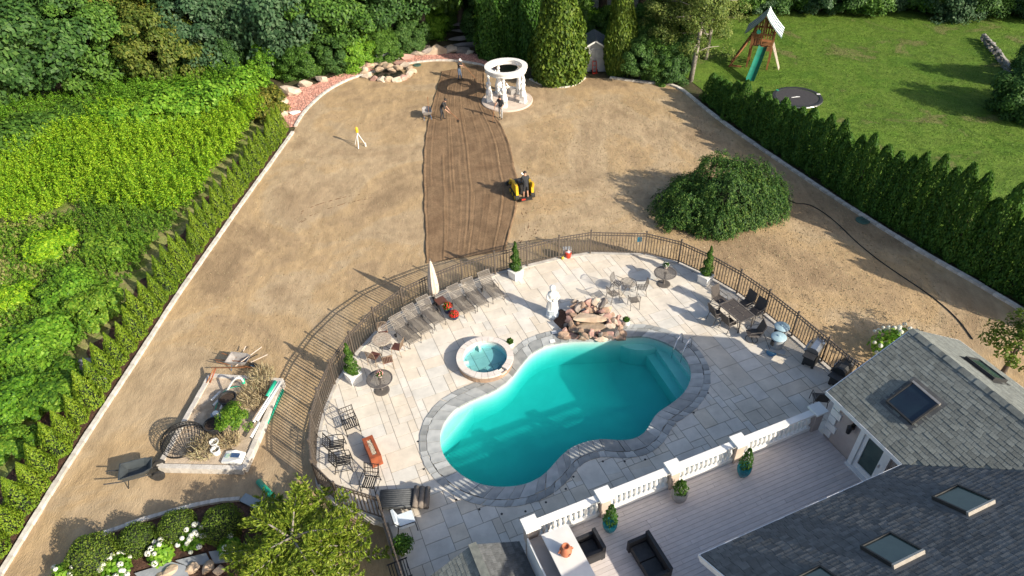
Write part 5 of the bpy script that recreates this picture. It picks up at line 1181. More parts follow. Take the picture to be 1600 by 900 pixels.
for (px, py), lab, sw in (((1163, 478), 'dark sling chair on the fence side of dining table, left one', 0), ((1179, 490), 'dark sling chair on the fence side of dining table, right one', 0), ((1120, 493), 'dark sling chair on the pool side of dining table, left one', 0), ((1139, 506), 'dark sling chair on the pool side of dining table, right one', 0), ((1124, 471), 'dark sling chair at the topiary end of the dining table', 0), ((1176, 523), 'swivel sling chair with round base beside the dining table', 1)):
    q = g(px, py, .3); q.z = 0; d = Vector((c.x, c.y, 0))-q; al = Vector((math.cos(drz), math.sin(drz), 0)); pe = Vector((-al.y, al.x, 0))
    v = al*(1 if d.dot(al) > 0 else -1) if abs(d.dot(al)) > Ld*.62 else pe*(1 if d.dot(pe) > 0 else -1)
    sling_chair('sling_chair' if not sw else 'swivel_chair', lab, q, math.atan2(v.y, v.x)+PI/2+(1.1 if sw else R.uniform(-.12, .12)), cg, sw)
q = g(1277, 632, 0); sling_chair('sling_chair', 'brown sling armchair in the corner beneath the house eave', q, HROT+2.6, None)
# tanks, skimmer, grills
for i, (px, py, lab) in enumerate(((1217, 527, 'round grey tank with pale blue lid, the rear one by the fence'), (1212, 543, 'round grey tank with pale blue lid, the front one with black handles'))):
    q = g(px, py, 0); t = thing('pool_tank', lab, 'tank', q, .4, 'pool tanks by the fence')
    put('body', autosmooth(MB().lathe([(.24, .05), (.27, .12), (.29, .5), (.27, .62), (.2, .66)], 20).mesh('body', mat('grey_tank', (.40, .42, .43), (.32, .34, .35), 4, .5))), None, t)
    put('lid', autosmooth(MB().lathe([(.33, .64), (.34, .67), (.31, .70), (.06, .73), (.05, .77)], 24).mesh('lid', M_bluelid)), None, t)
    for s in (-1, 1): MB().box((s*.31, 0, .42), (.06, .16, .26)).build('handle', M_black, t)
    for k in range(3): MB().lathe([(.04, 0), (.04, .08)], 8, (.18*math.cos(k*2.1), .18*math.sin(k*2.1), 0)).build('foot', M_black, t)
q = g(1211, 549, 0); tag(MB().box((0, 0, .05), (.85, .3, .06)).box((0, .18, .08), (.7, .05, .06)).build('pump_tray', mat('pale_pump_tray', (.5, .5, .48), (.4, .4, .38), 4, .6), None, q, -.5), 'pale flat equipment tray in front of the tanks', 'tray')
sk = thing('leaf_skimmer', 'blue leaf skimmer net on a long pole lying beside the tanks', 'skimmer net')
a, b = g(1190, 512, .6), g(1203, 547, .06); MB().tube([a, b], .015, 6).build('pole', M_taupe, sk)
cq = g(1205, 551.5, .04); MB().tube([(cq.x+.2*math.cos(k*PI/10), cq.y+.2*math.sin(k*PI/10), .05) for k in range(21)], .018, 6).build('hoop', mat('blue_hoop', (.02, .12, .28), (.03, .15, .32), 4, .4), sk); MB().lathe([(.19, .04), (.05, .012)], 16, (cq.x, cq.y, 0)).build('net', mat('blue_net', (.08, .2, .3), (.12, .26, .38), 30, .8), sk)
def grill(px, py, rz, label, lidm, bodym, s=1.0):
    q = g(px, py, 0); t = thing('gas_grill', label, 'grill', q, rz)
    MB().box((0, 0, .45), (.75*s, .5, .66)).build('cabinet', bodym, t); MB().box((0, 0, .83), (.8*s, .56, .1)).build('firebox', bodym, t)
    P = [(-.28, .88), (-.26, 1.02), (-.12, 1.13), (.12, 1.14), (.25, 1.04), (.28, .88)]; V = [(x*.78*s, y, z) for x in (-.5, .5) for y, z in P]; n = 6
    MB().add(V, [(i, i+1, n+i+1, n+i) for i in range(5)]+[(0, n, 2*n-1, n-1)[::-1], tuple(range(n-1, -1, -1)), tuple(range(n, 2*n))]).build('lid', lidm, t)
    MB().tube([(-.25, -.32, 1.0), (.25, -.32, 1.0)], .015, 6).build('lid_handle', M_steel, t); MB().lathe([(.05, 0), (.05, .02)], 10, (0, -.2, 1.09)).build('thermometer', M_black, t)
    MB().box((0, -.31, .82), (.76*s, .05, .12)).build('control_panel', M_steel if lidm is not M_black else M_black, t)
    for k in range(4): o = MB().lathe([(.025, 0), (.025, .04)], 8).build('knob', M_black, t, (-.24+.16*k, -.33, .82)); o.rotation_euler = (PI/2, 0, 0)
    for sx in (-1, 1):
        MB().box((sx*(.62*s), 0, .88), (.38, .48, .04)).build('side_shelf', M_black, t)
        for sy in (-1, 1): o = MB().tube([(sx*.34*s-.02, sy*.2, .06), (sx*.34*s+.02, sy*.2, .06)], .06, 10); o.build('wheel', M_rubber, t)
grill(1266, 566, math.radians(-132), 'steel-lidded gas grill standing by the fence', M_steel, M_black)
grill(1309, 598, math.radians(-140), 'dark closed grill half hidden behind the house corner', M_black, M_black, 1.05)
# pool rail
q = g(1067, 546, .02); pr_ = thing('pool_handrail', 'chrome pool handrail by the steps', 'handrail', q, HROT+.5)
for s in (-.22, .22): MB().tube([(.35, s, 0), (.3, s, .5), (.1, s, .8), (-.25, s, .7), (-.55, s, .2), (-.6, s, -.2)], .022, 8).build('rail_tube', M_chrome, pr_, smooth=True)
for i, (px, py) in enumerate(((866, 519.5), (863, 533))):
    q = g(px, py, .04); tag(MB().box((0, 0, .012), (.24, .2, .024)).build('skimmer_lid', M_white, None, q, .2), ('white square skimmer lid left of waterfall, on the tiles', 'white square skimmer lid at the water edge left of waterfall')[i], 'lid')
# bucket, ball
q = g(888, 402, 0); t = thing('toy_bucket', 'red bucket of pool toys by the back fence', 'bucket', q); MB().lathe([(.13, 0), (.17, .34), (.15, .34), (.13, .3)], 16).build('bucket', M_red, t); MB().tube([(-.17, 0, .33), (0, .05, .45), (.17, 0, .33)], .008, 5).build('handle', M_white, t); MB().rock((0, 0, .36), (.2, .2, .12), 4).build('toys', M_white, t)
q = g(879, 405, 0); b = bmesh.new(); bmesh.ops.create_icosphere(b, subdivisions=2, radius=.09); me = bpy.data.meshes.new('ball'); b.to_mesh(me); b.free(); t = thing('play_ball', 'small yellow ball beside the red bucket', 'ball', q); put('ball', autosmooth(me), mat('yellow_ball', (.7, .5, .05), (.6, .42, .04), 5, .5), t, (0, 0, .09)); MB().lathe([(.02, .175), (.02, .182)], 8).build('valve', M_black, t)
q = g(886, 396, 0); tag(MB().box((0, 0, .16), (.42, .25, .32), tap=.96).box((0, 0, .34), (.45, .28, .035)).build('storage_box', mat('pale_grey_box', (.5, .49, .47), (.42, .41, .4), 4, .6), None, q), 'pale grey storage box behind the red bucket', 'box')
# fire pit and iron chairs
tp = [g(x, y, .55) for x, y in ((565, 685), (582, 680), (596, 712), (579, 717))]; c = sum(tp, Vector())/4; v = (tp[3]-tp[0])+(tp[2]-tp[1]); frz = math.atan2(v.y, v.x); Lf = v.length/2; Wf = ((tp[1]-tp[0])+(tp[2]-tp[3])).length/2
t = thing('fire_pit', 'rust-red rectangular steel fire pit filled with pale stones', 'fire pit', (c.x, c.y, 0), frz)
MB().box((0, 0, .25), (Lf, Wf, .5)).build('body', M_rust, t); f = MB()
for s in (-1, 1): f.box((0, s*(Wf/2-.06), .53), (Lf, .12, .05)).box((s*(Lf/2-.07), 0, .53), (.14, Wf-.245, .05))
f.build('top_frame', M_rust, t); xs = [(x, y) for x, y in ((-Lf/2+.15, -Wf/2+.13), (Lf/2-.15, -Wf/2+.13), (Lf/2-.15, Wf/2-.13), (-Lf/2+.15, Wf/2-.13))]
MB().box((0, 0, .505), (Lf-.28, Wf-.25, .008)).build('fire_bed', M_sand, t); rr = random.Random(3); f = MB()
for k in range(140): f.rock((rr.uniform(-Lf/2+.18, Lf/2-.18), rr.uniform(-Wf/2+.15, Wf/2-.15), .52), (.06, .05, .04), k, n=1)
stuff(f.build('pebbles', mat('fire_pebbles', (.5, .43, .33), (.3, .25, .19), 9, .8, isl=.35), t))
def iron_chair():
    t = thing('iron_chair', 'x', 'chair', (0, 0, 0), 0, 'black iron chairs round the fire pit'); w = .56
    s = bpy.data.objects.new('seat', None); link(s, t)
    for k in range(6): MB().box((-w/2+.04+(w-.08)*(k+.5)/6, 0, .40), (.045, .54, .018)).build('seat_slat', M_iron, s)
    for y in (-.26, .26): MB().bar((-w/2, y, .39), (w/2, y, .39), .03).build('seat_rail', M_iron, s)
    b = bpy.data.objects.new('backrest', None); link(b, t)
    for k in range(6): x = -w/2+w*(k+.5)/6; MB().bar((x, .28, .42), (x, .46, .88), .016).build('back_slat', M_iron, b)
    for z in (.55, .7, .88): y = .28+(z-.42)*.39; MB().bar((-w/2, y, z), (w/2, y, z), .02).build('back_rail', M_iron, b)
    for sx in (-1, 1):
        x = sx*w/2; MB().tube([(x, -.3, .0), (x, -.27, .42), (x, -.25, .62), (x, .0, .66), (x, .36, .64)], .018, 6).build('arm_frame', M_iron, t); MB().tube([(x, .38, 0), (x, .28, .42), (x, .47, .9)], .018, 6).build('back_post', M_iron, t); MB().bar((x, -.28, .12), (x, .34, .12), .018).build('stretcher', M_iron, t)
    return t
ic = iron_chair(); fc = Vector((c.x, c.y, 0))
for i, ((px, py), lab, ex) in enumerate((((548, 663), 'black iron armchair at the far end of the fire pit', -.2), ((527, 697), 'black iron armchair by the fence, upper of the two', .35), ((537, 722), 'black iron armchair by the fence, lower of the two', -.25), ((578, 755), 'black iron armchair below the fire pit, back toward it', 2.9))):
    q = g(px, py, .3); q.z = 0; d = fc-q; rz = math.atan2(d.y, d.x)+PI/2+ex
    if i == 0: ic.location = q; ic.rotation_euler.z = rz; ic['label'] = lab
    else: dup(ic, q, rz, lab)
# ribbed mat with rolls
P0, P1_, P2_ = g(593, 781, .25), g(646, 779, .25), g(592, 795, .25); d = P1_-P0; mrz = math.atan2(d.y, d.x)
t = thing('ribbed_lounge_mat', 'dark grey ribbed lounge platform with rolled ends by the fence corner', 'lounge mat', (P0.x, P0.y, 0), mrz); Lm = d.length; M_rib = mat('grey_ribbed_weave', (.085, .09, .095), (.06, .065, .07), 8, .7)
for k in range(9): MB().tube([(0, -.34+.085*k, .30), (Lm, -.34+.085*k, .32)], .047, 8).build('rib', M_rib, t, smooth=True)
MB().box((Lm/2, 0, .24), (Lm, .76, .06)).build('platform', M_rib, t)
for k in range(4): MB().box((.1 if k % 2 else Lm-.1, .32 if k < 2 else -.32, .1), (.06, .06, .2)).build('leg', M_black, t)
for k in range(3): MB().tube([(Lm+.1+.2*k, -.42, .36-.04*k), (Lm+.1+.2*k, .42, .36-.04*k)], .105, 14).build('roll', mat('taupe_roll_fabric', (.2, .165, .135), (.14, .115, .095), 8, .85, isl=.15), t, smooth=True)
# chair with pale cushions
q = g(634, 818, .2); q.z = 0; t = thing('cushioned_chair', 'iron armchair with pale blue cushions in the lower patio corner', 'chair', q, HROT-PI/2+PI)
MB().box((0, -.05, .42), (.56, .56, .12), tap=.94).build('seat_cushion', M_rot, t); MB().box((0, .3, .66), (.54, .12, .5), M=Matrix.Rotation(-.25, 3, 'X')).build('back_cushion', M_rot, t)
for sx in (-1, 1): MB().tube([(sx*.31, -.34, 0), (sx*.31, -.3, .58), (sx*.31, .25, .62), (sx*.31, .42, .95)], .018, 6).build('side_frame', M_iron, t); MB().tube([(sx*.31, .3, .6), (sx*.31, .4, 0)], .018, 6).build('leg', M_iron, t)
MB().tube([(-.31, .42, .95), (.31, .42, .95)], .018, 6).build('top_rail', M_iron, t); MB().bar((-.31, -.32, .34), (.31, -.32, .34), .02).build('seat_rail', M_iron, t)
q = g(628, 905, 0); t = thing('iron_table', 'black iron lattice table at the bottom edge by the fence', 'table', q, HROT); f = MB()
for k in range(7): MB().box((-.3+.1*k, 0, .6), (.03, .66, .02)).build('slat', M_iron, t)
for s in (-1, 1): MB().box((0, s*.33, .6), (.7, .04, .03)).build('edge_rail', M_iron, t); [MB().bar((s*.3, y, 0), (s*.3, y, .6), .03).build('leg', M_iron, t) for y in (-.3, .3)]
# ------------------------------------------------------------------ gazebo
q = g(792.5, 158, YZ); gz = thing('gazebo', 'round white gazebo with figure columns and an open ring top', 'gazebo', (q.x, q.y, YZ))
MB().lathe([(1.95, -.02), (1.95, .10), (1.9, .12)], 48).build('floor_slab', mat('pale_paver_slab', (.6, .5, .42), (.52, .43, .36), 2.5, .8, bump=.1), gz)
for k in range(3): MB().lathe([(.62*(k+1)-.008, .121), (.62*(k+1)+.008, .124)], 40, cap=False).build('paver_joint', M_mortar, gz)
def ring(z0, z1, r0, r1, name):
    n = 48; V = [(r*math.cos(2*PI*j/n), r*math.sin(2*PI*j/n), z) for r, z in ((r0, z0), (r1, z0), (r1, z1), (r0, z1)) for j in range(n)]
    MB().add(V, [(i*n+j, i*n+(j+1) % n, ((i+1) % 4)*n+(j+1) % n, ((i+1) % 4)*n+j) for i in range(4) for j in range(n)]).build(name, M_whitest, gz)
ring(2.42, 2.66, 1.24, 1.52, 'ring_beam'); ring(2.66, 2.76, 1.2, 1.6, 'ring_cornice'); ring(2.36, 2.42, 1.28, 1.48, 'ring_moulding')
def caryatid():
    m = MB(); n = 16; V = []
    pr = [(.20, .58), (.21, .75), (.17, .95), (.135, 1.12), (.155, 1.28), (.175, 1.42), (.14, 1.52), (.07, 1.58), (.075, 1.64), (.1, 1.72), (.095, 1.82), (.05, 1.9)]
    for r, z in pr:
        for j in range(n): a = 2*PI*j/n; rr = r*(1+(.1 if z < 1.2 else .03)*math.sin(5*a+4*z)); V.append((rr*math.cos(a), rr*math.sin(a)*.85, z))
    m.add(V, [(i*n+j, i*n+(j+1) % n, (i+1)*n+(j+1) % n, (i+1)*n+j) for i in range(len(pr)-1) for j in range(n)])
    m.tube([(.15, 0, 1.46), (.28, .02, 1.62), (.16, 0, 1.93)], [.05, .045, .035], 6); m.tube([(-.15, 0, 1.46), (-.22, -.06, 1.2), (-.08, -.16, 1.1)], [.05, .045, .035], 6)
    return m.mesh('figure', M_whitest, True)
cme = caryatid(); ped = MB().box((0, 0, .31), (.40, .40, .46)).box((0, 0, .1), (.48, .48, .12)).box((0, 0, .56), (.46, .46, .06)).mesh('pedestal', M_whitest); capm = autosmooth(MB().lathe([(.08, 1.86), (.1, 1.95), (.14, 2.02), (.11, 2.1), (.1, 2.2), (.2, 2.3), (.22, 2.37)], 14).mesh('capital', M_whitest))
for k in range(5):
    a = math.radians(-100+72*k); x, y = 1.36*math.cos(a), 1.36*math.sin(a); c = bpy.data.objects.new('column', None); link(c, gz); c.location = (x, y, .1); c.rotation_euler.z = a+PI/2
    put('pedestal', ped, None, c); put('figure', cme, None, c, (0, 0, 0), (0, 0, 0), (1.3, 1.3, 1)); put('capital', capm, None, c)
for k in range(5):
    if k in (0, 3, 4): continue
    a0, a1 = math.radians(-100+72*k+10), math.radians(-100+72*k+62)
    P = [(1.3*math.cos(a0+(a1-a0)*t/6), 1.3*math.sin(a0+(a1-a0)*t/6), .58) for t in range(7)]; MB().tube(P, .06, 8).build('seat_rail', M_whitest, gz); MB().tube([(1.3*math.cos((a0+a1)/2), 1.3*math.sin((a0+a1)/2), .1), (1.3*math.cos((a0+a1)/2), 1.3*math.sin((a0+a1)/2), .55)], .05, 8).build('rail_baluster', M_whitest, gz)
e = g(802, 149, YZ); tag(MB().box((0, 0, .2), (.5, .36, .4), tap=.9).box((0, 0, .42), (.56, .42, .05)).build('stone_block', M_greypot, None, (e.x, e.y, YZ+.12), .3), 'grey stone block standing on the gazebo floor', 'block')

# ------------------------------------------------------------------ people
def person(label, q, rz, J, top, pants, shoe=M_boot, hair=M_hair, hat=None, sleeves=True, shorts=False):
    """J: joint positions; one skinned body, hair or cap as child"""
    t = thing('person', label, 'person', q, rz); bm = bmesh.new(); sl_ = bm.verts.layers.skin.verify(); V = {}
    rad = dict(pelvis=.15, waist=.135, chest=.165, neck=.055, head=.095, crown=.085, shl=.08, shr=.08, ell=.045, elr=.045, hal=.035, har=.035, hil=.095, hir=.095, knl=.06, knr=.06, anl=.042, anr=.042, tol=.04, tor=.04)
    for k, p in J.items(): v = bm.verts.new(p); V[k] = v; r = rad[k]; v[sl_].radius = (r, r*(.8 if k in ('pelvis', 'waist', 'chest') else 1))
    V['pelvis'][sl_].use_root = True
    E_ = [('pelvis', 'waist'), ('waist', 'chest'), ('chest', 'neck'), ('neck', 'head'), ('head', 'crown'), ('chest', 'shl'), ('chest', 'shr'), ('shl', 'ell'), ('shr', 'elr'), ('ell', 'hal'), ('elr', 'har'), ('pelvis', 'hil'), ('pelvis', 'hir'), ('hil', 'knl'), ('hir', 'knr'), ('knl', 'anl'), ('knr', 'anr'), ('anl', 'tol'), ('anr', 'tor')]
    for a, b in E_: bm.edges.new((V[a], V[b]))
    me = bpy.data.meshes.new('body'); bm.to_mesh(me); bm.free(); tmp = bpy.data.objects.new('tmp', me); COL.objects.link(tmp); tmp.modifiers.new('s', 'SKIN'); sd_ = tmp.modifiers.new('d', 'SUBSURF'); sd_.levels = 1; sd_.render_levels = 1
    dg = bpy.context.evaluated_depsgraph_get(); body = bpy.data.meshes.new_from_object(tmp.evaluated_get(dg)); bpy.data.objects.remove(tmp)
    m = MB(); m.add([v.co.copy() for v in body.vertices], [tuple(p.vertices) for p in body.polygons])
    reg = {('neck', 'head'): 0, ('head', 'crown'): 0, ('ell', 'hal'): 0, ('elr', 'har'): 0, ('anl', 'tol'): 3, ('anr', 'tor'): 3, ('hil', 'knl'): 2, ('hir', 'knr'): 2, ('pelvis', 'hil'): 2, ('pelvis', 'hir'): 2, ('knl', 'anl'): 0 if shorts else 2, ('knr', 'anr'): 0 if shorts else 2}
    mi = []
    for f_ in m.f:
        c = sum((Vector(m.v[i]) for i in f_), Vector())/len(f_); best = (9, 1)
        for a, b in E_:
            A, B = Vector(J[a]), Vector(J[b]); s = max(0, min(1, (c-A).dot(B-A)/max((B-A).length_squared, 1e-9))); dd = (c-A-(B-A)*s).length; best = min(best, (dd, reg.get((a, b), 1)))
        mi.append(best[1])
    m.m = mi
    for h, e in (('hal', 'ell'), ('har', 'elr')):        # five fingers per hand
        H, d = Vector(J[h]), (Vector(J[h])-Vector(J[e])).normalized(); s = d.cross(Vector((0, 1, 0))).normalized(); u = s.cross(d)
        for k in range(4):
            b = H+d*.03+s*(-.028+.019*k); L_ = (.07, .08, .075, .06)[k]; m.tube([b, b+d*L_*.6+u*.006, b+d*L_*.8+u*.03], [.009, .008, .006], 5)
        b = H+s*-.032; m.tube([b, b+d*.035-s*.02, b+d*.06-s*.018+u*.015], [.011, .009, .007], 5)
    hd = Vector(J['head']); cr_ = Vector(J['crown']); up = (cr_-hd).normalized(); fw = (Vector((0, 1, 0))-up*up.y).normalized(); sx = fw.cross(up); mid = hd.lerp(cr_, .45)
    m.tube([mid+fw*.085, mid+fw*.115-up*.02], [.012, .016], 5)
    for s in (-1, 1): m.tube([mid+sx*(s*.085)-up*.02, mid+sx*(s*.1)+up*.02], .016, 5)
    m.build('body', [M_skin, top, pants, shoe], t, smooth=True)
    for s in (-1, 1): pass
    fe = MB()
    for s in (-1, 1): fe.box(mid+fw*.088+sx*(s*.035)+up*.02, (.02, .01, .012))
    fe.box(mid+fw*.088-up*.05, (.04, .01, .01)); fe.build('face_features', M_hair, t)
    hm = MB(); n = 12; Vv = []
    for i in range(5):
        th = i/4*1.65
        for j in range(n):
            a = 2*PI*j/n; back = -fw*.018
            Vv.append(hd.lerp(cr_, .55)+back+(sx*math.cos(a)+fw*math.sin(a))*(.112*math.sin(max(th, .05)))+up*(.125*math.cos(th)))
    hm.add(Vv, [(i*n+j, (i+1)*n+j, (i+1)*n+(j+1) % n, i*n+(j+1) % n) for i in range(4) for j in range(n)]+[tuple(range(n))])
    if hat: hm.box(hd.lerp(cr_, .6)+fw*.13, (.14, .12, .015))
    hm.build('cap' if hat else 'hair', hat or hair, t, smooth=True); return t
def pose(lean=0.0, step=.12, hl=(-.2, .4, .85), hr=(.2, .4, .85), bend=0.0, foot=0.0):
    c, s = math.cos(lean), math.sin(lean); B = Vector((0, -.05*lean, .92-bend))
    def up(x, z, y=0): return tuple(B+Vector((x, s*z+c*y, c*z-s*y)))
    J = dict(pelvis=tuple(B), waist=up(0, .18), chest=up(0, .42), neck=up(0, .57), shl=up(-.2, .5), shr=up(.2, .5), hil=(-.1, B.y, B.z-.06), hir=(.1, B.y, B.z-.06), knl=(-.12, step*.6+.06*bend, .48-bend*.4), knr=(.12, -step*.4+.06, .48-bend*.4), anl=(-.12, step, .08), anr=(.12, -step, .08), tol=(-.13, step+.16, .04), tor=(.13, -step+.16, .04), hal=hl, har=hr)
    J['head'] = tuple(Vector(J['neck'])+Vector((0, s*.09+.02, c*.09+.0))); J['crown'] = tuple(Vector(J['head'])+Vector((0, s*.13+.02, c*.13)))
    for sh, h, e in (('shl', 'hal', 'ell'), ('shr', 'har', 'elr')): J[e] = tuple(Vector(J[sh]).lerp(Vector(J[h]), .5)+Vector((-.07 if sh == 'shl' else .07, -.08, -.06)))
    return J
def rake(q, a, b, label, head=True):
    t = thing('rake', label, 'rake'); MB().tube([a, b], .018, 6).build('handle', M_wood, t); d = (b-a); d.z = 0; s = Vector((-d.y, d.x, 0)).normalized()
    MB().bar(b-s*.3, b+s*.3, .04, .03).build('rake_head', M_lead, t)
    for k in range(9): p = b+s*(-.28+.07*k); MB().bar(p, p-Vector((0, 0, .06)), .012).build('tine', M_lead, t)
def worker(px, py, face, J, label, top, pants, tool=None, **kw):
    q = g(px, py, YZ+.06); rz = face; t = person(label, q, rz, J, top, pants, **kw)
    if tool:
        Mx = Matrix.Translation(q) @ Matrix.Rotation(rz, 4, 'Z'); a, b = Vector(tool[0]), Vector(tool[1]); rake(q, Mx @ a, Mx @ b, tool[2])
    return t
worker(718.5, 124.5, -2.0, pose(.18, .1, (-.1, .42, 1.02), (.05, .42, 1.24)), 'person in black shirt and jeans raking the soil near the boulders', M_shirt, M_jeans, ((.1, .38, 1.5), (-.35, 1.3, .06), 'long-handled rake held by the far worker'), hat=M_white)
worker(691, 187, -1.75, pose(.55, .1, (-.08, .58, .72), (.1, .6, .62)), 'person in dark clothes bending over the soil by the blue wheelbarrow', M_shirt, M_dkpant, ((.12, .62, .75), (.0, 1.25, .03), 'short rake held by the bending worker'))
worker(783, 185, 2.6, pose(.08, .1, (-.25, .28, 1.0), (.2, .36, 1.1)), 'person in black shirt and pale trousers standing before the gazebo', M_shirt, M_ltpant, ((.2, .35, 1.45), (.25, .8, .03), 'pale-handled rake held by the worker at the gazebo'))
# ------------------------------------------------------------------ mini loader with operator
q = g(816, 305, YZ); hrz = .28; ld = thing('track_loader', 'yellow stand-on track loader at the edge of the soil strip', 'loader', q, hrz)
for s in (-1, 1):
    tr_ = bpy.data.objects.new('track', None); link(tr_, ld); P = []
    for k in range(24):
        a = 2*PI*k/24; y = math.cos(a)*.2+(.45 if math.cos(a) > 0 else -.45); z = .22+math.sin(a)*.2; P.append((y, z))
    n = 24; MB().add([(s*.5+x, y, z) for x in (-.12, .12) for y, z in P], [(i, (i+1) % n, n+(i+1) % n, n+i) for i in range(n)]+[tuple(range(n)), tuple(range(2*n-1, n-1, -1))]).build('belt', M_rubber, tr_)
    for y in (-.45, 0, .45): MB().tube([(s*.37, y, .22), (s*.64, y, .22)], .12, 12).build('roller', M_yellow, tr_)
    MB().box((s*.48, -.1, .72), (.16, 1.0, .58), tap=.85).build('side_panel', M_yellow, ld)
    MB().bar((s*.42, -.35, .98), (s*.42, 1.0, .62), .09, .13).build('lift_arm', M_yellow, ld); MB().bar((s*.42, 1.0, .62), (s*.42, 1.25, .2), .08, .12).build('lift_arm', M_yellow, ld)
    MB().box((s*.52, -.5, .95), (.12, .22, .26)).build('tail_guard', M_yellow, ld)
MB().box((0, .2, .55), (.72, .85, .62)).build('engine_box', M_black, ld); MB().box((0, .05, .92), (.6, .4, .2), tap=.8).build('hood', M_lead, ld)
MB().box((0, -.3, 1.06), (.62, .16, .14)).build('control_console', M_black, ld)
for s in (-1, 1): MB().tube([(s*.14, -.3, 1.12), (s*.14, -.36, 1.28)], .02, 6).build('lever', M_black, ld)
MB().box((0, -.72, .2), (.7, .46, .06)).build('platform', M_lead, ld); MB().box((-.2, -.9, .26), (.24, .06, .08)).build('step_plate', M_red, ld)
MB().box((0, 1.35, .17), (1.2, .1, .3)).box((0, 1.5, .05), (1.2, .3, .05)).build('bucket', M_lead, ld)
MB().tube([(.2, .35, .9), (.2, .35, 1.22), (.12, .4, 1.3)], .035, 8).build('exhaust', M_steel, ld)
e = Matrix.Translation(q) @ Matrix.Rotation(hrz, 4, 'Z') @ Vector((0, -.72, .235)); J = pose(.15, .04, (-.14, .36, 1.02), (.14, .36, 1.02))
person('person in black shirt and shorts standing on the yellow loader', e, hrz, J, M_shirt, M_dkpant, shorts=True)
# ------------------------------------------------------------------ wheelbarrows
def barrow(px, py, rz, label, traym, framem, z=YZ, scale=1.0, two=False, wood=False):
    q = g(px, py, z); t = thing('wheelbarrow', label, 'wheelbarrow', q, rz); t.scale = (scale,)*3
    bo = [(-.26, -.38), (.26, -.38), (.2, .34), (-.2, .34)]; to = [(-.36, -.52), (.36, -.52), (.33, .3), (.22, .55), (-.22, .55), (-.33, .3)]; bo = [(-.24, -.34), (.24, -.34), (.22, .2), (.14, .32), (-.14, .32), (-.22, .2)]
    n = 6; V = [(x, y, .36) for x, y in bo]+[(x, y, .66) for x, y in to]+[(x*.93, y*.93, .66) for x, y in to]+[(x*.95, y*.95, .39) for x, y in bo]
    MB().add(V, [tuple(range(n-1, -1, -1))]+[(i, (i+1) % n, n+(i+1) % n, n+i) for i in range(n)]+[(n+i, n+(i+1) % n, 2*n+(i+1) % n, 2*n+i) for i in range(n)]+[(2*n+i, 2*n+(i+1) % n, 3*n+(i+1) % n, 3*n+i) for i in range(n)]+[tuple(range(3*n, 4*n))]).build('tray', traym, t)
    for s in (-1, 1):
        MB().tube([(s*.1, .62, .2), (s*.2, 0, .33), (s*.26, -.5, .42), (s*.28, -1.0, .56)], .022, 6).build('handle', M_wood if wood else framem, t); MB().tube([(s*.24, -.28, .38), (s*.27, -.42, 0)], .018, 6).build('leg', framem, t)
    for x in ((-.26, .26) if two else (0,)):
        w = bpy.data.objects.new('wheel', None); link(w, t); MB().tube([(x-.05, .62, .2), (x+.05, .62, .2)], .2, 18).build('tyre', M_rubber, w); MB().tube([(x-.056, .62, .2), (x+.056, .62, .2)], .1, 12).build('rim', framem, w)
    return t
M_blue = mat('blue_barrow_paint', (.04, .16, .34), (.03, .12, .27), 4, .5)
barrow(668, 184, .15, 'blue wheelbarrow standing beside the bending worker', M_greypot, M_blue, wood=True)
tl = thing('shovel', 'long shovel standing in the blue wheelbarrow', 'shovel'); a = g(670, 180, 0); MB().tube([a, a+Vector((.05, .15, 1.35))], .018, 6).build('handle', M_wood, tl); MB().box(a-Vector((0, 0, .05)), (.2, .04, .28)).build('blade', M_lead, tl)
barrow(222, 748, math.radians(-72), 'large dark grey two-wheeled dump barrow in front of the raised bed', mat('dark_grey_tray', (.055, .065, .07), (.04, .048, .052), 4, .45), M_black, scale=1.12, two=True)
barrow(378, 574, math.radians(-100), 'pale wheelbarrow with long tools behind the raised bed', M_greypot, M_blue, scale=.95, wood=True)
tl = thing('tool_bundle', 'wooden-handled tools lying across the pale wheelbarrow', 'tools')
for i, (a, b) in enumerate((((368, 572, .45), (409, 542, .7)), ((336, 562, .3), (385, 565, .5)), ((392, 566, .4), (418, 554, .5)), ((330, 575, .35), (402, 574, .3)), ((380, 549, .3), (384, 541, .35)))): MB().tube([g(a[0], a[1], YZ+a[2]), g(b[0], b[1], YZ+b[2])], .022, 6).build('handle', M_wood if i % 2 else M_canvas, tl)
# tripod with yellow top
q = g(562, 228, YZ); t = thing('tripod_level', 'small tripod with a yellow top standing in the dirt', 'tripod', q)
for k in range(3): a = .5+k*2.09; MB().tube([(0, 0, 1.0), (math.cos(a)*.42, math.sin(a)*.42, 0)], .028, 6).build('leg', M_white, t)
MB().lathe([(.07, 1.0), (.1, 1.05), (.1, 1.32), (.05, 1.42)], 12).build('head', mat('yellow_plastic', (.75, .5, .03), (.65, .42, .02), 4, .4), t); a = g(566, 231, YZ); MB().box((.45, -.12, .14), (.08, .05, .28)).build('marker_stake', M_white, t)
# hose and covers
P = smooth_open([g(*p, YZ+.03) for p in ((1232, 312), (1242, 318), (1262, 318), (1285, 330), (1310, 350), (1340, 380), (1375, 408), (1410, 432), (1445, 455), (1475, 478), (1500, 502), (1520, 530))], 2)
tag(MB().tube(P, .026, 6).build('garden_hose', M_rubber), 'thin black hose snaking across the dirt right of the weeping bush', 'hose')
for px, py, r, lab in ((1348, 345, .38, 'flat green utility cover beside the right kerb'), (652, 102, .34, 'flat green utility cover near the rock pond')): q = g(px, py, YZ); t = thing('utility_cover', lab, 'cover', q); MB().lathe([(r, 0), (r, .05), (r*.9, .07)], 20).build('lid', mat('dull_green_cover', (.06, .13, .1), (.05, .1, .08), 4, .6), t); MB().box((0, 0, .075), (.2, .04, .02)).build('grip', M_black, t)

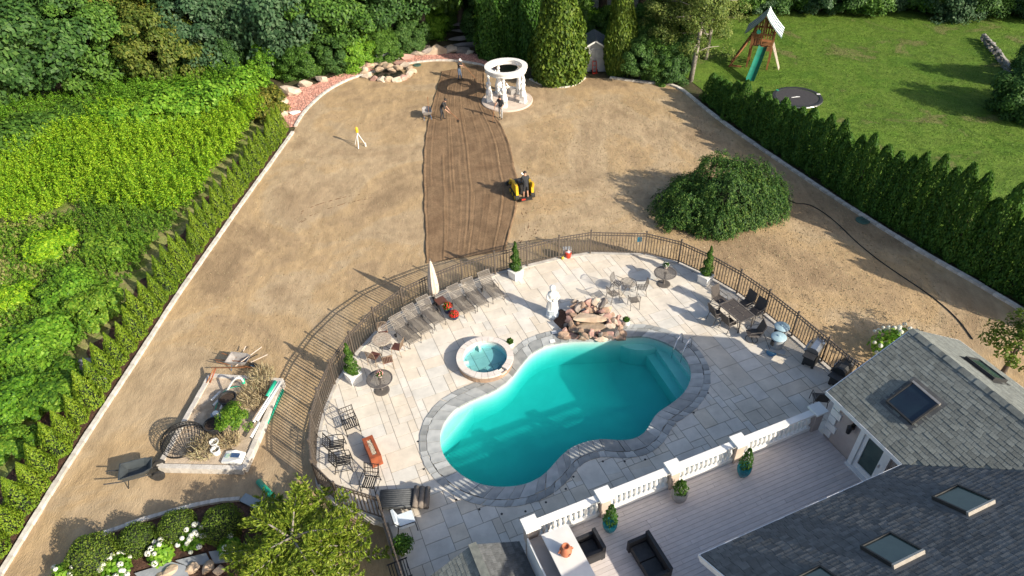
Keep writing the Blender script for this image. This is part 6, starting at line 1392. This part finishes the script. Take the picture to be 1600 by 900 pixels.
# ------------------------------------------------------------------ rock pond, boulders, steps, shed
q = g(607, 118, YZ); pd = thing('rock_pond', 'small rock-rimmed pond in the corner of the yard', 'pond', q); rr = random.Random(9)
for k in range(17): a = 2*PI*k/17; p = g(606+37*math.cos(a)*1.0, 114+13*math.sin(a), YZ); MB().rock((0, 0, 0), (rr.uniform(.6, 1.0), rr.uniform(.5, .75), rr.uniform(.35, .6)), 300+k, 0, rr.uniform(0, 3), n=2).build('rim_rock', (M_rockg, M_rockc, M_rockp, M_rockc)[k % 4], pd, (p.x-q.x, p.y-q.y, .12))
for k, (px, py) in enumerate(((592, 108), (605, 103), (620, 106), (598, 101), (612, 110))): p = g(px, py, YZ+.3); MB().rock((0, 0, 0), (.8, .6, .35), 330+k, 0, rr.uniform(0, 3), n=2).build('back_rock', M_rockg, pd, (p.x-q.x, p.y-q.y, .35))
MB().lathe([(1.2, .03), (1.2, .06)], 24).build('pond_water', mat('dark_pond_water', (.015, .018, .015), (.02, .024, .02), 3, .05, 0, spec=.6), pd, (0, .1, 0))
q = g(610, 98, YZ); t = thing('garden_bench', 'white stone bench with curved seat behind the rock pond', 'bench', (q.x, q.y, YZ+.35), .12); MB().box((0, 0, .46), (1.5, .45, .1)).build('seat', M_whitest, t); [MB().box((s*.55, 0, .2), (.18, .4, .42), tap=.8).build('leg', M_whitest, t) for s in (-1, 1)]
q = g(592, 102, YZ); t = thing('small_statue', 'small white statue at the left end of the garden bench', 'statue', (q.x, q.y, YZ+.3), .3); MB().box((0, 0, .12), (.34, .34, .24)).build('plinth', M_whitest, t); put('figure', cme, None, t, (0, 0, -.2), (0, 0, 0), .6)
q = g(622, 97, YZ); t = thing('bird_bath', 'white bowl-shaped bird bath at the right end of the bench', 'bird bath', (q.x, q.y, YZ+.3)); put('bowl', autosmooth(MB().lathe([(.1, .35), (.32, .5), (.38, .58), (.33, .57), (.1, .48)], 18).mesh('bowl', M_whitest)), None, t); MB().lathe([(.18, 0), (.1, .1), (.09, .36)], 12).build('stem', M_whitest, t)
for i, (px, py, s, lab) in enumerate(((570, 106, 1.5, 'flat tan boulder left of the garden bench'), (600, 92, 1.6, 'reddish slab boulder behind the garden bench'), (632, 91, 1.3, 'tan boulder right of the bird bath'), (653, 84, 1.3, 'grey upright boulder in the row of boulders'), (668, 84, 1.5, 'reddish boulder in the middle of the row'), (684, 82, 2.0, 'longest pale boulder in the row'), (662, 76, 1.1, 'small pale boulder behind the row'), (678, 76, .9, 'small pinkish boulder behind the longest one'), (706, 81, 1.3, 'brown boulder right of the longest one'), (722, 82, 1.2, 'greyish boulder near the stone steps'), (704, 75, .9, 'small grey boulder at the foot of the steps'), (735, 84, .9, 'small brown boulder right of the steps'), (450, 146, 1.8, 'pale flat boulder at the upper end of gravel bed'), (440, 160, 1.6, 'pale flat boulder at the left side of gravel bed'), (432, 180, 1.6, 'pale flat boulder low on the left of gravel bed'), (458, 178, .9, 'white rounded rock lying in the pink gravel'), (505, 126, 1.3, 'pale boulder on the wood side of the gravel bed'), (478, 134, 1.3, 'flat pale boulder between gravel bed and wood'))):
    q = g(px, py, YZ); tag(MB().rock((0, 0, s*.12), (s, s*.62, s*.42), 400+i, 0, rr.uniform(-.4, .4), n=2).build('boulder', (M_rockc if i > 11 else (M_rockg, M_rockc, M_rockp, M_rockc, M_rockd)[i % 5]) if i != 15 else M_whitest, None, q), lab, 'boulder', 'boulders round the gravel beds')
for k in range(5):
    q = g(728+k*1.5, 72-k*7.5, YZ); tag(MB().rock((0, 0, .1), (3.3-.15*k, .75, .35), 450+k, n=2).build('stone_step', mat('grey_step_stone', (.22, .2, .19), (.15, .135, .125), 2, .85, bump=.3), None, (q.x, q.y, YZ+.05+.22*k)), ('lowest', 'second', 'third', 'fourth', 'topmost')[k]+' wide grey stone step leading up into the wood', 'step', 'stone steps into the wood')
q = g(930, 112, YZ); sh = thing('garden_shed', 'small grey gabled shed between the two golden thujas', 'shed', (q.x, q.y+1.2, YZ), -.06); w, dp, hh = 1.9, 2.4, 2.0; V = [(-w/2, -dp/2, 0), (w/2, -dp/2, 0), (w/2, dp/2, 0), (-w/2, dp/2, 0), (-w/2, -dp/2, hh), (w/2, -dp/2, hh), (w/2, dp/2, hh), (-w/2, dp/2, hh), (0, -dp/2, hh+.55), (0, dp/2, hh+.55)]
M_shed = mat('grey_shed_siding', (.33, .33, .34), (.27, .27, .28), 3, .8, bump=.2); MB().add(V, [(0, 1, 5, 8, 4), (1, 2, 6, 5), (2, 3, 7, 9, 6), (3, 0, 4, 7)]).build('wall', M_shed, sh)
for s in (-1, 1):
    MB().add([(0, -dp/2-.15, hh+.62), (0, dp/2+.1, hh+.62), (s*(w/2+.15), dp/2+.1, hh-.03), (s*(w/2+.15), -dp/2-.15, hh-.03), (0, -dp/2-.15, hh+.56), (0, dp/2+.1, hh+.56), (s*(w/2+.15), dp/2+.1, hh-.09), (s*(w/2+.15), -dp/2-.15, hh-.09)], [(0, 1, 2, 3), (7, 6, 5, 4), (0, 3, 7, 4), (2, 1, 5, 6), (3, 2, 6, 7)]).build('roof', M_shingled, sh); MB().bar((0, -dp/2-.16, hh+.53), (s*(w/2+.15), -dp/2-.16, hh-.12), .03, .12).build('roof_trim', M_white, sh)
    d_ = MB(); d_.box((s*.38, -dp/2-.02, .95), (.72, .04, 1.75)); d = d_.build('door', mat('shed_door', (.38, .38, .38), (.31, .31, .31), 3, .8), sh); MB().box((s*.08, -dp/2-.06, .95), (.03, .04, .16)).build('handle', M_iron, d); MB().box((s*(w/2-.02), -dp/2-.015, 1.0), (.08, .06, 2.0)).build('corner_trim', M_white, sh)
q = g(929, 114, YZ); t = thing('hand_truck', 'small red hand cart in front of the grey shed', 'cart', q, .2)
for s in (-1, 1): MB().tube([(s*.16, 0, .05), (s*.16, .1, .8), (s*.12, .2, .98)], .025, 6).build('upright', M_red, t); MB().tube([(s*.2, .08, .13), (s*.26, .08, .13)], .13, 12).build('wheel', M_rubber, t)
for z in (.3, .6, .9): MB().bar((-.16, .05+z*.1, z), (.16, .05+z*.1, z), .03).build('crossbar', M_red, t)
MB().box((0, -.1, .03), (.4, .24, .02)).build('toe_plate', M_red, t)

# ------------------------------------------------------------------ play tower, trampoline, low wall
q = g(1184, 101, YZ); pt = thing('play_tower', 'wooden play tower with striped canopy and green slide', 'play set', q, -.42); pt.scale = (1.22, 1.22, 1.2)
w, dk, tp_ = 1.3, 1.5, 2.35
for sx in (-1, 1):
    for sy in (-1, 1): MB().bar((sx*w/2*(1.0), sy*w/2, 0), (sx*w/2, sy*w/2, tp_), .1).build('post', M_wood, pt)
for k in range(9): MB().box((0, -w/2+.07+k*.15, dk), (w, .14, .04)).build('floor_board', M_wood, pt)
for k in range(8):
    x = -w/2+.1+k*(w-.2)/7
    if k < 4: MB().box((x, -w/2-.03, dk+.42), (.09, .03, .75)).build('slat', M_wood, pt)
    MB().box((x, w/2+.03, dk+.42), (.09, .03, .75)).build('slat', M_wood, pt); MB().box((-w/2-.03, x, dk+.42), (.03, .09, .75)).build('slat', M_wood, pt)
    MB().box((x, w/2+.03, dk+1.15-.05), (.09, .03, .6)).build('slat', M_wood, pt)
for sy in (-1, 1): MB().bar((-w/2-.1, sy*(w/2+.05), dk+.8), (w/2+.1, sy*(w/2+.05), dk+.8), .05, .1).build('rail', M_wood, pt)
MB().box((.32, -w/2-.03, dk-.12), (.6, .04, .3)).box((.32, -w/2-.03, dk+.2), (.6, .04, .24)).build('front_panel', M_wood, pt)
M_str = nt('striped_canvas')
def stripe():
    m, N, L, B = M_str; B.inputs['Roughness'].default_value = .8; tc = N.new('ShaderNodeTexCoord'); sp = N.new('ShaderNodeSeparateXYZ'); L.new(tc.outputs['Object'], sp.inputs[0]); mu = N.new('ShaderNodeMath'); mu.operation = 'MULTIPLY'; mu.inputs[1].default_value = 2.6; L.new(sp.outputs['Y'], mu.inputs[0]); fr = N.new('ShaderNodeMath'); fr.operation = 'FRACT'; L.new(mu.outputs[0], fr.inputs[0])
    rp = N.new('ShaderNodeValToRGB'); rp.color_ramp.interpolation = 'CONSTANT'; e = rp.color_ramp.elements; e[0].color = (.75, .76, .74, 1); e[1].position = .45; e[1].color = (.02, .12, .11, 1); q_ = e.new(.8); q_.color = (.03, .04, .1, 1); L.new(fr.outputs[0], rp.inputs[0]); L.new(rp.outputs[0], B.inputs['Base Color']); return m
ms_ = stripe(); n = 9
for s in (-1, 1):
    V = []
    for i in range(n):
        t_ = i/(n-1); x = s*t_*1.15; z = 3.6-1.3*t_**.82+.0
        for y in (-1.0, -.5, 0, .5, 1.0): V.append((x, y, z-.05*(1-abs(y))*math.sin(t_*PI)))
    V2 = [(a, b, c-.03) for a, b, c in V]; k = len(V); Fc = [(i*5+j, i*5+j+1, (i+1)*5+j+1, (i+1)*5+j) for i in range(n-1) for j in range(4)]
    MB().add(V+V2, Fc+[tuple(a+k for a in f_[::-1]) for f_ in Fc]).build('canopy', ms_, pt)
MB().bar((0, -1, 3.5), (0, 1, 3.5), .07).build('ridge_beam', M_wood, pt)
for sy in (-1, 1): MB().bar((0, sy*.62, 3.5), (-w/2, sy*.62, tp_-.1), .06).build('rafter', M_wood, pt); MB().bar((0, sy*.62, 3.5), (w/2, sy*.62, tp_-.1), .06).build('rafter', M_wood, pt); MB().box((0, sy*.63, 2.9), (.16, .05, 1.1)).build('gable_board', M_wood, pt)
V = []; n = 14
for i in range(n):
    t_ = i/(n-1); y = -w/2-2.5*t_; z = dk*(1-t_)**1.15+.12*t_+.02
    for x, dz_ in ((-.27, .16), (-.25, .0), (.25, .0), (.27, .16)): V.append((x+.15-.25*t_, y, z+dz_))
V2 = [(a, b, c-.03) for a, b, c in V]; k = len(V); Fc = [(i*4+j, i*4+j+1, (i+1)*4+j+1, (i+1)*4+j) for i in range(n-1) for j in range(3)]
MB().add(V+V2, Fc+[tuple(a+k for a in f_[::-1]) for f_ in Fc]).build('slide', M_dgreen, pt, smooth=True)
for sy in (-.5, .5): MB().bar((-w/2, sy, dk+.6), (-w/2-1.1, sy-.5, 0), .09).build('ladder_leg', M_wood, pt)
MB().bar((-w/2-1.1, -1.0, .12), (-w/2-.3, -1.0, .12), .1).build('ground_beam', M_wood, pt)
for k in range(5): t_ = (k+.7)/5.5; p = Vector((-w/2, 0, dk+.6)).lerp(Vector((-w/2-1.1, -.5, 0)), t_); MB().box(p, (.08, 1.0, .04)).build('rung', M_wood, pt)
for k in range(5): x = -.5+.25*k; MB().tube([(w/2+.05, x*.8, dk), (w/2+.75, x*.5-.3, 0)], .016, 5).build('net_rope', M_canvas, pt)
for k in range(6): t_ = (k+.5)/6; MB().tube([(w/2+.05+.7*t_, -.4+.05*t_-.3*t_, dk*(1-t_)), (w/2+.05+.7*t_, .4-.15*t_-.3*t_, dk*(1-t_))], .016, 5).build('net_rope', M_canvas, pt)
MB().tube([(.22*math.cos(k*PI/8), .22*math.sin(k*PI/8)+.1, .55) for k in range(17)], .06, 8).build('tyre_swing', M_rubber, pt); [MB().tube([(.22*math.cos(a), .22*math.sin(a)+.1, .55), (0, .1, dk)], .01, 5).build('swing_rope', M_canvas, pt) for a in (0, 2.1, 4.2)]
MB().tube([(-.3, -w/2-.05, dk+.95), (-.3, -w/2-.2, dk+.98)], .14, 12).build('play_wheel', M_dgreen, pt)
q = g(1246, 152, YZ+.5); t = thing('trampoline', 'round black trampoline on the lawn behind the hedge', 'trampoline', (q.x, q.y, YZ)); rt = 1.75
MB().lathe([(rt-.28, .52), (.01, .5)], 36, cap=False).build('mat', mat('trampoline_mesh', (.035, .032, .035), (.045, .042, .045), 6, .8), t); MB().lathe([(rt-.28, .53), (rt-.2, .57), (rt, .56), (rt+.03, .5)], 36, cap=False).build('edge_pad', M_black, t)
MB().tube([(rt*math.cos(k*PI/18), rt*math.sin(k*PI/18), .48) for k in range(37)], .03, 6).build('frame', M_steel, t)
for k in range(6): a = k*PI/3; MB().tube([(rt*math.cos(a), rt*math.sin(a), .48), (rt*math.cos(a), rt*math.sin(a), 0)], .03, 6).build('leg', M_steel, t)
for a, s in ((.15, .26), (2.3, .2)): MB().box((math.cos(a)*(rt-.12), math.sin(a)*(rt-.12), .575), (s, .16, .01), a).build('pad_badge', M_white if s > .22 else M_teal, t)
MB().box((-.15, 0, .525), (.62, .1, .008), .15).box((.05, .06, .525), (.3, .09, .006), -.2).build('mat_logo', M_white, t)
lw = thing('low_stone_wall', 'low grey stone retaining wall at the right of the lawn', 'wall'); P = resample([g(*p, YZ) for p in ((1532, 62), (1548, 78), (1562, 96), (1576, 118))], 14)
for i in range(13):
    d = P[i+1]-P[i]; m_ = (P[i]+P[i+1])/2
    for c_ in range(2): MB().rock((0, 0, 0), (d.length*1.05, .42, .36), 500+i*2+c_, n=1).build('stone', M_greyw, lw, (m_.x, m_.y, YZ+.16+.3*c_), math.atan2(d.y, d.x))

# ------------------------------------------------------------------ raised bed with junk
bd = [g(x, y, YZ+.3) for x, y in ((328, 586), (441, 594), (380, 731), (248, 728))]
rb = thing('raised_bed', 'sandy raised bed edged with pale blocks left of the patio', 'raised bed'); blk = None
MB().prism([(p.x, p.y) for p in bd][::-1], YZ-.05, YZ+.24).build('sand_fill', M_sand, rb)
for i in range(4):
    a, b = bd[i], bd[(i+1) % 4]; d = b-a; n = int(d.length/.42); ang = math.atan2(d.y, d.x)
    for k in range(n): p = a.lerp(b, (k+.5)/n); MB().box((0, 0, 0), (d.length/n-.012, .2, .36), 0).build('block', M_kerb, rb, (p.x, p.y, YZ+.13+R.uniform(-.01, .01)), ang+R.uniform(-.02, .02))
BZ = YZ+.25
def onbed(name, label, cat, px, py, z=BZ, rz=0): return thing(name, label, cat, g(px, py, z), rz)
t = onbed('wire_trellis', 'black wire dome trellis tipped on its side on the bed', 'trellis', 288, 690, rz=.5); t.rotation_euler = (0, 0, .55); t.scale = (.85, .85, .85); rr = random.Random(21)
for k in range(17): a = -1.1+2.2*k/16; MB().tube([(1.05*math.sin(a)*math.cos(b), 1.25*math.sin(b)*.75, max(.02, .95*math.cos(a)*math.cos(b))) for b in [(-1.5+3*j/12) for j in range(13)]], .016, 5).build('hoop', M_iron, t)
for k in range(13): b = -1.3+2.6*k/12; MB().tube([(1.05*math.sin(a)*math.cos(b), 1.25*math.sin(b)*.75, max(.02, .95*math.cos(a)*math.cos(b))) for a in [(-1.45+2.9*j/12) for j in range(13)]], .014, 5).build('cross_wire', M_iron, t)
MB().tube([(1.07*math.cos(k*PI/12)*.95, 1.0*math.sin(k*PI/12)*.95, .03) for k in range(25)], .04, 6).build('base_ring', M_iron, t)
for i, (px, py, r, h, lab) in enumerate(((360, 632, .36, .42, 'larger black nursery pot lying among the pipes'), (338, 674, .36, .45, 'black round pot next to the wire trellis'))): t = onbed('nursery_pot', lab, 'pot', px, py); put('pot', autosmooth(MB().lathe([(r*.75, 0), (r, h), (r*1.06, h), (r*1.06, h+.05), (r*.95, h+.05), (r*.7, .1)], 18).mesh('pot', M_black)), None, t); MB().lathe([(r*.9, h-.06), (r*.9, h-.04)], 12).build('soil', M_soilp, t)
for i, (px, py, lab) in enumerate(((337, 696, 'white plastic pail, upper of the two on the bed'), (339, 708, 'white plastic pail, lower of the two on the bed'))): t = onbed('white_pail', lab, 'pail', px, py); MB().lathe([(.15, 0), (.18, .26), (.16, .26), (.14, .05)], 16).build('pail', M_white, t); MB().tube([(-.18, 0, .24), (0, .12, .3), (.18, 0, .24)], .008, 5).build('handle', M_steel, t)
t = onbed('arched_pipe', 'white pipe bent into an arch with teal end on the bed', 'pipe', 355, 610); P = smooth_open([g(x, y, BZ+z) for x, y, z in ((352, 616, .1), (362, 597, .7), (370, 590, 1.0), (376, 590, .9), (380, 596, .55))], 2); o0 = t.location.copy(); MB().tube([p-o0 for p in P], .045, 8).build('tube', M_white, t, smooth=True); a, b = g(379, 592, BZ+.6)-o0, g(381, 599, BZ+.4)-o0; MB().tube([a, b], .075, 8).build('end_sleeve', M_teal, t)
for i, (a, b, r, m_, lab) in enumerate((((330, 626, .1), (344, 612, .1), .05, M_white, 'short white pipe at the far left of the bed'), ((333, 634, .12), (348, 618, .12), .05, M_white, 'white pipe second at the far left of the bed'), ((344, 640, .1), (354, 618, .25), .045, M_white, 'white pipe leaning among the black pots'), ((342, 650, .1), (352, 634, .2), .04, M_white, 'short crooked white pipe beside black pot'), ((396, 660, .3), (436, 596, .3), .06, M_white, 'long white pipe on the right edge of the bed, innermost'), ((401, 658, .32), (439, 597, .32), .06, M_white, 'long white pipe on the right edge of the bed, middle'), ((392, 684, .3), (405, 660, .3), .06, M_white, 'short white pipe at lower right edge of the bed'), ((417, 620, .36), (430, 596, .36), .08, M_teal, 'short teal pipe lying on the white pipes'), ((416, 662, .0), (441, 610, .0), .1, M_teal, 'long teal pipe on the dirt between bed and fence'), ((404, 752, .0), (426, 777, .0), .12, M_teal, 'teal pipe on the dirt below the bed'), ((322, 600, .0), (334, 577, .45), .03, M_wood, 'wooden stake leaning on the far corner of the bed'), ((328, 598, .0), (337, 576, .5), .03, M_rust, 'red stake leaning on the far corner of the bed'))):
    z = BZ if b[2]+a[2] > .02 else YZ+r; A, B = g(a[0], a[1], z+a[2]), g(b[0], b[1], z+b[2]); t = thing('pipe' if r > .035 else 'stake', lab, 'pipe' if r > .035 else 'stake', A); d = B-A; MB().tube([(0, 0, 0), d], r, 12).build('tube', m_, t, smooth=True)
    if r > .035: MB().tube([d*.001-d.normalized()*.004, d*.002], r*.82, 12).build('open_end', M_black, t)
t = onbed('green_hose', 'thin teal hose looped over the bed', 'hose', 360, 610); o0 = t.location.copy(); P = smooth_open([g(x, y, BZ+.1) for x, y in ((336, 640), (345, 615), (362, 604), (385, 604), (402, 606))], 2); MB().tube([p-o0 for p in P], .02, 6).build('hose', M_teal, t); MB().tube([P[-1]-o0, P[-1]-o0+Vector((.1, 0, 0))], .03, 6).build('nozzle', M_black, t)
t = onbed('pump_unit', 'grey and white pump parts between the black pots', 'pump', 341, 655, rz=.4); MB().box((0, 0, .15), (.5, .35, .3), tap=.85).build('housing', mat('grey_blue_housing', (.25, .3, .36), (.2, .24, .3), 5, .5), t); MB().lathe([(.12, .3), (.12, .42)], 12).build('cap', M_white, t); MB().tube([(.2, .1, .2), (.4, .2, .25), (.5, .15, .05)], .04, 8).build('outlet', M_white, t)
t = onbed('paper_sack', 'white bag with dark blue print at the bottom corner of the bed', 'bag', 366, 717, rz=-.12); 
V = [(x*.42*(1-.12*abs(z-.5)), y*.26, .02+.2*z*(1-.5*x*x)) for z in (0, 1) for x, y in ((-1, -1), (0, -1.08), (1, -1), (1.05, 0), (1, 1), (0, 1.05), (-1, 1), (-1.05, 0))]; n = 8
MB().add(V, [tuple(range(n-1, -1, -1)), tuple(range(n, 2*n))]+[(i, (i+1) % n, n+(i+1) % n, n+i) for i in range(n)]).build('sack', M_white, t); MB().box((.1, .02, .215), (.34, .2, .012)).build('printed_label', mat('navy_print', (.03, .06, .14), (.05, .1, .2), 20, .6), t); MB().box((-.22, .0, .19), (.14, .2, .012)).build('printed_panel', mat('green_print', (.3, .45, .2), (.4, .5, .55), 20, .6), t)
q = g(372, 672, BZ); t = thing('bed_shrub', 'bushy green shrub on the right side of the bed', 'shrub', q); put('foliage', crown('foliage', 91, 45, 110, .13, .9, zmin=-.2, asp=.35), L_weed, t, (0, 0, .55), (0, 0, 0), (.72, .72, .75)); MB().tube([(0, 0, -.05), (0, 0, .6)], [.05, .02], 6).build('stem', M_bark, t)
def drytuft(px, py, r, h, n, label, seed, z=BZ):
    q = g(px, py, z); rng = np.random.default_rng(seed); a = rng.uniform(0, 2*PI, n); rr_ = r*np.sqrt(rng.uniform(0, 1, n)); tt = rng.uniform(.2, 1, n)
    C = np.stack([rr_*np.cos(a), rr_*np.sin(a), tt*h*.6], 1); D = np.stack([np.cos(a)*.6, np.sin(a)*.6, np.full(n, 1.0)], 1)+rng.normal(size=(n, 3))*.3; L_ = rng.uniform(.2, .5, n); o = put('dry_grass_tuft', leaves('dry_grass_tuft', C, rng.normal(size=(n, 3)), L_, .035, D, rng), L_dry, None, q); tag(o, label, 'grass tuft')
drytuft(398, 622, .75, .6, 700, 'dry straw-coloured grass tuft at the far right of the bed', 1); drytuft(410, 592, .6, .7, 450, 'dry grass tuft at the far corner of the bed', 2); drytuft(320, 700, .7, .3, 380, 'dry flattened grass in front of the wire trellis', 3); drytuft(360, 690, .45, .4, 250, 'dry grass below the green bed shrub', 4)

# ------------------------------------------------------------------ lower left bed: ball shrubs, hydrangeas, slabs, cedar
lb = [g(x, y, YZ) for x, y in ((163, 836), (232, 811), (296, 794), (340, 784), (376, 782), (400, 790), (470, 900), (560, 1000), (100, 1000), (105, 905))]
sheet('mulch_bed', lb, YZ+.03, M_mulch); kerb(smooth_open(lb[:5]), 'kerb_mulch_bed', .16, .14, .36)
bA = [ball('foliage', 70+i, 3600, .085, .035) for i in range(2)]
for i, (px, py, r, lab) in enumerate(((149, 874, .82, 'round clipped boxwood, leftmost and largest of the four'), (216, 846, .64, 'round clipped boxwood, second from the left'), (279, 826, .66, 'round clipped boxwood, third from the left'), (349, 824, .74, 'dark round clipped boxwood nearest the cedar'))):
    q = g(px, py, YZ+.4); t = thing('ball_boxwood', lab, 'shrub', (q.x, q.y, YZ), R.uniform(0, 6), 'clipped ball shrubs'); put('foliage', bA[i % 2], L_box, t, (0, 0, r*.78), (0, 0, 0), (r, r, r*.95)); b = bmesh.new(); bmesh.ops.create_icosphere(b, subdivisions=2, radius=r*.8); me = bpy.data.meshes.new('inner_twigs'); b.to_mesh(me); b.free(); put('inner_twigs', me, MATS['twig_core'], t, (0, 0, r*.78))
def hydrangea(px, py, r, label, seed, z=YZ, nb=16):
    q = g(px, py, z); t = thing('hydrangea', label, 'shrub', q); rng = np.random.default_rng(seed); n = 500; d = sph(n, rng, -.2); put('leaves', leaves('leaves', d*r*rng.uniform(.55, 1, (n, 1))+np.array([0, 0, r*.6]), d+rng.normal(size=(n, 3))*.4+np.array([0, 0, .4]), .17, .12, None, rng), L_knot, t)
    for k in range(nb):
        d = sph(1, rng, .05)[0]*r*1.04; m_ = 70; e = sph(m_, rng, -.4); s = rng.uniform(.07, .115); me = leaves('blossom', e*s, e, .065, .06, None, rng); put('blossom', me, L_white, t, (d[0], d[1], d[2]+r*.6))
    MB().tube([(0, 0, 0), (0, 0, r*.6)], .02, 5).build('stem', M_bark, t)
hydrangea(188, 896, .5, 'white hydrangea between the two leftmost boxwoods at the bottom', 1, nb=20); hydrangea(256, 872, .46, 'white hydrangea in front of the second boxwood', 2, nb=9); hydrangea(306, 850, .5, 'white hydrangea between third boxwood and dark boxwood', 3, nb=18); hydrangea(108, 908, .5, 'white hydrangea left of the largest boxwood', 4, nb=8); hydrangea(362, 862, .4, 'small white hydrangea beside the cedar', 5, nb=5)
hydrangea(1384, 560, .95, 'white hydrangea behind the wing of the house', 6, nb=26); hydrangea(1404, 548, .8, 'second white hydrangea behind the wing, farther back', 7, nb=18)
sl_m = mat('blue_grey_slab', (.33, .35, .37), (.26, .28, .3), 3, .8, bump=.2)
for i, (P, lab) in enumerate(((((210, 896), (268, 878), (290, 884), (296, 905), (225, 912)), 'pale grey stone slab below the hydrangeas'), (((274, 876), (322, 864), (330, 880), (292, 884)), 'grey stone slab in the middle of the path'), (((326, 862), (356, 858), (362, 876), (334, 880)), 'grey stone slab nearest the cedar'))):
    q = [g(x, y, YZ+.1) for x, y in P]; q = [(p.x, p.y) for p in q]
    if area(q) < 0: q = q[::-1]
    tag(MB().prism(q, YZ+.02, YZ+.11).build('path_slab', sl_m), lab, 'slab', 'path slabs')
q = [g(x, y, YZ+.12) for x, y in ((376, 780), (382, 773), (416, 790), (410, 798))]; c = sum(q, Vector())/4; d = q[2]-q[1]; tag(MB().box((0, 0, .06), (d.length, .36, .05)).box((d.length*.3, 0, .01), (.1, .3, .06)).build('grey_board', mat('blue_grey_board', (.3, .34, .36), (.24, .28, .3), 4, .6), None, (c.x, c.y, YZ+.06), math.atan2(d.y, d.x)), 'blue-grey board lying at the end of the bed kerb', 'board')
rr = random.Random(4)
for k, (px, py) in enumerate(((270, 895), (300, 890), (330, 888), (250, 905), (345, 892))): q = g(px, py, YZ); tag(MB().rock((0, 0, .1), (.45, .34, .25), 600+k, 0, rr.uniform(0, 3), n=2).build('edging_rock', M_rockg, None, q), ('brown edging rock under the path, second from left', 'brown edging rock, middle of the row under the path', 'brown edging rock, second from the cedar', 'brown edging rock at the left end of the row', 'brown edging rock touching the cedar')[k], 'rock', 'edging rocks of the path')
def cedar():
    q = g(478, 905, YZ); t = thing('cedar_tree', 'spreading yellow-green cedar with bare pale limbs at the bottom edge', 'tree', (q.x, q.y, YZ)); rng = np.random.default_rng(19); m = MB(); rr = random.Random(19); C = []; D = []; Nn = []
    top = Vector((0, .3, 2.4)); m.tube([(0, 0, -.1), (.05, .1, .9), (0, .2, 1.7), top], [.16, .13, .1, .03], 8)
    for k in range(56):
        a = k*2.399+rr.uniform(-.3, .3); z = .35+2.0*(k/56); L_ = (3.3-.8*(z-.35))*rr.uniform(.7, 1.08); b = Vector((0, .1+z*.06, z)); dr = Vector((math.cos(a), math.sin(a), 0)); e = b+dr*L_+Vector((0, 0, rr.uniform(.0, .7)))
        mid = b.lerp(e, .5)+Vector((0, 0, .12)); m.tube([b, mid, e], [.05, .03, .01], 5); side = Vector((-dr.y, dr.x, 0))
        for s in range(15):
            f_ = .16+.84*(s+rr.random())/15; p = (b.lerp(mid, f_*2) if f_ < .5 else mid.lerp(e, f_*2-1))
            for sg in (-1, 1):
                tl_ = rr.uniform(.22, .5)*(1.15-f_*.5); tip = p+(dr*.6+side*sg*.8).normalized()*tl_+Vector((0, 0, rr.uniform(.03, .2)))
                for j in range(20):
                    c_ = p.lerp(tip, rr.uniform(.1, 1.05)); C.append((c_.x+rr.gauss(0, .03), c_.y+rr.gauss(0, .03), c_.z+rr.gauss(0, .03))); dd = (tip-p).normalized()+Vector((rr.gauss(0, .25), rr.gauss(0, .25), .2)); D.append(tuple(dd)); Nn.append((rr.gauss(0, .5), rr.gauss(0, .5), 1))
    for j in range(450):
        e = sph(1, rng, -.2)[0]*np.array([.95, .95, .45])*rng.uniform(.3, 1); C.append((e[0], e[1]+.25, e[2]+2.25)); D.append((e[0]+rr.gauss(0, .4), e[1]+rr.gauss(0, .4), .4)); Nn.append((rr.gauss(0, .5), rr.gauss(0, .5), 1))
    C, D, Nn = map(np.array, (C, D, Nn)); L_ = rng.uniform(.08, .18, len(C)); put('crown', leaves('crown', C, Nn, L_, L_*.3, D, rng), L_cedar, t); m.build('trunk', M_pbark, t, smooth=True)
cedar()
tree(1562, 590, 3.0, 1.25, crown('crown', 95, 40, 60, .12, .9, zmin=-.5, asp=.5), L_thujab, 'small leafy fruit tree behind the wing of the house', name='fruit_tree', cz=2.2)
